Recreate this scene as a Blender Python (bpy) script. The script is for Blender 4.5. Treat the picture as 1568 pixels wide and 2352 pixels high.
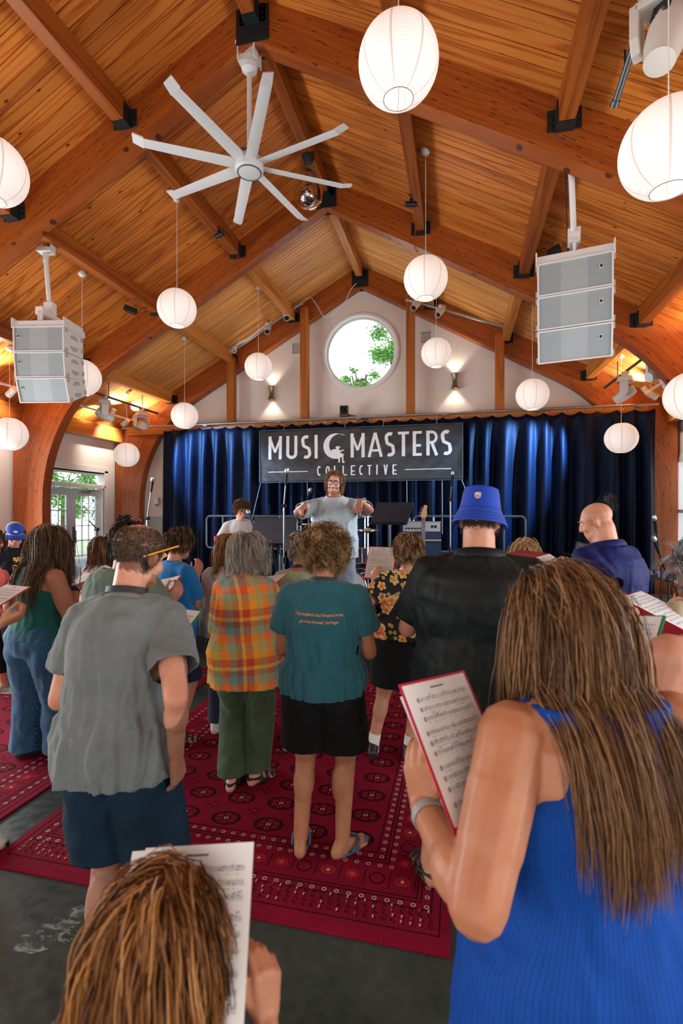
import bpy, bmesh, math, random
import numpy as np
from mathutils import Vector, Matrix, Euler, noise
for o in list(bpy.data.objects): bpy.data.objects.remove(o)
SC = bpy.context.scene; COL = SC.collection
R = math.radians; PI = math.pi
rnd = random.Random(7)

# ------------------------------------------------------------------ camera
F_PX, YAW, CAM_H = 1140.0, R(13.3), 1.83
cam = bpy.data.cameras.new('camera'); camo = bpy.data.objects.new('camera', cam); COL.objects.link(camo)
cam.sensor_fit = 'VERTICAL'; cam.sensor_height = 36.0; cam.sensor_width = 24.0
cam.lens = 36.0 * F_PX / 2352.0; cam.clip_start = 0.02; cam.clip_end = 200
cam.shift_y = 1.0 / 2352.0
camo.location = (0, 0, CAM_H); camo.rotation_euler = (R(90), 0, YAW)
cam.dof.use_dof = True; cam.dof.focus_distance = 4.0; cam.dof.aperture_fstop = 3.0
SC.camera = camo

# ------------------------------------------------------------------ world, lights, exposure
W = bpy.data.worlds.new('world'); SC.world = W; W.use_nodes = True
wn = W.node_tree.nodes; wb = wn['Background']
wb.inputs[0].default_value = (0.93, 0.97, 1.0, 1); wb.inputs[1].default_value = 2.0
SC.view_settings.view_transform = 'Standard'; SC.view_settings.look = 'None'
SC.view_settings.exposure = 0.40; SC.view_settings.gamma = 1.0; SC.view_settings.use_curve_mapping = False

def light(name, kind, loc, energy, color=(1, 1, 1), target=None, size=0.1, size_y=None, spot=None, blend=0.4):
    l = bpy.data.lights.new(name, kind); l.energy = energy; l.color = color
    if kind == 'AREA':
        l.size = size
        if size_y: l.shape = 'RECTANGLE'; l.size_y = size_y
    elif kind in ('POINT', 'SPOT'): l.shadow_soft_size = size
    if spot: l.spot_size = R(spot); l.spot_blend = blend
    o = bpy.data.objects.new(name, l); COL.objects.link(o); o.location = loc
    if target is not None:
        o.rotation_euler = (Vector(target) - Vector(loc)).to_track_quat('-Z', 'Y').to_euler()
    return o
# daylight entering through the window bands of the two long walls and the glazed end behind the audience
DAY = (0.93, 0.97, 1.0)
light('daylight_right_windows', 'AREA', (3.70, 2.2, 1.9), 170, DAY, (-2, 2.6, 1.3), 6.0, 2.0)
light('daylight_left_windows', 'AREA', (-7.60, 3.2, 1.9), 470, DAY, (-2, 3.0, 1.3), 6.2, 2.0)
light('daylight_glazed_end', 'AREA', (-1.5, -2.85, 1.7), 120, (1.0, 0.97, 0.92), (-1.6, 5, 1.0), 8.0, 2.4)

# ------------------------------------------------------------------ helpers
MATS = {}
def nodes_of(m):
    m.use_nodes = True; nt = m.node_tree; return nt, nt.nodes, nt.links, nt.nodes['Principled BSDF']
def mat(name, color, rough=0.6, metal=0.0, emit=None, estr=0.0, trans=0.0, alpha=1.0, bump=0.0, bscale=200, var=0.0, vscale=4, sss=0.0, spec=0.5, coat=0.0, sheen=0.0, ior=1.45):
    if name in MATS: return MATS[name]
    m = bpy.data.materials.new(name); nt, n, l, b = nodes_of(m)
    b.inputs['Base Color'].default_value = (*color, 1); b.inputs['Roughness'].default_value = rough
    b.inputs['Metallic'].default_value = metal; b.inputs['Transmission Weight'].default_value = trans
    b.inputs['Alpha'].default_value = alpha; b.inputs['Specular IOR Level'].default_value = spec; b.inputs['IOR'].default_value = ior
    if coat: b.inputs['Coat Weight'].default_value = coat
    if sheen: b.inputs['Sheen Weight'].default_value = sheen
    if sss:
        b.inputs['Subsurface Weight'].default_value = sss; b.inputs['Subsurface Radius'].default_value = (0.02, 0.008, 0.004)
        b.inputs['Subsurface Scale'].default_value = 0.4
    if emit: b.inputs['Emission Color'].default_value = (*emit, 1); b.inputs['Emission Strength'].default_value = estr
    tc = None
    if bump or var:
        tc = n.new('ShaderNodeTexCoord')
    if var:
        t = n.new('ShaderNodeTexNoise'); t.inputs['Scale'].default_value = vscale; t.inputs['Detail'].default_value = 4
        l.new(tc.outputs['Object'], t.inputs['Vector'])
        r = n.new('ShaderNodeMapRange'); r.inputs[1].default_value = 0.3; r.inputs[2].default_value = 0.7
        r.inputs[3].default_value = 1 - var; r.inputs[4].default_value = 1 + var
        l.new(t.outputs[0], r.inputs[0])
        mx = n.new('ShaderNodeMix'); mx.data_type = 'RGBA'; mx.blend_type = 'MULTIPLY'; mx.inputs[0].default_value = 1
        mx.inputs[6].default_value = (*color, 1)
        l.new(r.outputs[0], mx.inputs[7]); l.new(mx.outputs[2], b.inputs['Base Color'])
    if bump:
        t = n.new('ShaderNodeTexNoise'); t.inputs['Scale'].default_value = bscale; t.inputs['Detail'].default_value = 3
        l.new(tc.outputs['Object'], t.inputs['Vector'])
        bp = n.new('ShaderNodeBump'); bp.inputs['Strength'].default_value = bump; bp.inputs['Distance'].default_value = 0.004
        l.new(t.outputs[0], bp.inputs['Height']); l.new(bp.outputs[0], b.inputs['Normal'])
    MATS[name] = m; return m

class NB:
    """small node-expression builder"""
    def __init__(s, m): s.nt, s.n, s.l, s.b = nodes_of(m)
    def put(s, sock, v):
        if isinstance(v, bpy.types.NodeSocket): s.l.new(v, sock)
        elif v is not None: sock.default_value = v
    def math(s, op, a, b=None, c=None, clamp=False):
        x = s.n.new('ShaderNodeMath'); x.operation = op; x.use_clamp = clamp
        s.put(x.inputs[0], a); s.put(x.inputs[1], b)
        if c is not None: s.put(x.inputs[2], c)
        return x.outputs[0]
    def coord(s, which='Object'): return s.n.new('ShaderNodeTexCoord').outputs[which]
    def mapping(s, v, scale=(1, 1, 1), loc=(0, 0, 0), rot=(0, 0, 0)):
        x = s.n.new('ShaderNodeMapping'); s.put(x.inputs[0], v); s.put(x.inputs[1], loc)
        x.inputs[2].default_value = rot; x.inputs[3].default_value = scale; return x.outputs[0]
    def sep(s, v): x = s.n.new('ShaderNodeSeparateXYZ'); s.put(x.inputs[0], v); return x.outputs
    def comb(s, x_, y_, z_):
        x = s.n.new('ShaderNodeCombineXYZ'); s.put(x.inputs[0], x_); s.put(x.inputs[1], y_); s.put(x.inputs[2], z_); return x.outputs[0]
    def noise(s, v, scale=5, detail=3, rough=0.5, dist=0.0):
        x = s.n.new('ShaderNodeTexNoise'); s.put(x.inputs['Vector'], v); s.put(x.inputs['Scale'], scale)
        x.inputs['Detail'].default_value = detail; x.inputs['Roughness'].default_value = rough; x.inputs['Distortion'].default_value = dist
        return x.outputs
    def voro(s, v, scale=5, dim='3D', feat='F1', rand=1.0):
        x = s.n.new('ShaderNodeTexVoronoi'); x.voronoi_dimensions = dim; x.feature = feat
        s.put(x.inputs['Vector'], v); s.put(x.inputs['Scale'], scale); x.inputs['Randomness'].default_value = rand; return x.outputs
    def ramp(s, f, stops, interp='LINEAR'):
        x = s.n.new('ShaderNodeValToRGB'); s.put(x.inputs[0], f); cr = x.color_ramp; cr.interpolation = interp
        while len(cr.elements) > 1: cr.elements.remove(cr.elements[-1])
        cr.elements[0].position = stops[0][0]; cr.elements[0].color = (*stops[0][1], 1)
        for p, c in stops[1:]:
            e = cr.elements.new(p); e.color = (*c, 1)
        return x.outputs[0]
    def mix(s, f, a, b, mode='MIX'):
        x = s.n.new('ShaderNodeMix'); x.data_type = 'RGBA'; x.blend_type = mode
        s.put(x.inputs[0], f)
        for sock, v in ((x.inputs[6], a), (x.inputs[7], b)):
            if isinstance(v, tuple): v = (*v, 1) if len(v) == 3 else v
            s.put(sock, v)
        return x.outputs[2]
    def rng(s, v, a, b, c, d):
        x = s.n.new('ShaderNodeMapRange'); s.put(x.inputs[0], v)
        for i, q in enumerate((a, b, c, d)): x.inputs[i + 1].default_value = q
        return x.outputs[0]
    def bump(s, h, strength=0.3, dist=0.004):
        x = s.n.new('ShaderNodeBump'); s.put(x.inputs['Height'], h); x.inputs['Strength'].default_value = strength
        x.inputs['Distance'].default_value = dist; s.l.new(x.outputs[0], s.b.inputs['Normal'])
    def objrand(s): return s.n.new('ShaderNodeObjectInfo').outputs['Random']
    def attr(s, name): x = s.n.new('ShaderNodeAttribute'); x.attribute_name = name; return x.outputs
    def out(s, color=None, rough=None):
        if color is not None: s.put(s.b.inputs['Base Color'], (*color, 1) if isinstance(color, tuple) else color)
        if rough is not None: s.put(s.b.inputs['Roughness'], rough)
def newmat(name):
    m = bpy.data.materials.new(name); MATS[name] = m; return m, NB(m)

def basis(d, up=(0, 0, 1)):
    d = Vector(d).normalized(); u = Vector(up)
    if abs(d.dot(u)) > 0.98: u = Vector((1, 0, 0)) if abs(d.x) < 0.9 else Vector((0, 1, 0))
    x = u.cross(d).normalized(); y = d.cross(x); return x, y, d

class MB:
    def __init__(s): s.v = []; s.f = []; s.m = []
    def add(s, vs, fs, mi=0):
        o = len(s.v); s.v.extend([tuple(q) for q in vs]); s.f.extend([tuple(i + o for i in f) for f in fs]); s.m.extend([mi] * len(fs)); return s
    def box(s, c, size, rot=None, mi=0, taper=1.0):
        hx, hy, hz = [q / 2 for q in size]; M = Euler([R(a) for a in rot]).to_matrix() if rot is not None and not isinstance(rot, Matrix) else (rot or Matrix.Identity(3))
        vs = []
        for z in (-hz, hz):
            k = taper if z > 0 else 1
            for x, y in ((-hx, -hy), (hx, -hy), (hx, hy), (-hx, hy)): vs.append(M @ Vector((x * k, y * k, z)) + Vector(c))
        return s.add(vs, [(3, 2, 1, 0), (4, 5, 6, 7), (0, 1, 5, 4), (1, 2, 6, 5), (2, 3, 7, 6), (3, 0, 4, 7)], mi)
    def beam(s, p0, p1, w, h, up=(0, 0, 1), mi=0):
        p0, p1 = Vector(p0), Vector(p1); x, y, d = basis(p1 - p0, up); vs = []
        for p in (p0, p1):
            for a, b in ((-1, -1), (1, -1), (1, 1), (-1, 1)): vs.append(p + x * a * w / 2 + y * b * h / 2)
        return s.add(vs, [(3, 2, 1, 0), (4, 5, 6, 7), (0, 1, 5, 4), (1, 2, 6, 5), (2, 3, 7, 6), (3, 0, 4, 7)], mi)
    def tube(s, pts, r, n=8, cap=True, mi=0, closed=False):
        pts = [Vector(p) for p in pts]; rs = r if isinstance(r, (list, tuple)) else [r] * len(pts); rings = []
        prev = None
        for i, p in enumerate(pts):
            if closed: d = pts[(i + 1) % len(pts)] - pts[i - 1]
            else: d = pts[min(i + 1, len(pts) - 1)] - pts[max(i - 1, 0)]
            if d.length < 1e-9: d = Vector((0, 0, 1))
            d.normalize()
            if prev is None: x, y, _ = basis(d)
            else:
                x = (prev - d * prev.dot(d))
                x = x.normalized() if x.length > 1e-6 else basis(d)[0]
                y = d.cross(x)
            prev = x
            rings.append([p + (x * math.cos(2 * PI * k / n) + y * math.sin(2 * PI * k / n)) * rs[i] for k in range(n)])
        vs = [v for q in rings for v in q]; fs = []; m = len(rings)
        for i in range(m if closed else m - 1):
            for k in range(n):
                a, b = i * n + k, i * n + (k + 1) % n; c, d2 = ((i + 1) % m) * n + (k + 1) % n, ((i + 1) % m) * n + k
                fs.append((a, b, c, d2))
        if cap and not closed: fs.append(tuple(reversed(range(n)))); fs.append(tuple(range((m - 1) * n, m * n)))
        return s.add(vs, fs, mi)
    def lathe(s, prof, c=(0, 0, 0), axis=(0, 0, 1), n=24, cap=True, mi=0, sx=1.0):
        x, y, d = basis(axis); c = Vector(c); vs = []; fs = []
        for r, h in prof:
            for k in range(n): vs.append(c + d * h + x * (r * sx * math.cos(2 * PI * k / n)) + y * (r * math.sin(2 * PI * k / n)))
        for i in range(len(prof) - 1):
            for k in range(n): fs.append((i * n + k, i * n + (k + 1) % n, (i + 1) * n + (k + 1) % n, (i + 1) * n + k))
        if cap:
            if prof[0][0] > 1e-6: fs.append(tuple(reversed(range(n))))
            if prof[-1][0] > 1e-6: fs.append(tuple(range((len(prof) - 1) * n, len(prof) * n)))
        return s.add(vs, fs, mi)
    def cyl(s, p0, p1, r, n=16, mi=0):
        return s.tube([p0, p1], r, n, True, mi)
    def ell(s, c, r, rot=None, nu=16, nv=10, mi=0):
        M = Euler([R(a) for a in rot]).to_matrix() if rot is not None and not isinstance(rot, Matrix) else (rot or Matrix.Identity(3))
        if not isinstance(r, (tuple, list)): r = (r, r, r)
        vs = [M @ Vector((0, 0, -r[2])) + Vector(c)]
        for i in range(1, nv):
            a = -PI / 2 + PI * i / nv
            for k in range(nu):
                b = 2 * PI * k / nu; vs.append(M @ Vector((r[0] * math.cos(a) * math.cos(b), r[1] * math.cos(a) * math.sin(b), r[2] * math.sin(a))) + Vector(c))
        vs.append(M @ Vector((0, 0, r[2])) + Vector(c)); fs = []; L = len(vs) - 1
        for k in range(nu): fs.append((0, 1 + (k + 1) % nu, 1 + k)); fs.append((L, L - nu + k, L - nu + (k + 1) % nu))
        for i in range(nv - 2):
            for k in range(nu):
                a = 1 + i * nu; fs.append((a + k, a + (k + 1) % nu, a + nu + (k + 1) % nu, a + nu + k))
        return s.add(vs, fs, mi)
    def prism(s, poly, d, M=None, mi=0):
        """polygon (2-D, x-y) extruded by d along z, then placed by matrix M"""
        n = len(poly); M = M or Matrix.Identity(4)
        vs = [M @ Vector((x, y, 0)) for x, y in poly] + [M @ Vector((x, y, d)) for x, y in poly]
        fs = [tuple(reversed(range(n))), tuple(range(n, 2 * n))] + [(i, (i + 1) % n, n + (i + 1) % n, n + i) for i in range(n)]
        return s.add(vs, fs, mi)
    def quad(s, a, b, c, d, mi=0): return s.add([a, b, c, d], [(0, 1, 2, 3)], mi)
    def mesh(s, name, mats, smooth=False, bevel=0.0):
        me = bpy.data.meshes.new(name); me.from_pydata(s.v, [], s.f)
        for m in (mats if isinstance(mats, (list, tuple)) else [mats]): me.materials.append(m)
        if any(s.m): me.polygons.foreach_set('material_index', s.m)
        if bevel:
            bm = bmesh.new(); bm.from_mesh(me)
            es = [e for e in bm.edges if len(e.link_faces) == 2 and e.calc_face_angle(0) > 0.5]
            bmesh.ops.bevel(bm, geom=es, offset=bevel, segments=2, affect='EDGES', profile=0.6, clamp_overlap=True)
            bm.to_mesh(me); bm.free()
        if smooth:
            me.polygons.foreach_set('use_smooth', [True] * len(me.polygons))
            if smooth != 'all': me.set_sharp_from_angle(angle=R(smooth if not isinstance(smooth, bool) else 40))
        me.update(); return me
    def build(s, name, mats, parent=None, smooth=False, bevel=0.0, world=False, loc=None, rot=None):
        me = s.mesh(name, mats, smooth, bevel)
        if world and parent is not None: me.transform(MW[parent.name].inverted())
        o = place(name, me, parent, loc, rot)
        if parent is not None and name in SMALL: o['kind'] = 'stuff'
        return o
SMALL = {'side_hardware', 'wire_rim', 'beam_clamp', 'hanger_bracket', 'cooling_fins', 'vent_slots', 'end_coupling', 'hanger_rod', 'ridge_plate', 'printed_score', 'woven_pattern', 'lettering', 'tuning_pegs', 'control_knobs', 'hooks', 'muntins', 'foliage', 'cable_tangle', 'badge', 'mounting_bracket', 'pan_bracket', 'bulb', 'front_rim', 'front_rim', 'frame_rails', 'strings', 'small_controls', 'lugs', 'eyebrows', 'lenses', 'toes', 'frets'}
MW = {}
def place(name, me, parent=None, loc=None, rot=None):
    o = bpy.data.objects.new(name, me); COL.objects.link(o)
    if parent is not None: o.parent = parent
    if loc is not None: o.location = loc
    if rot is not None: o.rotation_euler = rot
    return o
def tag(o, label=None, cat=None, group=None, kind=None):
    if label: o['label'] = label
    if cat: o['category'] = cat
    if group: o['group'] = group
    if kind: o['kind'] = kind
    return o
def thing(name, label, cat, loc=(0, 0, 0), rotz=0.0, group=None, kind=None):
    o = bpy.data.objects.new(name, None); COL.objects.link(o); o.empty_display_size = 0.1
    o.location = loc; o.rotation_euler = (0, 0, rotz)
    MW[o.name] = Matrix.Translation(loc) @ Matrix.Rotation(rotz, 4, 'Z')
    return tag(o, label, cat, group, kind)
def smoothpath(pts, n=8):
    """Catmull-Rom through points"""
    P = [Vector(p) for p in pts]; P = [P[0] * 2 - P[1]] + P + [P[-1] * 2 - P[-2]]; out = []
    for i in range(1, len(P) - 2):
        for k in range(n):
            t = k / n; a, b, c, d = P[i - 1], P[i], P[i + 1], P[i + 2]
            out.append(0.5 * ((2 * b) + (c - a) * t + (2 * a - 5 * b + 4 * c - d) * t * t + (3 * b - a - 3 * c + d) * t ** 3))
    out.append(P[-2]); return out
_s, _c = math.sin(YAW), math.cos(YAW)
def at_d(px, py, d):
    """world point seen at pixel (px, py) of the 1568x2352 frame, d metres along the view axis (used to read positions off the photo)"""
    t = (px - 784.0) / F_PX; w = -(py - 1177.0) / F_PX
    return Vector(((-_s + t * _c) * d, (_c + t * _s) * d, CAM_H + w * d))
def at_y(px, py, y):
    t = (px - 784.0) / F_PX; return at_d(px, py, y / (_c + t * _s))
def at_z(px, py, z):
    w = -(py - 1177.0) / F_PX; return at_d(px, py, (z - CAM_H) / w)
# ------------------------------------------------------------------ materials of the room
def wood(name, c0, c1, c2, axis='x', ring=9.0, knot=1.0, rough=0.45, sat_rand=0.18, lam=None):
    m, b = newmat(name); co = b.coord(); rn = b.objrand()
    off = b.comb(b.math('MULTIPLY', rn, 37.0), b.math('MULTIPLY', rn, 91.0), b.math('MULTIPLY', rn, 53.0))
    sc = {'x': (0.35, 6.5, 6.5), 'y': (6.5, 0.35, 6.5), 'z': (6.5, 6.5, 0.35)}[axis]
    v = b.mapping(co, sc, off)
    n1 = b.noise(v, 1.0, 2, 0.45, 0.35)[0]
    rings = b.math('SINE', b.math('MULTIPLY', n1, ring * 6.28))
    rings = b.rng(rings, -1, 1, 0, 1)
    fs = {'x': (3, 120, 120), 'y': (120, 3, 120), 'z': (120, 120, 3)}[axis]
    fine = b.noise(b.mapping(co, fs, off), 1.0, 3, 0.6)[0]
    mixf = b.math('ADD', b.math('MULTIPLY', b.math('POWER', rings, 2.5), 0.68), b.math('MULTIPLY', b.math('SUBTRACT', fine, 0.5), 0.7), clamp=True)
    col = b.ramp(mixf, [(0.0, c0), (0.5, c1), (1.0, c2)])
    val = b.math('ADD', 1 - sat_rand, b.math('MULTIPLY', rn, 2 * sat_rand))
    col = b.mix(1.0, col, b.comb(val, val, val), 'MULTIPLY')
    ks = {'x': (1.6, 3.6, 3.6), 'y': (3.6, 1.6, 3.6), 'z': (3.6, 3.6, 1.6)}[axis]
    kd = b.voro(b.mapping(co, ks, off), 1.7)[0]
    kf = b.math('MULTIPLY', b.math('LESS_THAN', kd, 0.075 * knot), 0.85)
    col = b.mix(kf, col, (0.045, 0.014, 0.006))
    if lam:
        sp = b.sep(co)
        la = b.math('ABSOLUTE', b.math('SUBTRACT', b.math('FRACT', b.math('DIVIDE', sp[2], lam)), 0.5))
        col = b.mix(b.math('MULTIPLY', b.math('LESS_THAN', la, 0.04), 0.35), col, c2)
    b.out(col, rough); b.bump(b.math('ADD', fine, rings), 0.12, 0.002); b.b.inputs['Specular IOR Level'].default_value = 0.35
    return m
PLANK = wood('ceiling_plank_wood', (0.62, 0.200, 0.032), (0.50, 0.130, 0.017), (0.19, 0.036, 0.005), 'x', 7)
PLANK_PALE_LIT = wood('pale_lit_plank_wood', (0.86, 0.42, 0.125), (0.78, 0.34, 0.085), (0.52, 0.17, 0.034), 'x', 4, 0.7)  # paler narrow pine, with the rear bay's brighter light also in the colour
BEAM = wood('glulam_beam_wood', (0.33, 0.085, 0.010), (0.27, 0.062, 0.008), (0.16, 0.032, 0.005), 'x', 3, 0.8)
PURL = wood('purlin_wood', (0.33, 0.085, 0.011), (0.26, 0.060, 0.008), (0.14, 0.028, 0.005), 'y', 4, 0.4)
PURL_LIT = wood('lit_purlin_wood', (0.62, 0.25, 0.05), (0.52, 0.18, 0.03), (0.30, 0.085, 0.014), 'y', 4, 0.4)  # purlin wood lightened: the rear bay's brighter light is put into the colour
POSTW = wood('post_wood', (0.43, 0.13, 0.022), (0.36, 0.10, 0.016), (0.22, 0.05, 0.010), 'z', 3, 0.4)
def arch_wood():
    # glulam arch: grain follows the member, read from the mesh's own lengthwise coordinate (UV)
    m, b = newmat('arch_glulam'); uv = b.coord('UV'); sp = b.sep(uv)
    v = b.comb(b.math('MULTIPLY', sp[0], 0.5), b.math('MULTIPLY', sp[1], 9.0), 0.0)
    n1 = b.noise(v, 1.6, 3, 0.5, 0.4)[0]
    rings = b.rng(b.math('SINE', b.math('MULTIPLY', n1, 24)), -1, 1, 0, 1)
    fine = b.noise(b.comb(b.math('MULTIPLY', sp[0], 3), b.math('MULTIPLY', sp[1], 90), 0.0), 1.0, 3, 0.6)[0]
    lamf = b.math('FRACT', b.math('DIVIDE', sp[1], 0.038))
    lid = b.math('FLOOR', b.math('DIVIDE', sp[1], 0.038))
    tone = b.noise(b.comb(b.math('MULTIPLY', lid, 7.3), b.math('MULTIPLY', sp[0], 0.2), 0.0), 1.0, 1)[0]
    f = b.math('ADD', b.math('MULTIPLY', rings, 0.35), b.math('MULTIPLY', fine, 0.5))
    f = b.math('ADD', f, b.math('MULTIPLY', b.math('SUBTRACT', tone, 0.5), 0.9), clamp=True)
    col = b.ramp(f, [(0.0, (0.42, 0.105, 0.012)), (0.5, (0.32, 0.070, 0.008)), (1.0, (0.18, 0.034, 0.005))])
    seam = b.math('LESS_THAN', b.math('ABSOLUTE', b.math('SUBTRACT', lamf, 0.5)), 0.035)
    col = b.mix(b.math('MULTIPLY', seam, 0.5), col, (0.09, 0.018, 0.004))
    kd = b.voro(b.comb(b.math('MULTIPLY', sp[0], 2.2), b.math('MULTIPLY', sp[1], 11), 0.0), 1.2, '2D')[0]
    col = b.mix(b.math('MULTIPLY', b.math('LESS_THAN', kd, 0.085), 0.85), col, (0.04, 0.012, 0.005))
    b.out(col, 0.42); b.bump(fine, 0.1, 0.002); return m
ARCHW = arch_wood()
WALLW = mat('painted_wall', (0.78, 0.71, 0.66), 0.85, bump=0.06, bscale=300, var=0.02, vscale=1.5)
WALLG = mat('wainscot_grey', (0.42, 0.45, 0.45), 0.7)
TRIMW = mat('white_trim_paint', (0.80, 0.79, 0.78), 0.5)
BLACKM = mat('black_steel', (0.018, 0.022, 0.024), 0.45, 0.3, bump=0.05)
WHITEM = mat('white_powder_coat', (0.74, 0.73, 0.71), 0.4)
PIPE = mat('galvanised_pipe', (0.35, 0.36, 0.38), 0.35, 0.8)
GLASS = mat('window_glass', (0.95, 0.98, 1.0), 0.02, trans=1.0, ior=1.03, spec=0.3)
STEEL = mat('chrome', (0.55, 0.56, 0.58), 0.22, 1.0)
CABLEW = mat('white_cable', (0.72, 0.71, 0.70), 0.5)
CABLEB = mat('black_cable', (0.012, 0.012, 0.014), 0.5)

XR, MSL, APEX = -1.955, 0.55, 6.87
XL, XRT = -7.75, 3.84
YB, YF = 10.12, -3.0
FRAMES = [10.0, 7.3, 4.6, 1.9, -0.8]
def deck(x): return APEX - MSL * abs(x - XR)
SLA = math.atan(MSL)

# floor
def floor_material():
    m, b = newmat('polished_concrete'); co = b.coord(); sp = b.sep(co)
    n1 = b.noise(co, 1.3, 5, 0.6)[0]; n2 = b.noise(co, 18, 4, 0.6)[0]
    f = b.math('ADD', b.math('MULTIPLY', n1, 0.7), b.math('MULTIPLY', n2, 0.3))
    col = b.ramp(f, [(0.3, (0.016, 0.022, 0.018)), (0.55, (0.036, 0.046, 0.038)), (0.75, (0.075, 0.088, 0.074))])
    b.out(col, b.rng(n2, 0.3, 0.7, 0.28, 0.45)); b.bump(n2, 0.05, 0.002); return m
mb = MB().box((-1.95, 3.56, -0.1), (11.9, 13.3, 0.2)); fl = tag(mb.build('floor', floor_material()), kind='structure')
fl['label'] = 'dark green grey polished concrete floor'
JT = mat('saw_cut', (0.012, 0.014, 0.013), 0.9)
for (a, c) in (((-2.62, -2.5, 0.0), (-2.62, 9.9, 0.0)), ((-7.6, 6.0, 0), (3.7, 6.0, 0)), ((-6.6, -2.5, 0.0), (-6.6, 9.9, 0.0))):
    MB().beam((a[0], a[1], 0.0005), (c[0], c[1], 0.0005), 0.008, 0.001).build('floor_joint', JT, fl)
def scuff():
    m, b = newmat('dried_white_scuff'); co = b.coord(); n = b.noise(b.mapping(co, (9, 22, 9)), 1.2, 6, 0.75, 0.6)[0]
    b.out((0.34, 0.37, 0.35), 0.8); b.put(b.b.inputs['Alpha'], b.rng(n, 0.5, 0.68, 0.0, 0.8)); return m
po = []
for k in range(26):
    a = 2 * PI * k / 26; rr = 1 + 0.25 * noise.noise(Vector((math.cos(a) * 2, math.sin(a) * 2, 3)))
    po.append((0.30 * rr * math.cos(a), 0.10 * rr * math.sin(a)))
MB().prism(po, 0.001, Matrix.Translation((-1.62, 1.93, 0.0005)) @ Matrix.Rotation(R(48), 4, 'Z')).build('white_scuff_mark', scuff(), fl)['kind'] = 'stuff'

# walls (long walls built around their openings)
def wall_x(name, x0, x1, openings, ztop, y0=YF, y1=YB):
    """wall along y from y0 to y1, openings = (ya, yb, za, zb)"""
    mb = MB(); ys = sorted({y0, y1, *[o[0] for o in openings], *[o[1] for o in openings]})
    for a, c in zip(ys, ys[1:]):
        mid = (a + c) / 2; ops = sorted([o for o in openings if o[0] < mid < o[1]], key=lambda o: o[2]); z = 0
        for o in ops:
            if o[2] > z + 1e-4: mb.box(((x0 + x1) / 2, mid, (z + o[2]) / 2), (abs(x1 - x0), c - a, o[2] - z))
            z = o[3]
        mb.box(((x0 + x1) / 2, mid, (z + ztop) / 2), (abs(x1 - x0), c - a, ztop - z))
    return tag(mb.build(name, WALLW), kind='structure')
DY0, DY1 = 7.92, 9.60
tag(wall_x('wall_left', XL - 0.2, XL, [(DY0, DY1, 0, 2.37), (DY0, DY1 + 0.06, 2.43, 2.68), (0.0, 6.4, 0.85, 2.9)], 3.9), 'beige painted long wall on the left with glazed doors')
tag(wall_x('wall_right', XRT, XRT + 0.2, [(8.95, 10.02, 0.55, 2.75), (-1.0, 5.4, 0.85, 2.9)], 3.9), 'beige painted long wall at the right edge')
# gable wall with the round opening
def gable(name, y0, y1, hole=None):
    bm = bmesh.new(); n = 48
    out = [(XL - 0.2, 0), (XRT + 0.2, 0), (XRT + 0.2, deck(XRT + .2) + .12), (XR, APEX + .12), (XL - 0.2, deck(XL - .2) + .12)]
    for y in (y0, y1):
        vo = [bm.verts.new((x, y, z)) for x, z in out]
        es = [bm.edges.new((vo[i], vo[(i + 1) % 5])) for i in range(5)]
        if hole:
            vh = [bm.verts.new((hole[0] + hole[2] * math.cos(2 * PI * k / n), y, hole[1] + hole[2] * math.sin(2 * PI * k / n))) for k in range(n)]
            es += [bm.edges.new((vh[i], vh[(i + 1) % n])) for i in range(n)]
            if y == y0: first = vh
            else:
                for i in range(n): bm.faces.new((first[i], first[(i + 1) % n], vh[(i + 1) % n], vh[i]))
        bmesh.ops.triangle_fill(bm, edges=es, use_beauty=True)
    bmesh.ops.recalc_face_normals(bm, faces=bm.faces)
    me = bpy.data.meshes.new(name); bm.to_mesh(me); bm.free(); me.materials.append(WALLW)
    return tag(place(name, me), kind='structure')
WC = (-1.99, 5.16)
gw = tag(gable('wall_back', YB, YB + 0.2, (*WC, 0.76)), 'pale painted gable wall with round window behind the stage')
tag(gable('wall_front', YF - 0.2, YF), 'gable wall behind the audience')
MB().box((-6.95, YB - 0.012, 0.85), (1.55, 0.024, 1.7)).box((-6.95, YB - 0.018, 1.715), (1.55, 0.036, 0.04)).build('wainscot_panel', WALLG, gw)

# ceiling planks: each board its own object, running from eave to ridge
random.seed(3)
CEIL = {}
for side, sg in (('left', -1), ('right', 1)):
    c = tag(bpy.data.objects.new('ceiling_' + side, None), 'sloping %s half of the ceiling of varnished pine boards' % side, kind='structure'); COL.objects.link(c); CEIL[sg] = c
    L = (5.98) / math.cos(SLA)
    meshes = {}
    def board_mesh(key, w, m):
        g = 0.004
        mb = MB(); mb.box((L / 2, 0, 0.015), (L, w - 2 * g, 0.03)); me = mb.mesh('plank', m, bevel=0.003); meshes[key] = me
    board_mesh('wide', 0.142, PLANK); board_mesh('narrow', 0.0845, PLANK_PALE_LIT)
    y = YB + 0.02
    while y > YF - 0.1:
        k, w = ('narrow', 0.0845) if y > 7.3 else ('wide', 0.142)
        o = place('plank', meshes[k], c, (XR, y - w / 2, APEX + random.uniform(-.0008, .0008)))
        o.rotation_euler = (0, SLA, 0) if sg > 0 else (0, SLA, PI)
        y -= w
    # weather deck above, closes the joints
    mb = MB().beam((XR, (YB + YF) / 2, APEX + 0.085), (XR + sg * 6.1, (YB + YF) / 2, APEX + 0.085 - MSL * 6.1), 13.6, 0.04)
    mb.build('roof_deck', PLANK, c)

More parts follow.
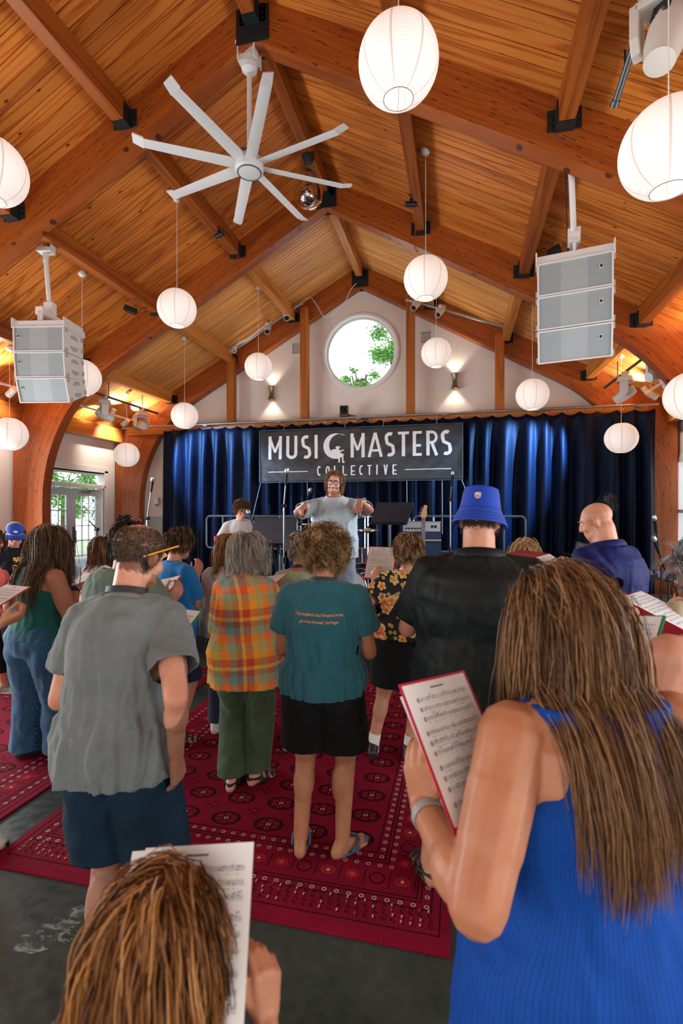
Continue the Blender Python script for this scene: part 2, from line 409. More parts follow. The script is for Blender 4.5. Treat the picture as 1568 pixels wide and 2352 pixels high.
# glulam arches
def arch_profile():
    pts_in = [(5.10, 0.0), (5.10, 1.0), (5.10, 2.02)]; R0 = 2.6; a1 = PI / 2 - math.atan(0.57)
    for k in range(1, 13):
        a = a1 * k / 12; pts_in.append((5.10 - R0 * (1 - math.cos(a)), 2.02 + R0 * math.sin(a)))
    for x in (3.0, 2.0, 1.0, 0.0): pts_in.append((x, 6.44 - 0.57 * x))
    # outer edge sampled to face each inner point
    d = lambda x: APEX - MSL * x
    pts_out = [(5.72, 0.0), (5.72, 1.0), (5.72, 2.02)]
    n = 12
    for k in range(1, n + 1):
        t = k / n
        if t < 0.5: pts_out.append((5.72, 2.02 + (d(5.72) - 2.02) * t * 2))
        else:
            x = 5.72 + (3.62 - 5.72) * (t - 0.5) * 2; pts_out.append((x, d(x)))
    for x in (2.75, 1.85, 0.95, 0.0): pts_out.append((x, d(x)))
    return pts_in, pts_out
PIN, POUT = arch_profile()
def arch(n, y, label):
    t = thing('trim_%d' % n, label, None, (XR, y, 0), kind='structure'); th = 0.18
    for sg in (-1, 1):
        bm = bmesh.new(); uvl = bm.loops.layers.uv.new('UVMap'); m = len(PIN); V = {}; s = [0.0]
        for i in range(1, m): s.append(s[-1] + math.dist(PIN[i], PIN[i - 1]))
        for i in range(m):
            for j, p in enumerate((PIN[i], POUT[i])):
                for k, yy in enumerate((-th / 2, th / 2)): V[i, j, k] = bm.verts.new((sg * p[0], yy, p[1]))
        def face(keys, uvs):
            f = bm.faces.new([V[k] for k in keys])
            for lp, uv in zip(f.loops, uvs): lp[uvl].uv = uv
        w = lambda i: math.dist(PIN[i], POUT[i])
        o = n * 3.7 + sg
        for i in range(m - 1):
            for k in (0, 1): face([(i, 0, k), (i + 1, 0, k), (i + 1, 1, k), (i, 1, k)], [(s[i] + o, 0), (s[i + 1] + o, 0), (s[i + 1] + o, w(i + 1)), (s[i] + o, w(i))])
            for j in (0, 1): face([(i, j, 0), (i + 1, j, 0), (i + 1, j, 1), (i, j, 1)], [(s[i] + o + 20, 2.005), (s[i + 1] + o + 20, 2.005), (s[i + 1] + o + 20, 2.033), (s[i] + o + 20, 2.033)])
        face([(0, 0, 0), (0, 1, 0), (0, 1, 1), (0, 0, 1)], [(0, 0)] * 4)
        bmesh.ops.recalc_face_normals(bm, faces=bm.faces)
        me = bpy.data.meshes.new('arch_half'); bm.to_mesh(me); bm.free(); me.materials.append(ARCHW)
        place('arch_half', me, t)
    MB().box((0, -th / 2 - .006, 6.58), (0.34, 0.012, 0.34)).box((0, th / 2 + .006, 6.58), (0.34, 0.012, 0.34)).build('ridge_plate', BLACKM, t)
    return t
arch(1, FRAMES[0], 'laminated timber arch against the gable wall behind the curtain')
arch(2, FRAMES[1], 'laminated timber arch in the middle, just behind the mirror ball')
arch(3, FRAMES[2], 'nearest laminated timber arch, above the ceiling fan')
arch(4, FRAMES[3], 'laminated timber arch overhead')

# purlins with black hangers, between the arches
PX = [(0.0, 'ridge'), (1.42, 1), (2.82, 1), (4.27, 1), (5.62, 'eave')]
for bi in range(4):
    y0, y1 = FRAMES[bi] - 0.09, FRAMES[bi + 1] + 0.09
    for off, kind in PX:
        for sg in ((-1, 1) if off else (1,)):
            x = XR + sg * off; zt = deck(x) - 0.005
            w, h = 0.13, 0.225
            if kind == 'ridge': h = 0.22
            if kind == 'eave': w, h = 0.16, 0.30
            p = MB(); dz = 0.5 * w * MSL if kind != 'ridge' else 0.06
            p.box((0, (y0 + y1) / 2, -h / 2), (w, y1 - y0, h))
            o = p.build('purlin', PURL_LIT if bi == 0 else PURL, CEIL[sg], bevel=0.006, loc=(x, 0, zt - dz))
            if kind != 'eave':
                for ye, s in ((y0, -1), (y1, 1)):
                    br = MB()
                    br.box((0, ye + s * 0.06, -h - 0.005), (w + 0.02, 0.12, 0.012))
                    for q in (-1, 1):
                        br.box((q * (w / 2 + .006), ye + s * 0.06, -h * .6), (0.012, 0.12, h * .8))
                        br.box((q * (w / 2 + .035), ye + s * 0.006, -h * .6), (0.07, 0.012, h * .8))
                        for zz in (-.35, -.6, -.85): br.ell((q * (w / 2 + .04), ye + s * .014, h * zz), .011, nu=6, nv=4)
                    br.build('hanger_bracket', BLACKM, o)

# gable posts
for i, x in enumerate((-4.75, -3.105, -0.925, 0.75)):
    zt = deck(x) - 0.18
    o = MB().box((0, 0, zt / 2), (0.165, 0.15, zt)).build('timber_post', POSTW, None, bevel=0.006, loc=(x, 9.83, 0))
    lab = ['timber post at the far left of the gable wall', 'timber post left of the round window', 'timber post right of the round window', 'timber post at the far right of the gable wall'][i]
    tag(o, lab, 'post', 'gable wall posts')

# round window
w = thing('window_1', 'round white framed window high in the gable wall', None, (WC[0], YB, WC[1]), kind='structure')
MB().lathe([(0.74, 0.0), (0.82, 0.0), (0.82, 0.03), (0.80, 0.045), (0.75, 0.04), (0.74, 0.0)], axis=(0, -1, 0), n=64, cap=False).build('casing', TRIMW, w, smooth=30)
MB().lathe([(0.755, 0.0), (0.735, 0.0), (0.735, 0.13), (0.755, 0.13)], axis=(0, 1, 0), n=64, cap=False).build('reveal', TRIMW, w, smooth=30)
MB().lathe([(0.74, 0.06), (0.70, 0.06), (0.695, 0.08), (0.70, 0.10), (0.74, 0.10), (0.74, 0.06)], axis=(0, 1, 0), n=64, cap=False).build('sash', TRIMW, w, smooth=30)
MB().lathe([(0.70, 0.079), (0.70, 0.083)], axis=(0, 1, 0), n=64).build('pane', GLASS, w)

# french doors in the left wall
d = thing('door_1', 'pair of white french doors with small panes in the left wall', None, (XL, (DY0 + DY1) / 2, 0), kind='structure')
xd = -0.12; DW = (DY1 - DY0) / 2
fr = MB()
for yy in (-DW - 0.0, DW): fr.box((-0.1, yy, 1.19), (0.2, 0.05, 2.38))
fr.box((-0.1, 0, 2.39), (0.2, 2 * DW + .05, 0.05)); fr.box((-0.1, 0.03, 2.70), (0.2, 2 * DW + .1, 0.04)); fr.box((-0.1, DW + .06, 2.55), (0.2, .05, .26))
for yy in (-DW - .06, DW + .07): fr.box((0.012, yy, 1.38), (0.024, 0.11, 2.76))
fr.box((0.012, 0, 2.77), (0.024, 2 * DW + .25, 0.12)); fr.box((0.012, 0, 2.40), (0.024, 2 * DW + .1, 0.07))
fr.build('door_frame', TRIMW, d, bevel=0.003)
DOORP = mat('door_paint', (0.62, 0.66, 0.70), 0.4)
for s in (-1, 1):
    yc = s * DW / 2; lw = DW - 0.012; lf = MB()
    for q in (-1, 1): lf.box((xd, yc + q * (lw / 2 - .06), 1.17), (0.045, 0.12, 2.32))
    lf.box((xd, yc, 2.26), (0.045, lw - .24, 0.14)); lf.box((xd, yc, 0.3), (0.045, lw - .24, 0.58))
    leaf = lf.build('door_leaf', DOORP, d, bevel=0.003)
    y0, y1, z0, z1 = yc - lw / 2 + .12, yc + lw / 2 - .12, 0.59, 2.19
    mu = MB()
    for k in (1, 2): mu.box((xd, y0 + (y1 - y0) * k / 3, (z0 + z1) / 2), (0.03, 0.018, z1 - z0))
    for k in range(1, 5): mu.box((xd, yc, z0 + (z1 - z0) * k / 5), (0.03, y1 - y0, 0.018))
    mu.build('muntins', DOORP, leaf)
    for a in range(3):
        for c in range(5):
            pw, ph = (y1 - y0) / 3, (z1 - z0) / 5
            MB().box((xd, y0 + pw * (a + .5), z0 + ph * (c + .5)), (0.004, pw - .014, ph - .014)).build('pane', GLASS, leaf)
h = MB().box((xd + .03, .06, 1.32), (0.012, 0.055, 0.42)).lathe([(0.03, 0), (0.03, .012)], (xd + .025, .06, 1.02), (1, 0, 0), 12)
h.tube([(xd + .04, .06, 1.47), (xd + .085, .06, 1.45), (xd + .085, .06, 1.2), (xd + .04, .06, 1.18)], .012, 6)
h.build('door_handle', mat('aged_bronze', (0.20, 0.18, 0.15), 0.4, 0.9), d)
MB().box((xd + .05, .35, 2.27), (0.06, .26, .05)).tube([(xd + .06, .42, 2.29), (xd + .1, .6, 2.31), (xd + .06, .78, 2.33)], .012, 6).build('door_closer', STEEL, d)
MB().box((-0.12, 0.03, 2.555), (0.004, 2 * DW + .02, 0.22)).build('transom_pane', GLASS, d)
MB().box((-0.12, 0.03, 2.44), (0.03, 2 * DW + .04, 0.03)).box((-0.12, 0.03, 2.668), (0.03, 2 * DW + .04, 0.03)).build('transom_sash', TRIMW, d)
# window at right edge
w = thing('window_2', 'tall window at the right edge beside the last arch', None, (XRT, 9.48, 1.65), kind='structure')
fr = MB()
for yy in (-.54, 0, .54): fr.box((0.03, yy, 0), (0.14, 0.06, 2.2))
for zz in (-1.1, 0.2, 1.1): fr.box((0.03, 0, zz), (0.14, 1.12, 0.06))
fr.build('frame', TRIMW, w, bevel=.004); MB().box((0.06, 0, 0), (0.004, 1.06, 2.16)).build('pane', GLASS, w)
fr = MB()
for yy in (-.6, .58): fr.box((-0.012, yy, 0), (0.024, 0.1, 2.4))
for zz in (-1.16, 1.16): fr.box((-0.012, 0, zz), (0.024, 1.2, .1))
fr.build('casing', TRIMW, w, bevel=.004)
# ------------------------------------------------------------------ paper lanterns
def paper_material():
    m, b = newmat('lantern_paper'); co = b.coord(); sp = b.sep(co)
    ang = b.math('ARCTAN2', sp[1], sp[0])
    k = b.math('FRACT', b.math('ADD', b.math('MULTIPLY', ang, 8 / (2 * PI)), 0.05))
    seam = b.math('LESS_THAN', b.math('ABSOLUTE', b.math('SUBTRACT', k, 0.5)), 0.035)
    wire = b.math('LESS_THAN', b.math('FRACT', b.math('MULTIPLY', sp[2], 1 / 0.0205)), 0.07)
    f = b.math('MAXIMUM', b.math('MULTIPLY', seam, 0.75), b.math('MULTIPLY', wire, 0.55))
    lw = b.n.new('ShaderNodeLayerWeight'); lw.inputs[0].default_value = 0.35
    col = b.mix(f, (0.86, 0.80, 0.76), (0.50, 0.42, 0.36))
    em = b.mix(f, (1.0, 0.845, 0.76), (0.62, 0.47, 0.38))
    b.out(col, 0.8); b.put(b.b.inputs['Emission Color'], em); b.b.inputs['Emission Strength'].default_value = 0.36
    b.bump(b.math('ABSOLUTE', b.math('SUBTRACT', b.math('FRACT', b.math('MULTIPLY', sp[2], 1 / 0.0205)), 0.5)), 0.25, 0.004)
    return m
PAPER = paper_material()
BULB = mat('lit_bulb_glow', (1, 1, 1), 0.5, emit=(1.0, 0.9, 0.8), estr=1.0)
WIRE = mat('lantern_wire', (0.35, 0.30, 0.27), 0.5, 0.5)
def lantern_parts():
    g = MB(); prof = []; r = 0.25; n = 44; z0 = -0.232
    for i in range(n + 1):
        z = z0 + (0.464) * i / n; prof.append((math.sqrt(max(r * r - z * z, 0)) * (1.0 + 0.004 * (i % 2)), z))
    g.lathe(prof, n=40, cap=False)
    rim = MB()
    for z in (-0.232, 0.232):
        rr = math.sqrt(r * r - z * z); rim.tube([(rr * math.cos(a), rr * math.sin(a), z) for a in [2 * PI * k / 24 for k in range(24)]], 0.003, 5, closed=True)
    rim.tube([(-.09, 0, .23), (0, 0, .2), (.09, 0, .23)], .002, 4).tube([(-.09, .02, -.231), (.09, -.02, -.231)], .002, 4)
    bl = MB().ell((0, 0, 0.05), (0.05, 0.05, 0.07), nu=12, nv=8)
    return g.mesh('paper_globe', PAPER, 'all'), rim.mesh('wire_rim', WIRE, True), bl.mesh('bulb', BULB, True)
LM = lantern_parts()
LANT = [((-0.37, 3.12, 4.66), 'largest paper lantern, hanging at the top centre right of the ceiling fan'),
        ((1.14, 3.12, 3.86), 'paper lantern cut by the right edge, below the white moving light'),
        ((-3.55, 3.15, 4.50), 'paper lantern cut by the left edge, level with the ceiling fan'),
        ((-0.373, 5.80, 4.53), 'paper lantern in front of the white spotlights right of the round window'),
        ((-3.61, 5.86, 4.515), 'paper lantern left of the fan, under the slanting purlin'),
        ((-5.09, 5.88, 3.70), 'paper lantern partly hidden behind the left line array speaker'),
        ((-6.61, 6.15, 3.015), 'paper lantern at the left edge before the arch leg'),
        ((-3.59, 8.54, 4.51), 'paper lantern in front of the gable wall above the left wall sconce'),
        ((-5.08, 8.51, 3.67), 'paper lantern just above the left end of the stage curtain'),
        ((-6.65, 8.92, 3.015), 'paper lantern between the french doors and the curtain'),
        ((-0.37, 8.50, 4.515), 'paper lantern right of the round window near the wall vent'),
        ((1.123, 8.28, 3.68), 'paper lantern touching the curtain rail in front of the gable, right side'),
        ((2.57, 8.91, 3.04), 'paper lantern hanging in front of the dark right end of the curtain'),
        ((2.36, 5.90, 3.05), 'sliver of a paper lantern at the right edge above the timber arch leg')]
for (x, y, z), lab in LANT:
    t = thing('paper_lantern', lab, 'lantern', (x, y, z), rnd.uniform(0, 6), 'white paper lanterns hanging from the ceiling')
    place('paper_globe', LM[0], t); place('wire_rim', LM[1], t)['kind'] = 'stuff'; place('bulb', LM[2], t)
    top = deck(x) - z
    MB().tube([(0, 0, 0.2), (0, 0, top)], 0.0035, 5).build('cord', CABLEW, t)
    MB().lathe([(0.0, -0.045), (0.03, -0.04), (0.055, -0.015), (0.06, 0.03)], (0, 0, top), n=16, cap=False).build('ceiling_canopy', WHITEM, t, smooth=True)

# ------------------------------------------------------------------ ceiling fan
FANW = mat('fan_white', (0.66, 0.66, 0.66), 0.38)
t = thing('ceiling_fan', 'large white ceiling fan with eight long blades hanging from the ridge', 'ceiling fan', (-2.03, 4.6, 5.30))
hub = MB().lathe([(0.0, -0.085), (0.125, -0.085), (0.14, -0.07), (0.14, 0.03), (0.12, 0.055), (0.06, 0.06), (0.05, 0.10), (0.0, 0.10)], n=40)
hub.build('motor_hub', FANW, t, smooth=30)
MB().lathe([(0.108, -0.092), (0.116, -0.096), (0.122, -0.09), (0.122, -0.08)], n=40, cap=False).build('hub_ring', mat('dark_ring', (0.09, 0.12, 0.13), .4), t, smooth=True)
MB().lathe([(0.0, -0.094), (0.10, -0.094), (0.112, -0.088)], n=40, cap=False).build('hub_cover', FANW, t, smooth=True)
fin = MB()
for k in range(24):
    a = 2 * PI * k / 24; fin.box((0.085 * math.cos(a), 0.085 * math.sin(a), 0.085), (0.05, 0.005, 0.05), (0, 0, math.degrees(a)))
fin.build('cooling_fins', mat('fin_grey', (0.25, 0.27, 0.3), .5, .4), t)
MB().tube([(0, 0, 0.06), (0, 0, 1.02)], 0.024, 14).build('downrod', FANW, t, smooth=True)
MB().lathe([(0.025, 0.9), (0.075, 0.93), (0.085, 0.97), (0.05, 1.0)], n=20).build('canopy', FANW, t, smooth=True)
br = MB().box((0, 0, 1.03), (0.20, 0.12, 0.07)).box((0, 0, 1.10), (0.13, 0.10, 0.09)).box((0, 0, 1.155), (0.22, 0.20, 0.03))
for q in (-1, 1):
    for p in (-1, 1): br.tube([(q * .085, p * .085, .99), (q * .085, p * .085, 1.19)], .01, 6)
br.build('mounting_bracket', FANW, t, bevel=.006)
bl = MB(); n = 10
def blade_sec(r):
    w = 0.120 - 0.02 * (r - 0.16) / 0.9; return w
vs = []; fs = []
for i in range(n + 1):
    r = 0.13 + (0.98 - 0.13) * i / n; w = blade_sec(r); tw = R(14 - 5 * i / n)
    for y, z in ((-w / 2, 0), (-w / 4, .012), (w / 4, .012), (w / 2, 0), (w / 4, -.006), (-w / 4, -.006)):
        vs.append((r, y * math.cos(tw) - z * math.sin(tw), y * math.sin(tw) + z * math.cos(tw) - 0.02))
for i in range(n):
    for k in range(6): fs.append((i * 6 + k, i * 6 + (k + 1) % 6, (i + 1) * 6 + (k + 1) % 6, (i + 1) * 6 + k))
fs += [tuple(range(6)), tuple(range(n * 6, n * 6 + 6))]
bm_ = MB().add(vs, fs).mesh('blade', FANW, 35)
tp = MB(); w = 0.102
tp.add([(0.98, -w / 2, -.035), (0.98, w / 2, -.008), (0.98, w / 2, .004), (0.98, -w / 2, -.022), (1.075, -w / 2 + .012, -.010), (1.08, w / 2 - .005, .014), (1.075, w / 2 - .005, .028), (1.07, -w / 2 + .012, .004)],
       [(3, 2, 1, 0), (4, 5, 6, 7), (0, 1, 5, 4), (1, 2, 6, 5), (2, 3, 7, 6), (3, 0, 4, 7)])
tpm = tp.mesh('blade_tip', FANW)
for k in range(8):
    o = place('blade', bm_, t, rot=(0, 0, R(-13.5 + 45 * k))); place('blade_tip', tpm, o)

# ------------------------------------------------------------------ mirror ball in a clear globe
p = at_d(707, 440, 6.62)
t = thing('mirror_ball_lamp', 'mirror ball inside a clear glass globe hanging from the ridge', 'mirror ball', (XR, p.y, p.z))
top = deck(XR) - p.z - .29
MB().lathe([(0.0, top + 0.03), (0.085, top + .03), (0.085, top - .02), (0.05, top - .09), (0.0, top - .09)], n=20).build('ceiling_mount', BLACKM, t, smooth=30)
MB().tube([(0, 0, top - .08), (0, 0, .1)], .006, 6).build('stem', STEEL, t)
prof = [(0.03, .30), (0.06, .27), (0.12, .20), (0.175, .10), (0.2, -.02), (0.185, -.11), (0.13, -.18), (0.06, -.215), (0.0, -.222)]
MB().lathe(prof, n=32, cap=False).build('glass_globe', mat('clear_globe', (0.9, .92, .93), .03, trans=1.0, ior=1.08), t, smooth='all')
mir = MB(); N = 19
for i in range(1, N):
    a = -PI / 2 + PI * i / N; m = max(4, int(2 * N * math.cos(a)))
    for k in range(m):
        b0, b1 = 2 * PI * (k + .06) / m, 2 * PI * (k + .94) / m; a0, a1 = a - PI / N * .44, a + PI / N * .44
        q = [(math.cos(A) * math.cos(B), math.cos(A) * math.sin(B), math.sin(A)) for A, B in ((a0, b0), (a0, b1), (a1, b1), (a1, b0))]
        jit = Vector([rnd.uniform(-.012, .012) for _ in range(3)]); mir.add([Vector(x) * .140 + jit * rnd.random() * .4 + Vector((0, 0, -.05)) for x in q], [(0, 1, 2, 3)])
o = mir.build('mirror_facets', mat('mirror_facet', (0.9, 0.9, 0.92), .05, 1.0), t); o['kind'] = 'stuff'
MB().ell((0, 0, -.05), .134, nu=20, nv=12).build('ball_core', mat('ball_core', (.05, .05, .07), .5), t, smooth=True)

# ------------------------------------------------------------------ line array speakers
GRILL = mat('speaker_grille', (0.30, 0.345, 0.365), 0.55, 0.2, bump=0.25, bscale=900)
GRILL2 = mat('speaker_grille_centre', (0.36, 0.405, 0.425), 0.55, 0.2, bump=0.25, bscale=900)
CAB = mat('speaker_cabinet_white', (0.68, 0.665, 0.64), 0.5, bump=0.05, bscale=400)
def line_array(loc, yaw, pole_top, label):
    """origin = middle of the top of the flying frame; front faces local -y"""
    t = thing('line_array_speaker', label, 'speaker', loc, yaw, 'hanging line array speakers')
    W_, D_ = 0.61, 0.40; hs = [0.292, 0.292, 0.288]; tilts = [2, 6, 17]
    fr = MB().box((0, 0.02, -.035), (W_ + .02, D_ + .02, .07))
    for q in (-1, 1): fr.box((q * (W_ / 2 + .008), -.02, -.03), (.012, D_, .12))
    fr.box((0, -D_ / 2 + .0, .045), (.012, .02, .12)); fr.build('flying_frame', CAB, t, bevel=.004)
    y, z = -D_ / 2, -.075
    for i, h in enumerate(hs):
        a = R(tilts[i]); Mx = Matrix.Translation((0, y, z)) @ Matrix.Rotation(a, 4, 'X')
        # frame: front top edge at origin of Mx; cabinet extends +y (back), -z (down); back is shorter (wedge)
        b = MB(); hb = h * (0.90 if i < 2 else 0.62); zf = 0.0
        vs = []
        for sx in (-1, 1):
            for (yy, zz) in ((0.012, 0), (D_, -(h - hb) * .5), (D_, -(h - hb) * .5 - hb), (0.012, -h)): vs.append(Mx @ Vector((sx * W_ / 2, yy, zz)))
        b.add(vs, [(0, 1, 2, 3), (7, 6, 5, 4), (0, 4, 5, 1), (1, 5, 6, 2), (2, 6, 7, 3), (3, 7, 4, 0)])
        cb = b.build('cabinet', CAB, t, bevel=.006)
        f = MB()
        for (zz, hh) in ((-.006, .012), (-h + .006, .012)): f.box((0, 0, zz), (W_, .026, hh))
        for q in (-1, 1): f.box((q * (W_ / 2 - .007), 0, -h / 2), (.014, .026, h - .026))
        for v in range(len(f.v)): f.v[v] = tuple(Mx @ Vector(f.v[v]))
        f.build('front_rim', CAB, cb)
        g = MB()
        for (x0, x1, mi) in ((-.297, -.11, 0), (-.11, .105, 1), (.105, .297, 0)):
            g.quad(*[Mx @ Vector((x, -.002, zz)) for x, zz in ((x0, -h + .012), (x1, -h + .012), (x1, -.012), (x0, -.012))], mi=mi)
        g.build('grille', [GRILL, GRILL2], cb)
        lg = MB().box((0, 0, 0), (.030, .004, .036)); lg.box((0, -.002, 0), (.020, .004, .026), mi=1)
        sx = .21 if yaw < 0 else -.245
        for v in range(len(lg.v)): lg.v[v] = tuple(Mx @ (Vector(lg.v[v]) + Vector((sx, -.006, -h * .38))))
        lg.build('badge', [WHITEM, BLACKM], cb)
        hd = MB()
        for q in (-1, 1):
            for (yy, zz, s2) in ((.20, -.10, 1), (.20, -.19, -1)):
                pl = [(.075 * math.cos(u), s2 * .05 * math.sin(u)) for u in [PI * k / 8 for k in range(9)]]
                Mh = Mx @ Matrix.Translation((q * (W_ / 2 + .001), yy, zz)) @ Matrix(((0, 0, q, 0), (1, 0, 0, 0), (0, 1, 0, 0), (0, 0, 0, 1)))
                hd.prism(pl, .006, Mh)
            for (yy, zz) in ((.03, -.03), (.03, -h + .03), (D_ - .04, -.06), (D_ - .04, -h + .1)):
                c = Mx @ Vector((q * (W_ / 2 + .006), yy, zz)); hd.box(c, (.02, .03, .045))
        hd.build('side_hardware', mat('speaker_recess', (.42, .40, .37), .6), cb)
        pt = Mx @ Vector((0, 0, -h - .006)); y, z = pt.y, pt.z
    # hanging hardware
    h = MB(); inv = MW[t.name].inverted(); pt = inv @ Vector(pole_top)
    h.box((0, 0.05, .12), (.07, .46, .07)); h.box((0, -.17, .12), (.09, .05, .09)); h.box((0, .16, .05), (.03, .05, .12)); h.box((0, -.15, .05), (.03, .04, .12))
    h.build('pan_bracket', WHITEM, t, bevel=.006)
    p2 = MB().tube([(0, 0.02, .14), (pt.x, pt.y, pt.z - .12)], .026, 12); p2.build('pole', WHITEM, t, smooth=True)
    c = MB().box((pt.x, pt.y, pt.z - .10), (.05, .05, .13)).box((pt.x, pt.y, pt.z - .03), (.17, .12, .05)).box((pt.x + .085, pt.y, pt.z + .09), (.02, .09, .24)).box((0, .02, .22), (.11, .09, .14)); c.build('beam_clamp', WHITEM, t, bevel=.006)
    MB().tube([inv @ Vector(pole_top) + Vector((-.05, .04, .1)), (-.06, .05, .4), (-.05, .08, .1)], .005, 5).build('safety_cable', CABLEB, t)
    return t
line_array((1.03, 4.93, 4.15), R(-11), (0.975, 4.78, deck(.975) - .25), 'white line array speaker of three cabinets hanging at the right')
line_array((-4.84, 5.05, 4.09), R(11), (-4.86, 5.02, deck(-4.86) - .25), 'white line array speaker of three cabinets hanging at the left')

# ------------------------------------------------------------------ theatre lights
LENS = mat('lit_lens', (1, 1, 1), 0.2, emit=(0.85, 0.95, 1.0), estr=14)
DARKLENS = mat('dark_lens', (0.02, 0.025, 0.03), 0.08, coat=1.0)
WARMW = mat('warm_white_plastic', (0.66, 0.62, 0.56), 0.42)
def moving_head(loc, aim, label, body=None, s=1.0, lit=False, energy=0, yaw=None, spot=40, color=(.8, .92, 1), box=(0.24, 0.24, 0.09)):
    """hangs from loc (clamp point), head aimed along vector aim"""
    body = body or WHITEM
    t = thing('moving_head_light', label, 'stage light', loc, 0.0, 'moving head stage lights')
    a = Vector(aim).normalized(); yw = math.atan2(a.y, a.x) - PI / 2 if yaw is None else yaw
    Mz = Matrix.Rotation(yw, 3, 'Z')
    MB().box((0, 0, -.03 * s), (.05 * s, .04 * s, .09 * s)).tube([(-.05 * s, 0, 0), (.05 * s, 0, 0)], .035 * s, 10).build('clamp', BLACKM if body is not WHITEM else WARMW, t)
    b = MB().box((0, 0, -.06 * s - box[2] * s / 2), tuple(q * s for q in box), Mz, taper=.85); b.build('base', body, t, bevel=.012 * s)
    zb = -.06 * s - box[2] * s; zc = zb - .20 * s
    y = MB(); X = Mz @ Vector((1, 0, 0))
    y.box(Vector((0, 0, zb - .025 * s)), (.27 * s, .13 * s, .04 * s), Mz)
    for q in (-1, 1):
        y.prism([(-.065 * s, 0), (.065 * s, 0), (.065 * s, -.17 * s), (.03 * s, -.235 * s), (-.03 * s, -.235 * s), (-.065 * s, -.17 * s)], .045 * s,
                Matrix.Translation(X * q * .135 * s - X * .0225 * s + Vector((0, 0, zb - .01 * s))) @ (Mz @ Matrix(((0, 0, 1), (1, 0, 0), (0, 1, 0)))).to_4x4())
    y.build('yoke', body, t, bevel=.008 * s)
    c = Vector((0, 0, zc)); hd = MB()
    hd.lathe([(0.0, -.17 * s), (.06 * s, -.165 * s), (.085 * s, -.12 * s), (.095 * s, -.02 * s), (.09 * s, .08 * s), (.075 * s, .16 * s), (.072 * s, .185 * s), (.055 * s, .19 * s)], c, a, 20)
    ho = hd.build('head', body, t, smooth=35)
    vt = MB()
    x_, y_, d_ = basis(a)
    for k in range(6): vt.box(c - d_ * (.14 - .02 * k) * s + y_ * .084 * s, (.09 * s, .012 * s, .012 * s), Matrix((x_, y_, d_)).transposed())
    vt.build('vent_slots', BLACKM, ho)
    MB().lathe([(0.0, .188 * s), (.054 * s, .190 * s), (.056 * s, .186 * s)], c, a, 20, cap=False).build('lens', LENS if lit else DARKLENS, ho)
    if energy:
        l = light('stage_beam', 'SPOT', Vector(loc) + c + a * .24 * s, energy, color, Vector(loc) + c + a * 3, .05, spot=spot, blend=.6)
    return t
moving_head(at_d(1532, -82, 3.05), (-.30, -.25, -1), 'large white moving light at the top right corner', WARMW, 1.22, yaw=R(-30))
# two on the left pipe, two on the right pipe
moving_head((-6.56, 8.15, 4.02), (.65, .62, -.42), 'left one of two moving lights on the dark pipe by the left arch', WHITEM, .95, True, 1400, spot=60, color=(.26, .58, 1))
moving_head((-6.57, 9.30, 4.02), (5.2, -3.8, -1.9), 'right one of two moving lights on the dark pipe by the left arch', WHITEM, .95, True, 800, spot=24, color=(.80, .90, 1))
moving_head((2.585, 8.75, 4.05), (-.75, .35, -.5), 'moving light above the right end of the curtain rail', WHITEM, .95, True, 1400, spot=60, color=(.26, .58, 1))
moving_head((2.70, 7.75, 4.10), (-4.1, -2.2, -2.0), 'moving light beside the right arch, nearest of the right pair', WHITEM, .95, True, 800, spot=28, color=(.80, .90, 1))
DPIPE = mat('dark_grey_pipe', (0.10, 0.12, 0.13), 0.4, 0.6)
def pipe(p0, p1, r, label, m=DPIPE, straps=2, name='lighting_pipe'):
    t = thing(name, label, 'pipe', p0); p0, p1 = Vector(p0), Vector(p1); d = p1 - p0
    MB().tube([(0, 0, 0), d], r, 10).build('tube', m, t, smooth=True)
    e = MB()
    for q in (Vector((0, 0, 0)), d): e.tube([q - d.normalized() * .02, q + d.normalized() * .02], r * 1.35, 10)
    e.build('end_coupling', m, t, smooth=True)
    h = MB()
    for k in range(straps):
        q = d * ((k + .5) / straps); w = p0 + q; zt = deck(w.x) - w.z + .01
        h.tube([q, q + Vector((0, 0, zt))], .008, 6)
    if straps: h.build('hanger_rod', BLACKM, t)
    return t
pipe((-6.56, 7.75, 4.05), (-6.57, 9.85, 4.05), .024, 'dark pipe carrying two moving lights at the left')
pipe((2.56, 9.75, 4.08), (2.70, 7.5, 4.13), .024, 'dark pipe carrying two moving lights at the right')
pipe(at_d(1412, 238, 3.72), at_d(1460, 88, 3.42), .024, 'dark pipe beside the purlin at the top right corner', DPIPE, 1)
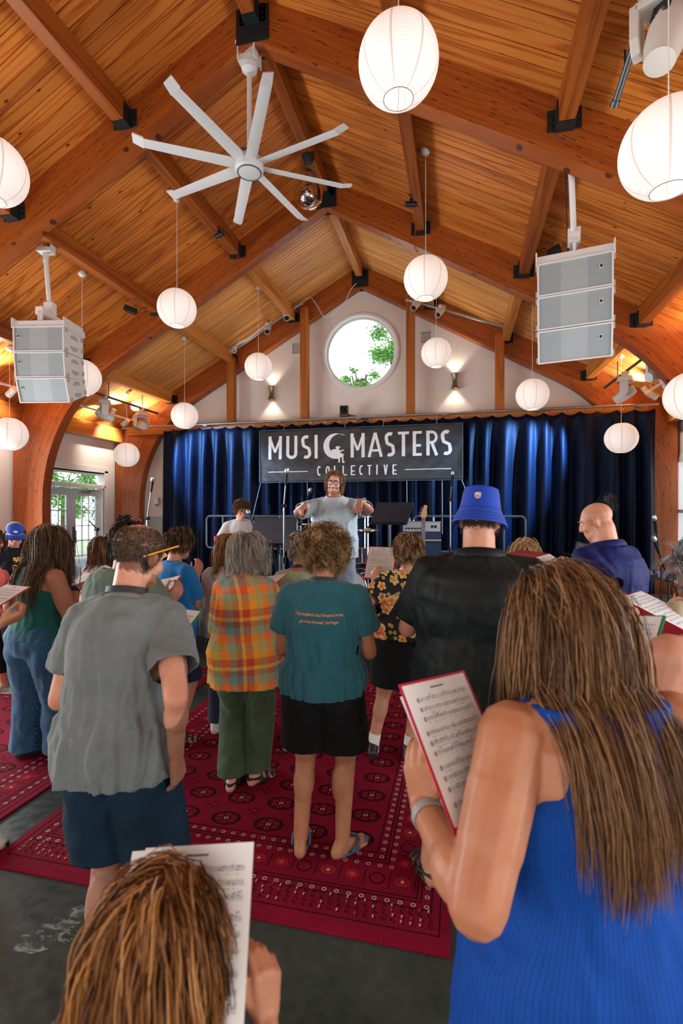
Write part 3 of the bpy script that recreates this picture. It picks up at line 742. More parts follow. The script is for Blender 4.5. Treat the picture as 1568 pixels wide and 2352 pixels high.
# left-eave tracks; right-eave tracks and wash heads are added to brighten the ceiling
def track_light(x, y, sg, label, energy, spot=120):
    t = thing('track_light', label, 'track light', (x, y, 3.86), 0, 'white track lights along the eaves')
    MB().box((0, 0, 0), (.035, 1.6, .03)).build('track', WHITEM, t)
    for q in (-.6, .6): MB().tube([(0, q, 0), (0, q, deck(x) - 3.86)], .006, 5).build('hanger_rod', WHITEM, t)
    for yy in (-.15, .55):
        a = Vector((sg * .75, .1, .35 if yy < 0 else -.45)).normalized(); c = Vector((0, yy, -.09))
        ho = MB().lathe([(0, -.09), (.045, -.09), (.055, -.06), (.055, .09), (.05, .09), (.048, .06), (0, .06)], c, a, 16).build('spot_head', WHITEM, t, smooth=35); MB().tube([(0, yy, 0), c], .012, 6).build('stem', WHITEM, ho)
        p = Vector((x, y, 3.86)) + c + a * .12; light('track_beam', 'SPOT', p, energy * (.35 if yy < 0 else .6), (1.0, .78, .48) if yy < 0 else (1.0, .88, .75), p + a, .03, spot=100, blend=.7)
        u = Vector((-sg * .55, 0, .85)).normalized(); ho = MB().lathe([(0, -.06), (.04, -.06), (.05, .07), (.045, .05), (0, .04)], Vector((0, yy + .3, .06)), u, 14).build('spot_head', WHITEM, t, smooth=35)  # extra up-aimed head, added to brighten the ceiling boards
        p = Vector((x, y + yy + .3, 3.92)) + u * .09; light('added_track_wash', 'SPOT', p, energy, (1.0, .86, .66), p + u, .06, spot=spot, blend=.9)
track_light(-7.0, 8.8, -1, 'white track with spot heads washing the left eave beside the french doors', 85)
track_light(-7.0, 6.0, -1, 'white track with spot heads on the left eave before the middle arch', 85); track_light(3.1, 8.6, 1, 'added track with spot heads brightening the right ceiling beside the curtain', 70); track_light(3.1, 6.0, 1, 'added unseen track with spot heads brightening the right ceiling beyond the frame edge', 70)
# cylindrical spots on the two gable pipes
def cyl_spot(loc, aim, label):
    t = thing('cylinder_spotlight', label, 'stage light', loc, 0, 'white cylindrical spotlights on the gable pipes')
    a = Vector(aim).normalized(); c = Vector((0, 0, -.10))
    ho = MB().lathe([(0, -.20), (.05, -.20), (.068, -.17), (.07, -.02), (.062, .0), (.062, .15), (.055, .16), (.052, .12), (.0, .12)], c, a, 20).build('housing', WARMW, t, smooth=35)
    MB().lathe([(0, .121), (.05, .122)], c, a, 20, cap=False).build('lens', DARKLENS, ho)
    x_, y_, d_ = basis(a); v = MB()
    for k in range(5): v.box(c + x_ * .0 + d_ * (-.02 - .025 * k) - y_ * .069, (.006, .006, .012))
    v.build('vent_slots', BLACKM, ho)
    b = MB()
    for q in (-1, 1): b.tube([c + x_ * q * .075, c + x_ * q * .08 + Vector((0, 0, .05)), (0, 0, 0)], .008, 5)
    b.tube([(-.03, 0, 0), (.03, 0, 0)], .035, 8); b.build('bracket', WARMW, t)
    MB().tube(smoothpath([c - d_ * .2, c - d_ * .26 + Vector((.03, 0, .05)), (0.06, 0, .06), (0, 0, .02)], 5), .006, 5).build('power_cable', CABLEB, t)
pL0, pL1 = Vector((-4.60, 9.62, 5.23)), Vector((-3.10, 9.62, 6.08))
pR0, pR1 = Vector((-0.97, 9.62, 5.94)), Vector((0.76, 9.62, 5.28))
pipe(pL0, pL1, .026, 'galvanised pipe with two spotlights left of the round window', PIPE, 0)
pipe(pR0, pR1, .026, 'galvanised pipe with two spotlights right of the round window', PIPE, 0)
for p0, p1, ks, side in ((pL0, pL1, (.52, .80), ('lower left', 'upper right')), (pR0, pR1, (.10, .36), ('left', 'right'))):
    for k, w_ in zip(ks, side):
        cyl_spot(p0.lerp(p1, k) + Vector((0, -.07, .02)), (.28 if p0 is pL0 else -.30, -.75, -.75), 'white cylindrical spotlight, %s one on the %s gable pipe' % (w_, 'left' if p0 is pL0 else 'right'))
# bundled cables along the left gable pipe
t = thing('cable_bundle', 'bundle of white cables running up the left gable pipe', 'cable', pL0)
for k in range(6):
    o = Vector((0, -.03, .05))
    pts = [Vector((-.10, 0, .0)), Vector((-.02 + .02 * k, -.05, .02 - .02 * k)), Vector((.12, -.03, .12)), Vector((.35, -.02, .22)), Vector((.62, -.03, .38)), Vector((.85, -.02, .5))]
    MB().tube(smoothpath([p + Vector((rnd.uniform(-.02, .02), rnd.uniform(-.03, 0), rnd.uniform(-.025, .025))) for p in pts], 5), .009, 5).build('cable', CABLEW, t, smooth=True)
t = thing('drooping_cable', 'thin white cable drooping across the gable beam', 'cable', (-3.0, 9.75, 6.0))
MB().tube(smoothpath([(-.1, 0, .2), (.05, 0, .23), (.2, 0, .02), (.32, 0, -.17), (.5, 0, -.17), (.75, 0, .05), (.88, 0, .3), (1.0, 0, .42)], 6), .007, 5).build('cable', CABLEW, t)

# small black cameras and boxes on the purlins
def small_spot(p, label, aim=(.6, -.5, -.3)):
    t = thing('small_black_camera', label, 'camera', p, 0, 'small black cameras on the purlins'); a = Vector(aim).normalized()
    MB().lathe([(0, -.07), (.03, -.07), (.034, -.05), (.034, .07), (.028, .075), (.0, .06)], (0, 0, -.05), a, 12).build('housing', BLACKM, t, smooth=40)
    MB().box((0, 0, -.01), (.04, .04, .05)).tube([(0, 0, 0), (0, 0, .08)], .008, 5).build('mount', BLACKM, t)
    MB().tube(smoothpath([(0, 0, .05), (-.05, .02, .10), (.02, .08, .06), (.08, .2, .02)], 5), .005, 5).build('cable', CABLEB, t)
small_spot(at_d(503, 532, 7.0), 'small black camera under the purlin left of the fan', (.8, -.2, .05))
small_spot(at_d(944, 460, 6.2), 'small black camera on the purlin below the largest lantern', (-.8, -.3, -.05))
t = thing('junction_box', 'small black device strapped beside the left purlin', 'box', at_d(300, 712, 7.5)); MB().box((0, 0, 0), (.19, .09, .08), (0, 18, 30)).build('case', BLACKM, t, bevel=.008)
MB().tube(smoothpath([(.08, 0, 0), (.14, 0, -.06), (.18, 0, .0), (.22, .1, .06)], 5), .006, 5).build('cable', CABLEB, t)
t = thing('junction_box', 'small black device beside the purlin above the right speaker', 'box', at_d(1272, 577, 6.1)); MB().box((0, 0, 0), (.16, .09, .08), (0, -18, -20)).build('case', BLACKM, t, bevel=.008)
MB().tube(smoothpath([(-.07, 0, 0), (-.12, 0, .05), (-.14, .05, .06)], 5), .006, 5).build('cable', CABLEB, t)
for p, lab, l in ((at_d(545, 590, 7.45), 'red cord dangling from the bracket left of the fan', .25), (at_d(952, 525, 6.5), 'red cord dangling from the bracket below the largest lantern', .30)):
    o = MB().tube(smoothpath([(0, 0, .1), (.01, 0, 0), (-.01, 0, -l * .6), (.03, 0, -l), (.05, 0, -l * .95)], 5), .006, 5).build('red_cord', mat('red_cord', (.35, .02, .015), .5), None, loc=p); tag(o, lab, 'cord')

# wall sconces, vents, wall plates
BRONZE = mat('brushed_bronze', (0.30, 0.25, 0.20), 0.35, 0.9)
for p, lab in ((at_y(623, 903, 10.03), 'hourglass bronze wall sconce left of the round window'), (at_y(1044, 875, 10.03), 'hourglass bronze wall sconce right of the round window')):
    t = thing('wall_sconce', lab, 'wall lamp', p, 0, 'hourglass sconces on the gable wall')
    MB().lathe([(.075, -.15), (.06, -.11), (.045, -.05), (.042, 0), (.045, .05), (.06, .11), (.075, .15)], n=20, cap=False).build('shade', BRONZE, t, smooth='all')
    MB().box((0, .05, 0), (.06, .08, .10)).build('wall_mount', BRONZE, t, bevel=.004)
    MB().ell((0, 0, .08), .03, nu=10, nv=6).ell((0, 0, -.08), .03, nu=10, nv=6).build('bulb', mat('sconce_bulb', (1, 1, 1), .5, emit=(1, .82, .6), estr=20), t)
    for s in (1, -1): light('sconce_beam', 'SPOT', p + Vector((0, 0, s * .155)), 9, (1.0, .84, .66), p + Vector((0, .05, s)), .03, spot=100, blend=.5)
VENT = mat('vent_paint', (.46, .43, .41), .6)
for p, lab in ((at_y(681, 801, 10.11), 'square air vent on the gable wall left of the round window'), (at_y(978, 775, 10.11), 'square air vent on the gable wall right of the round window')):
    t = thing('air_vent', lab, 'vent', p, 0, 'square vents on the gable wall')
    f = MB()
    for q in (-1, 1): f.box((q * .085, 0, 0), (.02, .02, .21)).box((0, 0, q * .10), (.19, .02, .02))
    f.build('frame', VENT, t)
    for k in range(6): MB().box((0, .0, -.075 + .03 * k), (.16, .004, .022), (35, 0, 0)).build('slat', VENT, t)
p = at_y(360, 1150, 10.08); t = thing('soap_dispenser', 'small white wall dispenser left of the curtain', 'dispenser', p)
MB().box((0, 0, 0), (.11, .08, .16), taper=.9).build('body', WHITEM, t, bevel=.012); MB().box((0, -.02, -.10), (.05, .05, .05)).build('spout', mat('grey_plastic', (.3, .3, .3), .5), t)
p = at_y(382, 1128, 10.10); t = thing('light_switch', 'white switch plate on the wall beside the curtain edge', 'switch', p)
MB().box((0, 0, 0), (.08, .02, .12)).build('plate', WHITEM, t, bevel=.004); MB().box((0, -.012, 0), (.02, .012, .04)).build('rocker', TRIMW, t)
# ------------------------------------------------------------------ stage platform
ST_Z = 0.46
STAGEB = mat('stage_black', (0.012, 0.012, 0.014), 0.7, bump=.1)
t = thing('stage_platform', 'low black stage platform in front of the curtain', 'stage', (-1.9, 7.7, 0))
for ix in range(3):
    for iy in range(2):
        MB().box((-2.05 + 2.05 * ix, -.92 + 1.84 * iy, ST_Z - .04), (2.04, 1.83, .08)).build('deck_panel', STAGEB, t, bevel=.006)
MB().box((0, -1.80, (ST_Z - .08) / 2), (6.1, .03, ST_Z - .08)).build('skirt', mat('stage_skirt', (.015, .015, .018), .9), t)
for q in (-3.0, 3.0): MB().box((q, 0, (ST_Z - .08) / 2), (.03, 3.6, ST_Z - .08)).build('skirt', mat('stage_skirt', (.015, .015, .018), .9), t)
t = tag(MB().box((0, 0, .003), (5.6, 1.6, .006)).build('stage_carpet', mat('stage_carpet', (.20, .015, .05), .95, bump=.3, bscale=300, var=.3, vscale=30), None, loc=(-1.9, 6.95, ST_Z)), 'magenta red carpet on the front of the stage', 'rug')

# ------------------------------------------------------------------ curtain, header beam, rail
def velvet():
    m, b = newmat('navy_velvet'); co = b.coord(); n = b.noise(b.mapping(co, (6, 6, 1.2)), 1.0, 3)[0]
    b.out(b.ramp(n, [(.3, (.0008, .0030, .012)), (.7, (.0020, .0085, .034))]), .55)
    b.b.inputs['Specular IOR Level'].default_value = .12
    b.b.inputs['Sheen Weight'].default_value = .0; b.b.inputs['Sheen Tint'].default_value = (.25, .5, 1, 1); b.b.inputs['Sheen Roughness'].default_value = .35
    b.bump(b.noise(co, 500, 2)[0], .1, .002); return m
VELVET = velvet()
CX0, CX1, CY, CZ1 = -6.22, 3.30, 9.60, 3.62
cur = thing('stage_curtain', 'long navy velvet curtain hanging in deep folds behind the stage', 'curtain', (-1.5, CY, 0))
def fold(x, z):
    ph = 2 * PI * (x * 3.1 + 0.55 * noise.noise(Vector((x * .9, 0, 5))) * 2.0)
    a = .085 + .04 * noise.noise(Vector((x * 1.7, 0, 9)))
    zz = (CZ1 - z) / CZ1
    k = min(1.0, .35 + zz * 3.0)
    return a * k * math.sin(ph + .5 * math.sin(z * .9 + x)) + .035 * noise.noise(Vector((x * 5.2, z * .25, 1))) * k + .018 * noise.noise(Vector((x * 11, z * .5, 2))) * k
npan = 4
for ip in range(npan):
    x0 = CX0 + (CX1 - CX0) * ip / npan; x1 = CX0 + (CX1 - CX0) * (ip + 1) / npan + .03; nx, nz = 170, 16; vs = []; fs = []
    for j in range(nz + 1):
        for i in range(nx + 1):
            x = x0 + (x1 - x0) * i / nx; s_ = abs(math.sin(x * PI / .30)); ztop = CZ1 - .055 * s_ ** .8 + .02
            tz = 1 - (j / nz) ** 1.3; z = .015 + (ztop - .015) * tz
            vs.append((x + 1.5, fold(x, z) + (.012 * ip if ip % 2 else 0), z))
    for j in range(nz):
        for i in range(nx): a = j * (nx + 1) + i; fs.append((a, a + 1, a + nx + 2, a + nx + 1))
    o = MB().add(vs, fs).build('curtain_panel', VELVET, cur, smooth='all')
    sm = o.modifiers.new('thickness', 'SOLIDIFY'); sm.thickness = .006
hk = MB()
for k in range(32):
    x = CX0 + .02 + .30 * k
    if x < CX1: hk.tube([(x + 1.5, 0, CZ1 + .0), (x + 1.5, -.012, CZ1 + .03), (x + 1.5, 0, CZ1 + .06)], .005, 5)
hk.build('hooks', STEEL, cur)
o = MB().box((0, 0, 0), (10.5, .10, .16)).build('header_beam', wood('header_beam_wood', (0.55, 0.20, 0.045), (0.45, 0.15, 0.03), (0.28, 0.08, 0.015), 'x', 3, .4), None, bevel=.004, loc=(-2.0, 9.80, 3.64)); tag(o, 'long timber header beam carrying the curtain rail', 'beam')
t = thing('curtain_rail', 'long galvanised curtain rail running across the hall', 'rail', (-1.9, 9.58, 3.70))
MB().tube([(-5.35, 0, 0), (5.25, 0, 0)], .022, 10).build('tube', PIPE, t, smooth=True)
for k in range(7): MB().box((-5.0 + 1.66 * k, .06, -.01), (.09, .14, .05)).build('rail_clamp', PIPE, t, bevel=.006)
# small black moving light sitting on the header
t = thing('small_moving_light', 'small black moving light standing on the curtain header below the round window', 'stage light', at_y(790, 958, 9.72))
MB().box((0, 0, .03), (.17, .12, .05)).box((.28, 0, -.02), (.5, .04, .04), (0, 16, 0)).build('base', mat('dark_wood_bracket', (.12, .05, .02), .6), t)
MB().box((-.07, 0, .12), (.02, .08, .16)).box((.07, 0, .12), (.02, .08, .16)).box((0, 0, .21), (.16, .08, .03)).build('yoke', BLACKM, t)
MB().lathe([(0, -.08), (.05, -.08), (.055, .08), (.045, .085), (0, .07)], (0, -.01, .11), (.1, -.5, -.85), 14).build('head', BLACKM, t, smooth=40)

# ------------------------------------------------------------------ banner
def wr(x, z):
    return .016 * noise.noise(Vector((x * 1.3 + z * 1.1, 0, z * 1.6))) + .008 * noise.noise(Vector((x * 4 - z * 4.5, 3, z * 2.2))) + .004 * noise.noise(Vector((x * 9 + z * 6, 7, z * 9)))
BY, BX0, BX1, BZ0, BZ1 = 9.33, -3.89, 0.066, 2.43, 3.465
ban = thing('stage_banner', 'black vinyl banner reading Music Masters Collective above the stage', 'banner', ((BX0 + BX1) / 2, BY, BZ0))
BO = Vector(((BX0 + BX1) / 2, BY, BZ0))
nx, nz = 110, 30; vs = []; fs = []
for j in range(nz + 1):
    for i in range(nx + 1):
        x = BX0 + (BX1 - BX0) * i / nx; z = BZ0 + (BZ1 - BZ0) * j / nz; vs.append(Vector((x, BY + wr(x, z), z)) - BO)
for j in range(nz):
    for i in range(nx): a = j * (nx + 1) + i; fs.append((a, a + 1, a + nx + 2, a + nx + 1))
vin = mat('black_vinyl', (.022, .026, .032), .33, bump=.1, bscale=60, spec=.6)
o = MB().add(vs, fs).build('vinyl_sheet', vin, ban, smooth='all'); o.modifiers.new('t', 'SOLIDIFY').thickness = .003
ed = MB()
for x in (BX0, BX1): ed.box(Vector((x, BY + wr(x, 3) - .002, (BZ0 + BZ1) / 2)) - BO, (.02, .012, BZ1 - BZ0))
for z in (BZ0, BZ1): ed.box(Vector(((BX0 + BX1) / 2, BY, z)) - BO, (BX1 - BX0, .012, .014))
ed.build('hem', mat('banner_hem', (.06, .08, .10), .5), ban)['kind'] = 'stuff'
INK = mat('banner_white_ink', (.78, .80, .84), .45)
def bx(cx): return at_y(590 + cx / 3.267, 1040, BY).x
LT = []
def stroke(pts, w, closed=False):
    """ribbon along 2-D points"""
    P = [Vector((a, b)) for a, b in pts]
    # subdivide long segments
    Q = []
    for a, b in zip(P, P[1:]):
        n = max(1, int((b - a).length / .05)); Q += [a.lerp(b, k / n) for k in range(n)]
    Q.append(P[-1]); L = []
    for i, p in enumerate(Q):
        d = (Q[min(i + 1, len(Q) - 1)] - Q[max(i - 1, 0)]).normalized(); n = Vector((-d.y, d.x)) * w / 2; L.append((p + n, p - n))
    for (a, b), (c, d) in zip(L, L[1:]): LT.append([a, b, d, c])
def arc(cx, cz, rx, rz, a0, a1, n=14): return [(cx + rx * math.cos(R(a0 + (a1 - a0) * k / n)), cz + rz * math.sin(R(a0 + (a1 - a0) * k / n))) for k in range(n + 1)]
def letter(ch, x0, x1, z0, z1, w):
    h = z1 - z0; W_ = x1 - x0; a, b = x0 + w / 2, x1 - w / 2; xm = (x0 + x1) / 2
    if ch == 'M': stroke([(a, z0), (a, z1)], w); stroke([(b, z0), (b, z1)], w); stroke([(a - w * .2, z1), (xm, z0 + h * .30)], w * .75); stroke([(b + w * .2, z1), (xm, z0 + h * .30)], w * .75)
    elif ch == 'U': r = (b - a) / 2; stroke([(a, z1), (a, z0 + r + w / 2)] + arc(xm, z0 + r + w / 2, r, r, 180, 360)[1:] + [(b, z1)], w)
    elif ch == 'S':
        r = (b - a) / 2; zt, zb = z1 - w / 2, z0 + w / 2; ht = (zt - zb)
        stroke(arc(xm, zt - r * 1.0, r, r, 55, 180, 12) + [(a + r * .25, zb + ht * .56), (b - r * .25, zb + ht * .42)] + arc(xm, zb + r, r, r, 0, -125, 12), w)
    elif ch == 'I': stroke([(xm, z0), (xm, z1)], w)
    elif ch == 'A': stroke([(a - w * .2, z0), (xm, z1)], w * .9); stroke([(b + w * .2, z0), (xm, z1)], w * .9); stroke([(x0 + W_ * .25, z0 + h * .27), (x1 - W_ * .25, z0 + h * .27)], w * .7)
    elif ch == 'T': stroke([(xm, z0), (xm, z1)], w); stroke([(x0, z1 - w * .4), (x1, z1 - w * .4)], w * .8)
    elif ch == 'E':
        stroke([(a, z0), (a, z1)], w)
        for zz in (z0 + w * .4, z0 + h * .42, z1 - w * .4): stroke([(a, zz), (x1 - (W_ * .08 if zz == z0 + h * .42 else 0), zz)], w * .8)
    elif ch == 'R':
        r = h * .25; stroke([(a, z0), (a, z1)], w); zc = z1 - r - w * .1
        stroke([(a, z1 - w * .4), (xm, z1 - w * .4)] + arc(b - r * .75, zc, r * .75, z1 - w * .4 - zc, 90, -90, 12) + [(a, zc - (z1 - w * .4 - zc))], w * .8); stroke([(xm, zc - r), (b + w * .1, z0)], w * .9)
    elif ch == 'L': stroke([(a, z1), (a, z0)], w); stroke([(a, z0 + w * .4), (x1, z0 + w * .4)], w * .8)
    elif ch == 'O': stroke(arc(xm, (z0 + z1) / 2, (b - a) / 2, h / 2 - w / 2, 0, 360, 24), w)
    elif ch == 'C': stroke(arc(xm, (z0 + z1) / 2, (b - a) / 2, h / 2 - w / 2, 50, 310, 20), w)
    elif ch == 'V': stroke([(a, z1), (xm, z0)], w); stroke([(b, z1), (xm, z0)], w)
zt, zb = 3.345, 2.885
for ch, c0, c1 in (('M', 88, 187), ('U', 220, 303), ('S', 332, 407), ('I', 432, 456), ('M', 702, 808), ('A', 833, 940), ('S', 957, 1037), ('T', 1058, 1140), ('E', 1168, 1236), ('R', 1270, 1358), ('S', 1378, 1463)):
    letter(ch, bx(c0), bx(c1), zb, zt, .062)
for ch, c in zip('COLLECTIVE', (467, 531, 594, 658, 720, 783, 844, 900, 965, 1032)):
    letter(ch, bx(c - 16), bx(c + 16), 2.545, 2.735, .026)
stroke([(bx(83), 2.635), (bx(382), 2.635)], .013); stroke([(bx(1110), 2.635), (bx(1456), 2.635)], .013)
# crescent moon as the C
mx, mz, mr = bx(590), (zt + zb) / 2, .245
out_ = arc(mx, mz, mr * 1.0, mr, 62, 300, 34); ix = arc(mx + .085, mz + .02, mr * .88, mr * .86, 58, 297, 34)
for k in range(34): LT.append([Vector(out_[k]), Vector(out_[k + 1]), Vector(ix[k + 1]), Vector(ix[k])])
# seated guitarist silhouette
def blob(pts): LT.append([Vector(p) for p in pts])
gx, gz = bx(605), 2.97
S_ = .0027
def gp(a, b): return (gx + (a - 605) * S_, gz + (265 - b) * S_)
blob([(gx + .0 + .033 * math.cos(a), gz + .112 + .036 * math.sin(a)) for a in [2 * PI * k / 14 for k in range(14)]])
blob([gp(590, 224), gp(626, 222), gp(625, 216), gp(590, 217)])
blob([gp(555, 245), gp(562, 236), gp(580, 234), gp(600, 232), gp(620, 240), gp(626, 262), gp(618, 282), gp(605, 290), gp(570, 285), gp(556, 270)])
blob([gp(615, 244), gp(650, 238), gp(650, 246), gp(618, 254)])
blob([gp(622, 262), gp(648, 268), gp(646, 280), gp(618, 284)])
blob([gp(634, 272), gp(646, 272), gp(648, 318), gp(660, 330), gp(640, 334)]); blob([gp(600, 285), gp(622, 280), gp(622, 328), gp(606, 330), gp(612, 318)])
for k in range(0): pass
let = MB()
for poly in LT:
    if len(poly) == 4 or True: let.add([Vector((p.x, BY + wr(p.x, p.y) - .006, p.y)) - BO for p in poly], [tuple(range(len(poly)))])
let.build('lettering', INK, ban)
for x, dz, dx in ((BX0 + .02, -1.6, -.45), (-2.9, -.9, .0), (-.95, -1.0, 0), (-.3, -1.0, 0), (BX1 - .02, -.9, .35)):
    MB().tube([Vector((x, BY, BZ0 + .01)) - BO, Vector((x + dx, BY + .1, BZ0 + dz)) - BO], .006, 5).build('tie_rope', mat('rope', (.35, .42, .45), .7), ban)
for x in (-3.4, -2.15, -1.4, -.4): MB().tube([Vector((x, BY, BZ1 - .01)) - BO, Vector((x, 9.56, 3.69)) - BO], .006, 5).build('tie_rope', mat('rope', (.35, .42, .45), .7), ban)

# ------------------------------------------------------------------ guard rails at the back of the stage
def guard_rail(x0, x1, label, y=8.9):
    t = thing('guard_rail', label, 'railing', ((x0 + x1) / 2, y, ST_Z), 0, 'steel guard rails at the back of the stage'); h = x1 - x0; a = h / 2; z0, z1, r = .68, 1.30, .08
    loop = []
    for cx, cz, a0 in ((a - r, z1 - r, 0), (-a + r, z1 - r, 90), (-a + r, z0 + r, 180), (a - r, z0 + r, 270)):
        loop += [(cx + r * math.cos(R(a0 + 90 * k / 5)), 0, cz + r * math.sin(R(a0 + 90 * k / 5))) for k in range(6)]
    MB().tube(loop, .021, 8, closed=True).build('hoop', mat('rail_steel', (.16, .22, .27), .35, .7), t, smooth=True)
    for q in (-a + .35, a - .35): MB().tube([(q, 0, 0), (q, 0, z1)], .021, 8).build('post', mat('rail_steel', (.16, .22, .27), .35, .7), t, smooth=True)
guard_rail(-4.83, -2.95, 'left steel guard rail behind the keyboard player'); guard_rail(-2.88, -.85, 'middle steel guard rail behind the drum kit'); guard_rail(-.78, 1.10, 'right steel guard rail behind the bass amplifier')

# ------------------------------------------------------------------ microphone stands
MIC = mat('mic_silver', (.42, .44, .47), .35, .8); STANDB = mat('stand_black', (.02, .025, .03), .4, .5); STANDC = mat('stand_steel', (.16, .20, .24), .3, .8)
def mic_stand(base, joint_h, tip, label, m=None, mic=True, legs=.30, clip=False):
    m = m or STANDB; b = Vector(base); t = thing('microphone_stand', label, 'mic stand', b, 0, 'microphone stands'); tp = Vector(tip) - b; j = Vector((0, 0, joint_h))
    MB().tube([(0, 0, .06), (0, 0, joint_h * .55)], .016, 8).tube([(0, 0, joint_h * .5), (0, 0, joint_h)], .011, 8).build('upright', m, t, smooth=True)
    MB().lathe([(.022, -.035), (.026, -.03), (.026, .03), (.02, .035)], (0, 0, joint_h * .55), n=10).build('clutch', STANDB, t)
    for k in range(3):
        a = 2 * PI * k / 3 + .4; MB().tube([(0, 0, .16), (legs * math.cos(a), legs * math.sin(a), .012)], .010, 6).build('leg', m, t, smooth=True)
    d = (tp - j); MB().tube([j - d * .22, tp], .009, 8).build('boom', m, t, smooth=True)
    MB().lathe([(.02, -.03), (.024, 0), (.02, .03)], j, (1, 0, 0), 10).build('boom_joint', STANDB, t)
    if mic:
        a = d.normalized(); mo = MB().lathe([(.010, -.02), (.014, .0), (.018, .13), (.02, .135)], tp, a, 12).build('microphone', STANDB, t, smooth=40)
        MB().lathe([(.019, .13), (.027, .145), (.028, .165), (.018, .19), (0, .195)], tp, a, 12).build('grille', MIC, mo, smooth=True)
    return t
def deckp(px, py, d, z=ST_Z):
    p = at_d(px, py, d); return Vector((p.x, p.y, z))
mic_stand(deckp(652, 1200, 5.95), 1.45, at_d(656, 1112, 5.9), 'tall straight microphone stand beside the conductor', STANDC)
mic_stand(deckp(1034, 1200, 7.0), 1.55, at_d(1037, 1113, 6.95), 'tall microphone stand left of the bucket hat', STANDC)
mic_stand(deckp(688, 1250, 7.3), 1.2, at_d(706, 1146, 7.0), 'boom microphone stand behind the conductor arm', STANDB, mic=True)
mic_stand(deckp(866, 1260, 7.2), 1.35, at_d(848, 1160, 7.0), 'boom microphone stand over the cymbals right of the conductor', STANDB)
mic_stand(deckp(596, 1220, 6.35), .95, at_d(578, 1200, 6.45), 'low microphone stand in front of the keyboard player', STANDB)
b = at_d(338, 1200, 6.6); b.z = 0
mic_stand(b, 1.75, at_d(347, 1127, 6.5), 'tall microphone stand left of the curtain near the wall', STANDC)
b = at_d(1518, 1250, 5.5); b.z = 0
mic_stand(b, 1.25, at_d(1507, 1222, 5.45), 'empty black microphone stand before the right arch leg', STANDB)
b = at_d(1535, 1300, 5.0); b.z = 0
mic_stand(b, 1.15, at_d(1512, 1268, 4.9), 'lower microphone stand before the right arch leg', STANDB)
b = at_d(222, 1250, 6.8); b.z = 0
mic_stand(b, 1.60, at_d(205, 1196, 6.8), 'clip-on lamp stand in front of the french doors', STANDB, mic=False)

# ------------------------------------------------------------------ music stands
def music_stand(base, h, yaw, tilt, label, w=.52):
    t = thing('music_stand', label, 'music stand', base, yaw, 'black music stands')
    MB().tube([(0, 0, .05), (0, 0, h)], .013, 8).build('upright', STANDB, t, smooth=True)
    for k in range(3):
        a = 2 * PI * k / 3; MB().tube([(0, 0, .18), (.26 * math.cos(a), .26 * math.sin(a), .01)], .010, 6).build('leg', STANDB, t)
    M = Matrix.Translation((0, 0, h)) @ Matrix.Rotation(R(tilt), 4, 'X'); d = MB(); d.box((0, 0, .12), (w, .006, .34)); d.box((0, .03, -.05), (w, .06, .006))
    for i, v in enumerate(d.v): d.v[i] = tuple(M @ Vector(v))
    d.build('desk', mat('desk_black', (.02, .022, .032), .4, .2), t)
music_stand(deckp(893, 1250, 6.2), 1.26, R(160), 35, 'black music stand left of the bass amplifier')
music_stand(deckp(624, 1250, 6.1), 1.03, R(170), 18, 'black music stand behind the red keyboard', .62)

# ------------------------------------------------------------------ red keyboard
t = thing('stage_keyboard', 'red stage keyboard on a stand in front of its player', 'keyboard', at_d(578, 1238, 6.55), R(8))
t.location.z = ST_Z; MW[t.name] = Matrix.Translation(t.location) @ Matrix.Rotation(R(8), 4, 'Z')
REDK = mat('keyboard_red', (.55, .012, .02), .3, coat=.4); zk = 1.03
MB().box((0, 0, zk), (.92, .30, .075)).build('body', REDK, t, bevel=.01)
MB().box((0, .06, zk + .040), (.86, .13, .008)).build('white_keys', mat('ivory_keys', (.75, .75, .73), .3), t)
bk = MB()
for k in range(36):
    if k % 7 not in (2, 6): bk.box((-.42 + .0245 * k, .035, zk + .05), (.011, .08, .012))
bk.build('black_keys', STAGEB, t)['kind'] = 'stuff'
kn = MB()
for k in range(9): kn.lathe([(.012, 0), (.010, .018), (0, .018)], (-.3 + .075 * k, -.09, zk + .038), n=8)
kn.build('control_knobs', WHITEM, t)
for q in (-.32, .32):
    MB().beam((q, -.28, .02), (q, .22, zk - .05), .03, .03).build('stand_leg', STANDB, t); MB().beam((q, .28, .02), (q, -.22, zk - .05), .03, .03).build('stand_leg', STANDB, t)
MB().tube([(.3, -.15, zk), (.45, -.2, .8), (.4, -.2, .1)], .008, 6).build('power_cable', CABLEB, t)

# ------------------------------------------------------------------ drum kit and cymbals
DB = deckp(805, 1260, 7.3); t = thing('drum_kit', 'drum kit with chrome hardware behind the conductor', 'drum kit', DB)
DRUMC = mat('drum_blue_wrap', (.02, .03, .07), .25, coat=.6); SKIN = mat('drum_head', (.6, .6, .58), .5)
def drum(c, r, h, ax, name='drum'):
    a = Vector(ax).normalized(); o = MB().lathe([(r, -h / 2), (r, h / 2)], c, a, 28).build(name, DRUMC, t, smooth=40)
    MB().lathe([(0, h / 2 + .004), (r * .97, h / 2 + .004)], c, a, 28, cap=False).build('drum_head', SKIN, o)
    hp = MB()
    for s in (-1, 1):
        x_, y_, d_ = basis(a); hp.tube([Vector(c) + d_ * s * h / 2 + (x_ * math.cos(u) + y_ * math.sin(u)) * (r + .006) for u in [2 * PI * k / 28 for k in range(28)]], .008, 5, closed=True)
    hp.build('hoops', STEEL, o)['kind'] = 'stuff'
    lg = MB()
    for k in range(8):
        u = 2 * PI * k / 8; p = Vector(c) + (x_ * math.cos(u) + y_ * math.sin(u)) * (r + .012); lg.tube([p - d_ * h * .45, p + d_ * h * .45], .007, 5)
    lg.build('lugs', STEEL, o)
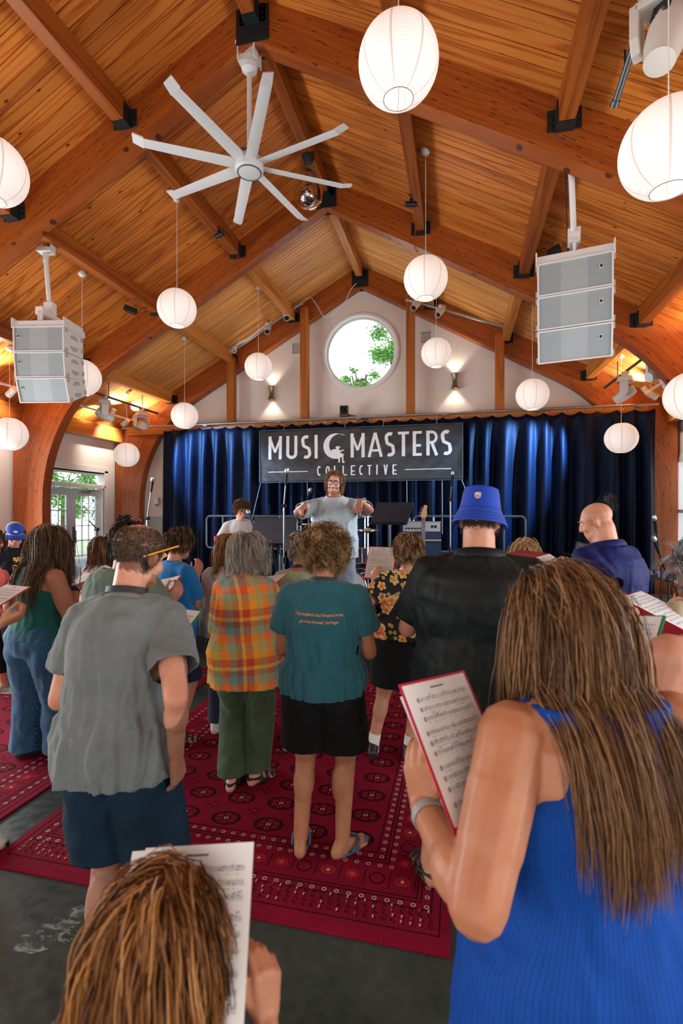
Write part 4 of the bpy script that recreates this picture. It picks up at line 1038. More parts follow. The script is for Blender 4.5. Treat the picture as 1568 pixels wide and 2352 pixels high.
drum((0, 0, .28), .27, .40, (0, -1, 0), 'bass_drum'); drum((-.25, -.05, .68), .16, .22, (.1, .35, 1), 'tom_drum'); drum((.17, -.05, .70), .15, .22, (-.1, .35, 1), 'tom_drum')
drum((.48, .25, .38), .2, .36, (0, .1, 1), 'floor_tom'); drum((-.45, .3, .62), .17, .14, (0, .15, 1), 'snare_drum')
for px, py, d, r, tl in ((717, 1187, 7.0, .19, (.12, 0, 1)), (838, 1188, 7.4, .20, (-.1, .05, 1)), (845, 1215, 6.9, .165, (0, .03, 1)), (715, 1203, 7.3, .16, (.1, 0, 1))):
    c = at_d(px, py, d); s = thing('cymbal_stand', {717: 'bronze cymbal on a stand left of the conductor', 838: 'bronze cymbal behind the conductor elbow', 845: 'pair of hi-hat cymbals on a stand right of the conductor', 715: 'lower cymbal left of the conductor'}[px], 'cymbal', (c.x, c.y, ST_Z), 0, 'cymbals of the drum kit'); h = c.z - ST_Z
    cy = MB().lathe([(0, .02), (.03, .018), (.04, .006), (r * .8, -.004), (r, -.016), (r * .8, -.007), (.03, .0)], (0, 0, h), tl, 32, cap=False)
    if px == 845: cy.lathe([(0, -.06), (.03, -.058), (.04, -.045), (r, -.022), (.04, -.048)], (0, 0, h), tl, 32, cap=False)
    cy.build('cymbal', mat('bronze_cymbal', (.50, .44, .34), .25, 1.0), s, smooth='all')
    MB().tube([(0, 0, .05), (0, 0, h + (.10 if px != 845 else .25))], .009, 6).build('upright', STEEL, s)
    MB().lathe([(.012, 0), (.014, .02), (.0, .03)], (0, 0, h + .02), n=8).build('wing_nut', BLACKM, s)
    for k in range(3):
        a = 2 * PI * k / 3; MB().tube([(0, 0, .28), (.22 * math.cos(a), .22 * math.sin(a), .012)], .009, 5).build('leg', STEEL, s)
    MB().lathe([(.016, -.03), (.02, 0), (.016, .03)], (0, 0, h * .5), n=8).build('clutch', mat('red_clamp', (.4, .03, .05), .4), s)
# tangle of hardware and cables on the stage floor right of the conductor
t = thing('cable_pile', 'tangled pile of dark cables and pedals on the stage floor', 'cables', deckp(865, 1330, 6.0)); cb = MB()
for k in range(46):
    p = Vector((rnd.uniform(-.35, .35), rnd.uniform(-.2, .2), rnd.uniform(.02, .30))); pts = [p]
    for q in range(4): pts.append(pts[-1] + Vector((rnd.uniform(-.16, .16), rnd.uniform(-.1, .1), rnd.uniform(-.09, .09)))); pts[-1].z = max(.012, pts[-1].z)
    cb.tube(smoothpath(pts, 5), rnd.choice((.006, .009)), 5, mi=rnd.choice((0, 0, 0, 1, 2, 3)))
cb.build('cable_tangle', [CABLEB, mat('cable_magenta', (.3, .02, .12), .4), mat('cable_blue', (.03, .06, .22), .4), STEEL], t)
for k in range(4): MB().box((-.3 + .18 * k, -.1, .06), (.12, .18, .12), (0, 0, 20 * k)).build('pedal', BLACKM, t, bevel=.01)

# ------------------------------------------------------------------ bass amplifier and bass guitar
p = deckp(968, 1250, 7.9); t = thing('bass_amplifier', 'blue-black bass amplifier head on a tall cabinet', 'amplifier', p, R(4))
TOLEX = mat('amp_tolex', (.015, .03, .06), .6, bump=.2, bscale=300); CLOTHB = mat('amp_cloth', (.02, .05, .12), .8, bump=.3, bscale=700)
MB().box((0, 0, .46), (.60, .38, .90)).build('speaker_cabinet', TOLEX, t, bevel=.012); MB().box((0, -.193, .46), (.55, .006, .84)).build('speaker_cloth', CLOTHB, t)
hd = MB().box((0, 0, 1.08), (.60, .34, .30)).build('amp_head', TOLEX, t, bevel=.012)
MB().box((0, -.173, 1.005), (.55, .006, .12)).build('head_cloth', CLOTHB, hd); MB().box((0, -.174, 1.145), (.57, .008, .14)).build('control_panel', mat('amp_silver', (.42, .48, .55), .35, .6), hd)
kn = MB()
for k in range(7): kn.lathe([(.016, 0), (.014, .02), (0, .02)], (-.24 + .045 * k, -.178, 1.12), (0, -1, 0), 8)
kn.box((.16, -.18, 1.15), (.04, .006, .045)).box((.21, -.18, 1.15), (.04, .006, .045)); kn.build('control_knobs', BLACKM, hd)
MB().box((-.17, -.178, 1.02), (.18, .006, .06)).build('badge_plate', mat('badge_white', (.7, .72, .75), .5), hd); AMP_HEAD = hd
tr = MB()
for z in (.93, 1.225, .945): tr.box((0, -.178, z), (.60, .012, .01))
tr.build('piping', mat('amp_piping', (.5, .55, .6), .5), t)['kind'] = 'stuff'
MB().tube(smoothpath([(-.3, -.05, 1.24), (-.22, -.1, 1.30), (-.1, -.05, 1.26), (.0, 0, 1.235)], 5), .008, 5).build('cable', CABLEB, t)
p = deckp(972, 1250, 7.55); t = thing('bass_guitar', 'bass guitar with maple neck leaning upright before the amplifier', 'guitar', p, R(-5))
NECK = mat('maple_neck', (.62, .40, .18), .35, coat=.3); tz = 1.49
bodyp = [(.17 * math.cos(a) * (1 + .12 * math.sin(2 * a + .5)), .20 * math.sin(a)) for a in [2 * PI * k / 28 for k in range(28)]]
MB().prism(bodyp, .045, Matrix.Translation((0, .0, .34)) @ Matrix.Rotation(R(90), 4, 'X')).build('body', mat('sunburst', (.25, .07, .02), .25, coat=.8), t, bevel=.008)
MB().beam((0, -.01, .5), (0, .02, tz - .2), .052, .025, (0, 1, 0)).build('neck', NECK, t); MB().beam((0, -.026, .5), (0, .005, tz - .2), .048, .006, (0, 1, 0)).build('fretboard', mat('rosewood', (.20, .16, .22), .5), t)
fr = MB()
for k in range(14): fr.box((0, -.03 + .0022 * k, .55 + .052 * k), (.05, .006, .006))
fr.build('frets', STEEL, t)
hp = [(-.022, 0), (.03, 0), (.055, .05), (.05, .14), (.062, .175), (.045, .205), (.01, .20), (.0, .165), (-.045, .04)]
hs = MB().prism(hp, .018, Matrix.Translation((0, .025, tz - .21)) @ Matrix.Rotation(R(94), 4, 'X')).build('headstock', NECK, t)
pg = MB()
for k in range(4): pg.ell((-.06 + .012 * k, .02, tz - .16 + .035 * k), (.022, .008, .012), nu=8, nv=6)
pg.build('tuning_pegs', STEEL, hs)
MB().tube([(-.16, .02, .006), (-.06, .0, .16), (.06, .0, .16), (.16, .02, .006)], .010, 6).build('floor_stand', STANDB, t); MB().tube([(0, .10, .006), (0, .03, .16), (0, .04, .45)], .010, 6).build('floor_stand', STANDB, t)

# ------------------------------------------------------------------ wooden framed cabinet, floor monitors
p = deckp(675, 1290, 5.75); t = thing('wooden_amplifier', 'low amplifier cabinet with a raw wood frame and mauve cloth', 'amplifier', (p.x, p.y, ST_Z), R(4))
OAK = wood('raw_oak', (.50, .33, .19), (.42, .26, .14), (.30, .17, .08), 'x', 3, .2)
for z in (.03, .37): MB().box((0, 0, z), (.56, .26, .05)).build('frame_board', OAK, t, bevel=.004)
for q in (-.255, .06, .255): MB().box((q, 0, .20), (.05, .26, .30)).build('frame_board', OAK, t, bevel=.004)
MB().box((-.1, -.10, .20), (.26, .01, .29)).build('cloth', mat('mauve_cloth', (.20, .14, .16), .9, bump=.3, bscale=500), t); MB().box((.16, -.09, .20), (.15, .01, .29)).build('side_cloth', mat('dark_cloth', (.06, .05, .06), .9), t)
MB().tube(smoothpath([(-.1, 0, .4), (-.05, 0, .46), (.05, 0, .46), (.1, 0, .4)], 5), .01, 6).build('handle', CABLEW, t)
def wedge(p, yaw, label):
    t = thing('floor_monitor', label, 'speaker', p, yaw, 'black floor monitor wedges')
    pr = [(-.22, 0), (.22, 0), (.22, .20), (.06, .36), (-.10, .36), (-.22, .10)]
    M = Matrix(((0, 0, 1, -.29), (1, 0, 0, 0), (0, 1, 0, 0), (0, 0, 0, 1)))
    MB().prism(pr, .58, M).build('cabinet', mat('monitor_black', (.016, .017, .02), .55, bump=.1, bscale=200), t, bevel=.008)
    n = Vector((0, -.26, .12)).normalized(); a, b = Vector((0, -.225, .105)), Vector((0, -.105, .357)); o = Vector((0, -.006, .003))
    MB().add([a + o + Vector((-.27, 0, 0)), a + o + Vector((.27, 0, 0)), b + o + Vector((.27, 0, 0)), b + o + Vector((-.27, 0, 0))], [(0, 1, 2, 3)]).build('grille', mat('monitor_grille', (.07, .075, .09), .6, .3, bump=.4, bscale=700), t)
wedge(deckp(465, 1310, 5.9), R(25), 'black floor monitor wedge at the left front of the stage'); 

# ------------------------------------------------------------------ gear at the right of the stage
p = at_d(1478, 1300, 6.3); t = thing('equipment_rack', 'black equipment trolley with shelves of sound gear at the right', 'trolley', (p.x, p.y, 0), R(-6))
RACKM = mat('rack_black', (.02, .028, .032), .5, .3)
for z in (.35, .68, 1.02): MB().box((0, 0, z), (.95, .5, .03)).build('shelf', RACKM, t, bevel=.004)
for qx in (-.45, .45):
    for qy in (-.22, .22): MB().box((qx, qy, .53), (.035, .035, 1.02)).build('post', RACKM, t)
MB().box((-.1, -.02, .74), (.5, .3, .07)).build('effects_unit', mat('unit_grey', (.10, .13, .15), .4, .4), t, bevel=.004); MB().box((.0, 0, .42), (.6, .36, .10)).build('power_unit', mat('unit_teal', (.04, .10, .11), .5), t, bevel=.02)
sm = MB()
for k in range(40): sm.box((rnd.uniform(-.42, .42), rnd.uniform(-.2, .2), 1.05 + rnd.uniform(0, .03)), (rnd.uniform(.01, .06), .03, rnd.uniform(.02, .07)), (0, rnd.uniform(-30, 30), rnd.uniform(0, 90)), mi=rnd.choice((0, 1, 1, 2)))
sm.build('small_controls', [RACKM, mat('pale_plastic', (.45, .47, .48), .4), mat('blue_tape', (.02, .10, .42), .6)], t)
MB().box((.40, -.27, 1.02), (.06, .02, .09)).box((.38, -.27, .45), (.05, .02, .16)).build('tape_strip', mat('blue_tape', (.02, .10, .42), .6), t)['kind'] = 'stuff'
MB().tube(smoothpath([(-.2, -.2, .66), (-.15, -.26, .5), (.0, -.26, .42), (.1, -.22, .5)], 5), .006, 5).build('hanging_cable', mat('cable_yellowgreen', (.2, .25, .08), .5), t)
p = at_d(1342, 1290, 7.3); t = thing('mixing_desk', 'black sound mixing desk with raised rear panel behind the man in navy', 'mixing desk', (p.x, p.y, 0), R(-6))
MB().box((0, 0, .92), (1.25, .55, .08)).build('console', RACKM, t, bevel=.01)
for q in (-.55, .55): MB().box((q, 0, .44), (.05, .45, .88)).build('stand_leg', RACKM, t)
sm = MB()
for k in range(90): sm.box((rnd.uniform(-.58, .58), rnd.uniform(-.24, .2), .975 + rnd.uniform(0, .02)), (.012, .012, rnd.uniform(.02, .06)), mi=rnd.choice((0, 1, 1, 2)))
sm.build('small_controls', [RACKM, mat('pale_plastic', (.45, .47, .48), .4), mat('blue_tape', (.02, .10, .42), .6)], t)
def perforated():
    m, b = newmat('perforated_grille'); co = b.coord(); sp = b.sep(co); a = b.math('LESS_THAN', b.math('FRACT', b.math('MULTIPLY', sp[0], 45)), .35); c = b.math('LESS_THAN', b.math('FRACT', b.math('MULTIPLY', sp[2], 45)), .35)
    b.out(b.mix(b.math('MAXIMUM', a, c), (.015, .03, .04), (.13, .21, .26)), .5); return m
for k, (px, w_, an) in enumerate(((1326, .24, -14), (1358, .26, 10))):
    p = at_d(px, 1247, 7.2); t = thing('speaker_panel', ('left' if k == 0 else 'right') + ' one of two tilted perforated grille panels on the mixing desk', 'panel', (p.x, p.y, .965), R(-6))
    g = MB().box((0, 0, .23), (w_, .05, .45)).build('frame', BLACKM, t, rot=(R(-20), R(14), 0), bevel=.01)
    MB().box((0, -.028, .23), (w_ - .05, .006, .40)).build('perforated_sheet', perforated() if 'perforated_grille' not in MATS else MATS['perforated_grille'], g)
# round drum fan at the right
p = at_d(1393, 1165, 7.6); t = thing('floor_fan', 'round black floor fan on a post behind the bald man', 'fan', (p.x, p.y, 0), R(-72))
MB().tube([(0, 0, .03), (0, 0, p.z)], .03, 10).lathe([(.28, 0), (.28, .03), (.05, .06)], n=24).build('post_and_base', BLACKM, t, smooth=40)
rg = MB()
for q in (-.03, .03): rg.tube([(.21 * math.cos(a), q, p.z + .21 * math.sin(a)) for a in [2 * PI * k / 36 for k in range(36)]], .012, 6, closed=True)
rg.lathe([(.212, -.03), (.212, .03)], (0, 0, p.z), (0, 1, 0), 36, cap=False); rg.build('guard_ring', BLACKM, t, smooth=40)
wi = MB()
for k in range(5):
    r_ = .04 + .034 * k; wi.tube([(r_ * math.cos(a), -.03, p.z + r_ * math.sin(a)) for a in [2 * PI * j / 28 for j in range(28)]], .003, 4, closed=True)
for k in range(16): a = 2 * PI * k / 16; wi.tube([(0, -.03, p.z), (.21 * math.cos(a), -.03, p.z + .21 * math.sin(a))], .003, 4)
wi.build('wire_guard', mat('fan_wire', (.08, .11, .12), .4, .6), t)['kind'] = 'stuff'
for k in range(4): MB().box((0, 0, 0), (.15, .01, .08), (25, 0, 0)).build('fan_blade', RACKM, t, loc=(.10 * math.cos(PI / 2 * k), 0, p.z + .10 * math.sin(PI / 2 * k)), rot=(0, -PI / 2 * k, 0))
MB().box((-.10, -.03, p.z + .02), (.22, .14, .12)).build('motor', BLACKM, t, bevel=.02)
# flight case
p = at_d(1545, 1330, 7.2); t = thing('flight_case', 'dark flight case with tape on the floor at the right', 'case', (p.x, p.y, 0), R(-12))
MB().box((0, 0, .30), (.62, .45, .58)).build('body', mat('case_navy', (.012, .016, .05), .5), t, bevel=.008)
ce = MB()
for qx in (-1, 1):
    for qy in (-1, 1): ce.box((qx * .305, qy * .22, .30), (.03, .03, .6))
for z in (.02, .58):
    for qy in (-1, 1): ce.box((0, qy * .22, z), (.62, .025, .025))
ce.build('edge_trim', PIPE, t)['kind'] = 'stuff'; MB().tube(smoothpath([(-.08, -.23, .48), (-.06, -.27, .54), (.06, -.27, .54), (.08, -.23, .48)], 5), .01, 6).build('handle', CABLEW, t)

# ------------------------------------------------------------------ left side: table with plastic bin
p = at_d(165, 1330, 5.95); t = thing('side_table', 'table under a black cloth in front of the french doors', 'table', (p.x, p.y, 0), R(5))
MB().box((0, 0, 1.04), (1.1, .6, .03)).build('table_top', STAGEB, t); MB().box((0, 0, .513), (1.06, .56, 1.02)).build('black_cloth', mat('black_cloth', (.012, .012, .015), .9), t, bevel=.02)
q = at_d(148, 1310, 5.85); t = thing('storage_bin', 'clear plastic storage bin with blue contents on the side table', 'bin', (q.x, q.y, 1.056), R(8))
CLEARP = mat('clear_plastic', (.80, .88, .95), .25, trans=.75, ior=1.1)
b = MB()
for sx in (-1, 1): b.box((sx * .23, 0, .11), (.008, .32, .22)).box((0, sx * .16, .11), (.46, .008, .22))
b.box((0, 0, .006), (.46, .32, .008)); b.build('tub', CLEARP, t); MB().box((0, 0, .226), (.49, .35, .02)).build('lid', mat('bin_lid', (.62, .68, .75), .35), t, bevel=.006)
for k in range(5): MB().ell((-.15 + .08 * k, rnd.uniform(-.07, .05), .09), (.055, .08, .07), (rnd.uniform(0, 90), 30 * k, 0), 10, 6).build('contents', mat('bin_blue', (.04, .13, .42), .5) if k % 2 else mat('bin_dark', (.03, .04, .07), .5), t)

# ------------------------------------------------------------------ trees outside the windows
LEAFM = mat('leaf_green', (.12, .30, .06), .5, var=.4, vscale=2); LEAFM.node_tree.nodes['Principled BSDF'].inputs['Transmission Weight'].default_value = 0
BARK = mat('bark', (.10, .07, .05), .9)
def tree(base, h, crown_c, crown_r, nleaf, label, seed, leaf=.10):
    rr = random.Random(seed); t = thing('garden_tree', label, 'tree', base, 0, 'trees outside the windows'); cc = Vector(crown_c) - Vector(base)
    MB().tube([(0, 0, 0), (.05, 0, h * .4), cc], [.16, .12, .05], 8).build('trunk', BARK, t, smooth=True)
    ends = []
    br = MB()
    for k in range(16):
        d = Vector((rr.gauss(0, 1), rr.gauss(0, 1), rr.gauss(0, 1))).normalized(); e = cc + Vector((d.x * crown_r[0], d.y * crown_r[1], d.z * crown_r[2])) * rr.uniform(.6, 1); ends.append(e)
        br.tube([cc * .8, (cc + e) / 2 + Vector((0, 0, .1)), e], [.04, .02, .008], 5)
    br.build('branches', BARK, t)['kind'] = 'stuff'
    lm = MB()
    for k in range(nleaf):
        e = rr.choice(ends); c = e + Vector((rr.gauss(0, .33), rr.gauss(0, .33), rr.gauss(0, .28))) * max(crown_r) * .32
        s = leaf * rr.uniform(.6, 1.2); u = Vector((rr.gauss(0, 1), rr.gauss(0, 1), rr.gauss(0, 1))).normalized(); x_, y_, d_ = basis(u)
        lm.add([c, c + x_ * s * .5 + y_ * s * .28, c + x_ * s, c + x_ * s * .5 - y_ * s * .28], [(0, 1, 2, 3)])
    lm.build('foliage', LEAFM, t)
wc = Vector((WC[0], 10.3, WC[1]))
tree((-1.6, 15.5, 0), 6, (-1.9, 15.5, 6.9), (1.0, .9, 1.25), 5200, 'leafy tree seen through the right half of the round window', 1, .11)
tree((-2.9, 15.0, 0), 4, (-3.0, 15.0, 5.9), (.6, .5, .35), 900, 'low branches at the bottom of the round window', 2, .11)
for k, (x, y, cz, lab) in enumerate(((-15.0, 15.0, 2.3, 'shrubby tree outside the right french door'), (-16.2, 17.6, 2.9, 'tree outside behind the french doors'), (-15.2, 19.6, 2.5, 'tree outside the transom window'))):
    tree((x, y, 0), 2.5, (x, y, cz), (1.7, 1.5, 1.5), 5200, lab, 10 + k, .12)
o = MB().box((0, 0, -.06), (40, 40, .1)).build('ground', mat('sunlit_lawn', (.30, .34, .22), .9, var=.3, vscale=3), None, loc=(-28.2, 12, -.1)); tag(o, 'sunlit lawn outside the french doors', 'lawn', kind='structure')
# ------------------------------------------------------------------ people: builder
def capsule(mb, p0, r0, p1, r1, n=12, flat0=False, flat1=False):
    p0, p1 = Vector(p0), Vector(p1); L = (p1 - p0).length
    if L < 1e-6: p1 = p0 + Vector((0, 0, 1e-4)); L = 1e-4
    pr = [(0, 0)] if flat0 else [(0, -r0), (.5 * r0, -.866 * r0), (.866 * r0, -.5 * r0)]
    pr += [(r0, 0), (r1, L)]
    pr += [(0, L)] if flat1 else [(.866 * r1, L + .5 * r1), (.5 * r1, L + .866 * r1), (0, L + r1)]
    mb.lathe(pr, p0, p1 - p0, n, cap=False)
def loft(mb, rings, n=24, p=2.0):
    """rings: (centre, rx, ry, Xaxis, Yaxis); closed with caps"""
    vs = []; fs = []
    for c, rx, ry, X, Y in rings:
        for k in range(n):
            a = 2 * PI * k / n; ca, sa = math.cos(a), math.sin(a)
            if p != 2.0: ca, sa = math.copysign(abs(ca) ** (2 / p), ca), math.copysign(abs(sa) ** (2 / p), sa)
            vs.append(Vector(c) + X * rx * ca + Y * ry * sa)
    m = len(rings)
    for i in range(m - 1):
        for k in range(n): fs.append((i * n + k, i * n + (k + 1) % n, (i + 1) * n + (k + 1) % n, (i + 1) * n + k))
    fs.append(tuple(reversed(range(n)))); fs.append(tuple(range((m - 1) * n, m * n))); mb.add(vs, fs)
TMP = bpy.data.scenes.new('build_tmp')
def evaluate(o):
    """mesh of object o with its modifiers applied, evaluated in a scratch scene"""
    TMP.collection.objects.link(o)
    with bpy.context.temp_override(scene=TMP, view_layer=TMP.view_layers[0]):
        dg = bpy.context.evaluated_depsgraph_get(); out = bpy.data.meshes.new_from_object(o.evaluated_get(dg), depsgraph=dg)
    bpy.data.objects.remove(o); return out
def remesh(mb, vox, smooth=3, ratio=None):
    me = bpy.data.meshes.new('tmp'); me.from_pydata(mb.v, [], mb.f); o = bpy.data.objects.new('tmp', me)
    r = o.modifiers.new('r', 'REMESH'); r.mode = 'VOXEL'; r.voxel_size = vox; r.use_smooth_shade = True
    if smooth: s = o.modifiers.new('s', 'SMOOTH'); s.factor = .5; s.iterations = smooth
    if ratio: d = o.modifiers.new('d', 'DECIMATE'); d.ratio = ratio
    out = evaluate(o); bpy.data.meshes.remove(me)
    out.polygons.foreach_set('use_smooth', [True] * len(out.polygons)); return out
def cut_hems(me, cuts):
    """cuts: (point, outward axis, radius or None, keep) - slices the garment open at its hems"""
    bm = bmesh.new(); bm.from_mesh(me)
    for c in cuts:
        p, d, rad = Vector(c[0]), Vector(c[1]).normalized(), c[2]; keep = c[3] if len(c) > 3 else None; near = []
        C = np.array([f.calc_center_median() for f in bm.faces]) - np.array(p); t = C @ np.array(d); bm.faces.ensure_lookup_table()
        ok = np.abs(t) < .06 if rad is None else (t > -.05) & (t < .09) & (np.linalg.norm(C - t[:, None] * np.array(d), axis=1) < rad)
        if rad is None:
            far = [bm.faces[i] for i in np.nonzero(t >= .06)[0]]
        else: far = []
        fs = [bm.faces[i] for i in np.nonzero(ok)[0]]
        if keep is not None: fs = [f for f in fs if not keep(f.calc_center_median())]
        geom = list(set(fs) | {e for f in fs for e in f.edges} | {v for f in fs for v in f.verts})
        bmesh.ops.bisect_plane(bm, geom=geom, plane_co=p - d * (.020 if rad is None else .010), plane_no=d, clear_outer=True)
        far = [f for f in far if f.is_valid]
        if far: bmesh.ops.delete(bm, geom=far, context='FACES')
    bm.to_mesh(me); bm.free(); me.polygons.foreach_set('use_smooth', [True] * len(me.polygons)); return me
def vnoise(x, y, z):
    """vectorised smooth lattice noise in -1..1"""
    P_ = np.stack([np.asarray(x, float), np.asarray(y, float), np.asarray(z, float)], -1); i = np.floor(P_).astype(np.int64); f = P_ - i; u = f * f * f * (f * (f * 6 - 15) + 10); out = 0
    for dx in (0, 1):
        for dy in (0, 1):
            for dz in (0, 1):
                h = ((i[..., 0] + dx) * 73856093) ^ ((i[..., 1] + dy) * 19349663) ^ ((i[..., 2] + dz) * 83492791); h = (h * 2654435761) & 0xffffffff; h = (h ^ (h >> 15)) * 2246822519 & 0xffffffff; h = h ^ (h >> 13)
                g = ((h & 1023) / 511.5 - 1) * (f[..., 0] - dx) + (((h >> 10) & 1023) / 511.5 - 1) * (f[..., 1] - dy) + (((h >> 20) & 1023) / 511.5 - 1) * (f[..., 2] - dz)
                out = out + g * (u[..., 0] if dx else 1 - u[..., 0]) * (u[..., 1] if dy else 1 - u[..., 1]) * (u[..., 2] if dz else 1 - u[..., 2])
    return out * 1.2
def displace(me, fn):
    n = len(me.vertices); co = np.empty(n * 3); no = np.empty(n * 3); me.vertices.foreach_get('co', co); me.vertices.foreach_get('normal', no); co = co.reshape(-1, 3); no = no.reshape(-1, 3)
    co += no * fn(co[:, 0], co[:, 1], co[:, 2])[:, None]; me.vertices.foreach_set('co', co.ravel()); me.update(); return me
def drape(amp, z0, z1, seed=0, f=9.0, fz=1.6, hor=.25):
    """soft hanging folds, growing from height z1 down to z0"""
    def fn(x, y, z):
        k = .2 + .8 * np.clip((z1 - z) / (z1 - z0), 0, 1); a = vnoise(x * f + seed, y * f, z * fz + seed * 3.1); b = vnoise(x * f * 1.7 + seed + z * 1.5, y * f * 1.7, z * fz * 1.6); b2 = vnoise(x * f * 3.1 + seed - z * 3, y * f * 3.1, z * fz * 3.0); c = vnoise(x * 5 + z * 6, y * 5, z * 13 + seed)
        return amp * (k * (a * 1.6 + 3.3 * np.maximum(0, .30 - np.abs(b)) + 1.6 * np.maximum(0, .25 - np.abs(b2)) - .35) + hor * (c + 2.4 * np.maximum(0, .2 - np.abs(c))))
    return fn

def skin_mat(name, c, c2=None):
    m, b = newmat(name); co = b.coord(); at = b.attr('tone')[0]
    n1 = b.noise(co, 14, 4, .6)[0]; n2 = b.noise(co, 120, 2)[0]; c2 = c2 or (c[0] * .86, c[1] * .70, c[2] * .64)
    col = b.mix(b.rng(n1, .35, .7, 0, .8), c, c2)
    col = b.mix(1.0, col, at, 'MULTIPLY'); b.out(col, .48); b.b.inputs['Specular IOR Level'].default_value = .38
    b.b.inputs['Subsurface Weight'].default_value = .12; b.b.inputs['Subsurface Radius'].default_value = (.018, .006, .003); b.b.inputs['Subsurface Scale'].default_value = .4
    b.bump(n2, .12, .002); return m
SK_FAIR = skin_mat('skin_fair', (.60, .30, .195)); SK_TAN = skin_mat('skin_tan', (.45, .195, .10)); SK_MID = skin_mat('skin_medium', (.42, .19, .105)); SK_PALE = skin_mat('skin_pale', (.70, .42, .33))

def fabric(name, c, var=.10, rough=.85, heather=0.0, stripe=None, sheen=.15):
    """stripe = (axis, period, width, colour)"""
    if name in MATS: return MATS[name]
    m, b = newmat(name); co = b.coord(); n1 = b.noise(co, 6, 3)[0]
    v = b.rng(n1, .3, .7, 1 - var, 1 + var); col = b.mix(1.0, c, b.comb(v, v, v), 'MULTIPLY')
    if heather:
        h = b.noise(b.mapping(co, (300, 300, 900)), 1.0, 2)[0]; hv = b.rng(h, .3, .7, 1 - heather, 1 + heather); col = b.mix(1.0, col, b.comb(hv, hv, hv), 'MULTIPLY')
    if stripe:
        ax, per, wd, sc = stripe; sp = b.sep(co); q = sp['xyz'.index(ax)]
        if ax == 'a': pass
        w = b.math('ADD', q, b.math('MULTIPLY', b.math('SUBTRACT', b.noise(co, 3, 1)[0], .5), per * 1.2 if per > .02 else .003))
        f = b.math('FRACT', b.math('DIVIDE', w, per)); s_ = b.math('LESS_THAN', f, wd); col = b.mix(b.math('MULTIPLY', s_, .55), col, sc)
        b.bump(b.math('ABSOLUTE', b.math('SUBTRACT', f, .5)), .35, .006)
    else: b.bump(b.noise(co, 450, 2)[0], .14, .003)
    b.out(col, rough); b.b.inputs['Sheen Weight'].default_value = sheen; b.b.inputs['Specular IOR Level'].default_value = .25; return m

def hand(mb, w, d, n, s, curl=30, thumb=0.5, k=1.0, spread=1.0):
    """w wrist, d finger direction, n direction the palm faces, s direction towards the thumb side"""
    d = Vector(d).normalized(); n = Vector(n); n = (n - d * n.dot(d)).normalized(); s = Vector(s); s = (s - d * s.dot(d) - n * s.dot(n)).normalized(); w = Vector(w)
    off = [.030, .010, -.011, -.029]; rc = [.090, .094, .088, .078]; fl = [(.042, .026, .020), (.046, .029, .021), (.042, .027, .020), (.032, .021, .018)]
    for i in range(4):
        kn = w + d * rc[i] * k + s * off[i] * k; capsule(mb, w + s * off[i] * .55 * k + d * .005, .017 * k, kn, .0125 * k, 8)
        c = curl if isinstance(curl, (int, float)) else curl[i]; a = 0; p = kn; base = (d + s * off[i] * 2.2 * spread).normalized()
        for j, L in enumerate(fl[i]):
            a += R(c * (1.0, 1.15, .75)[j]); q = p + (base * math.cos(a) + n * math.sin(a)) * L * k; capsule(mb, p, (.0098 - .0007 * j) * k, q, (.0091 - .0007 * j) * k, 8); p = q
    b = w + d * .022 * k + s * .022 * k + n * .008 * k; v = (d * .72 + s * .62 + n * (.15 + .5 * thumb)).normalized(); q = b + v * .048 * k; capsule(mb, b, .017 * k, q, .0118 * k, 8)
    v2 = (d * .95 + s * .15 + n * (.1 + .55 * thumb)).normalized(); q2 = q + v2 * .032 * k; capsule(mb, q, .0112 * k, q2, .0102 * k, 8); v3 = (d * .98 + n * (.05 + .6 * thumb)).normalized(); capsule(mb, q2, .0102 * k, q2 + v3 * .024 * k, .0085 * k, 8)
    mb.ell(w + d * .045 * k + s * .0 + n * .004, (.012 * k, .035 * k, .04 * k), Matrix((n, s, d)).transposed(), 10, 8)

def ik(S, T, l1, l2, pole):
    S, T = Vector(S), Vector(T); D = T - S; L = min(D.length, (l1 + l2) * .995); d = D.normalized(); T = S + d * L
    a = (l1 * l1 - l2 * l2 + L * L) / (2 * L); h = math.sqrt(max(l1 * l1 - a * a, 0)); p = Vector(pole); p = p - d * p.dot(d)
    p = p.normalized() if p.length > 1e-6 else Vector((0, 0, -1)); return S + d * a + p * h, T

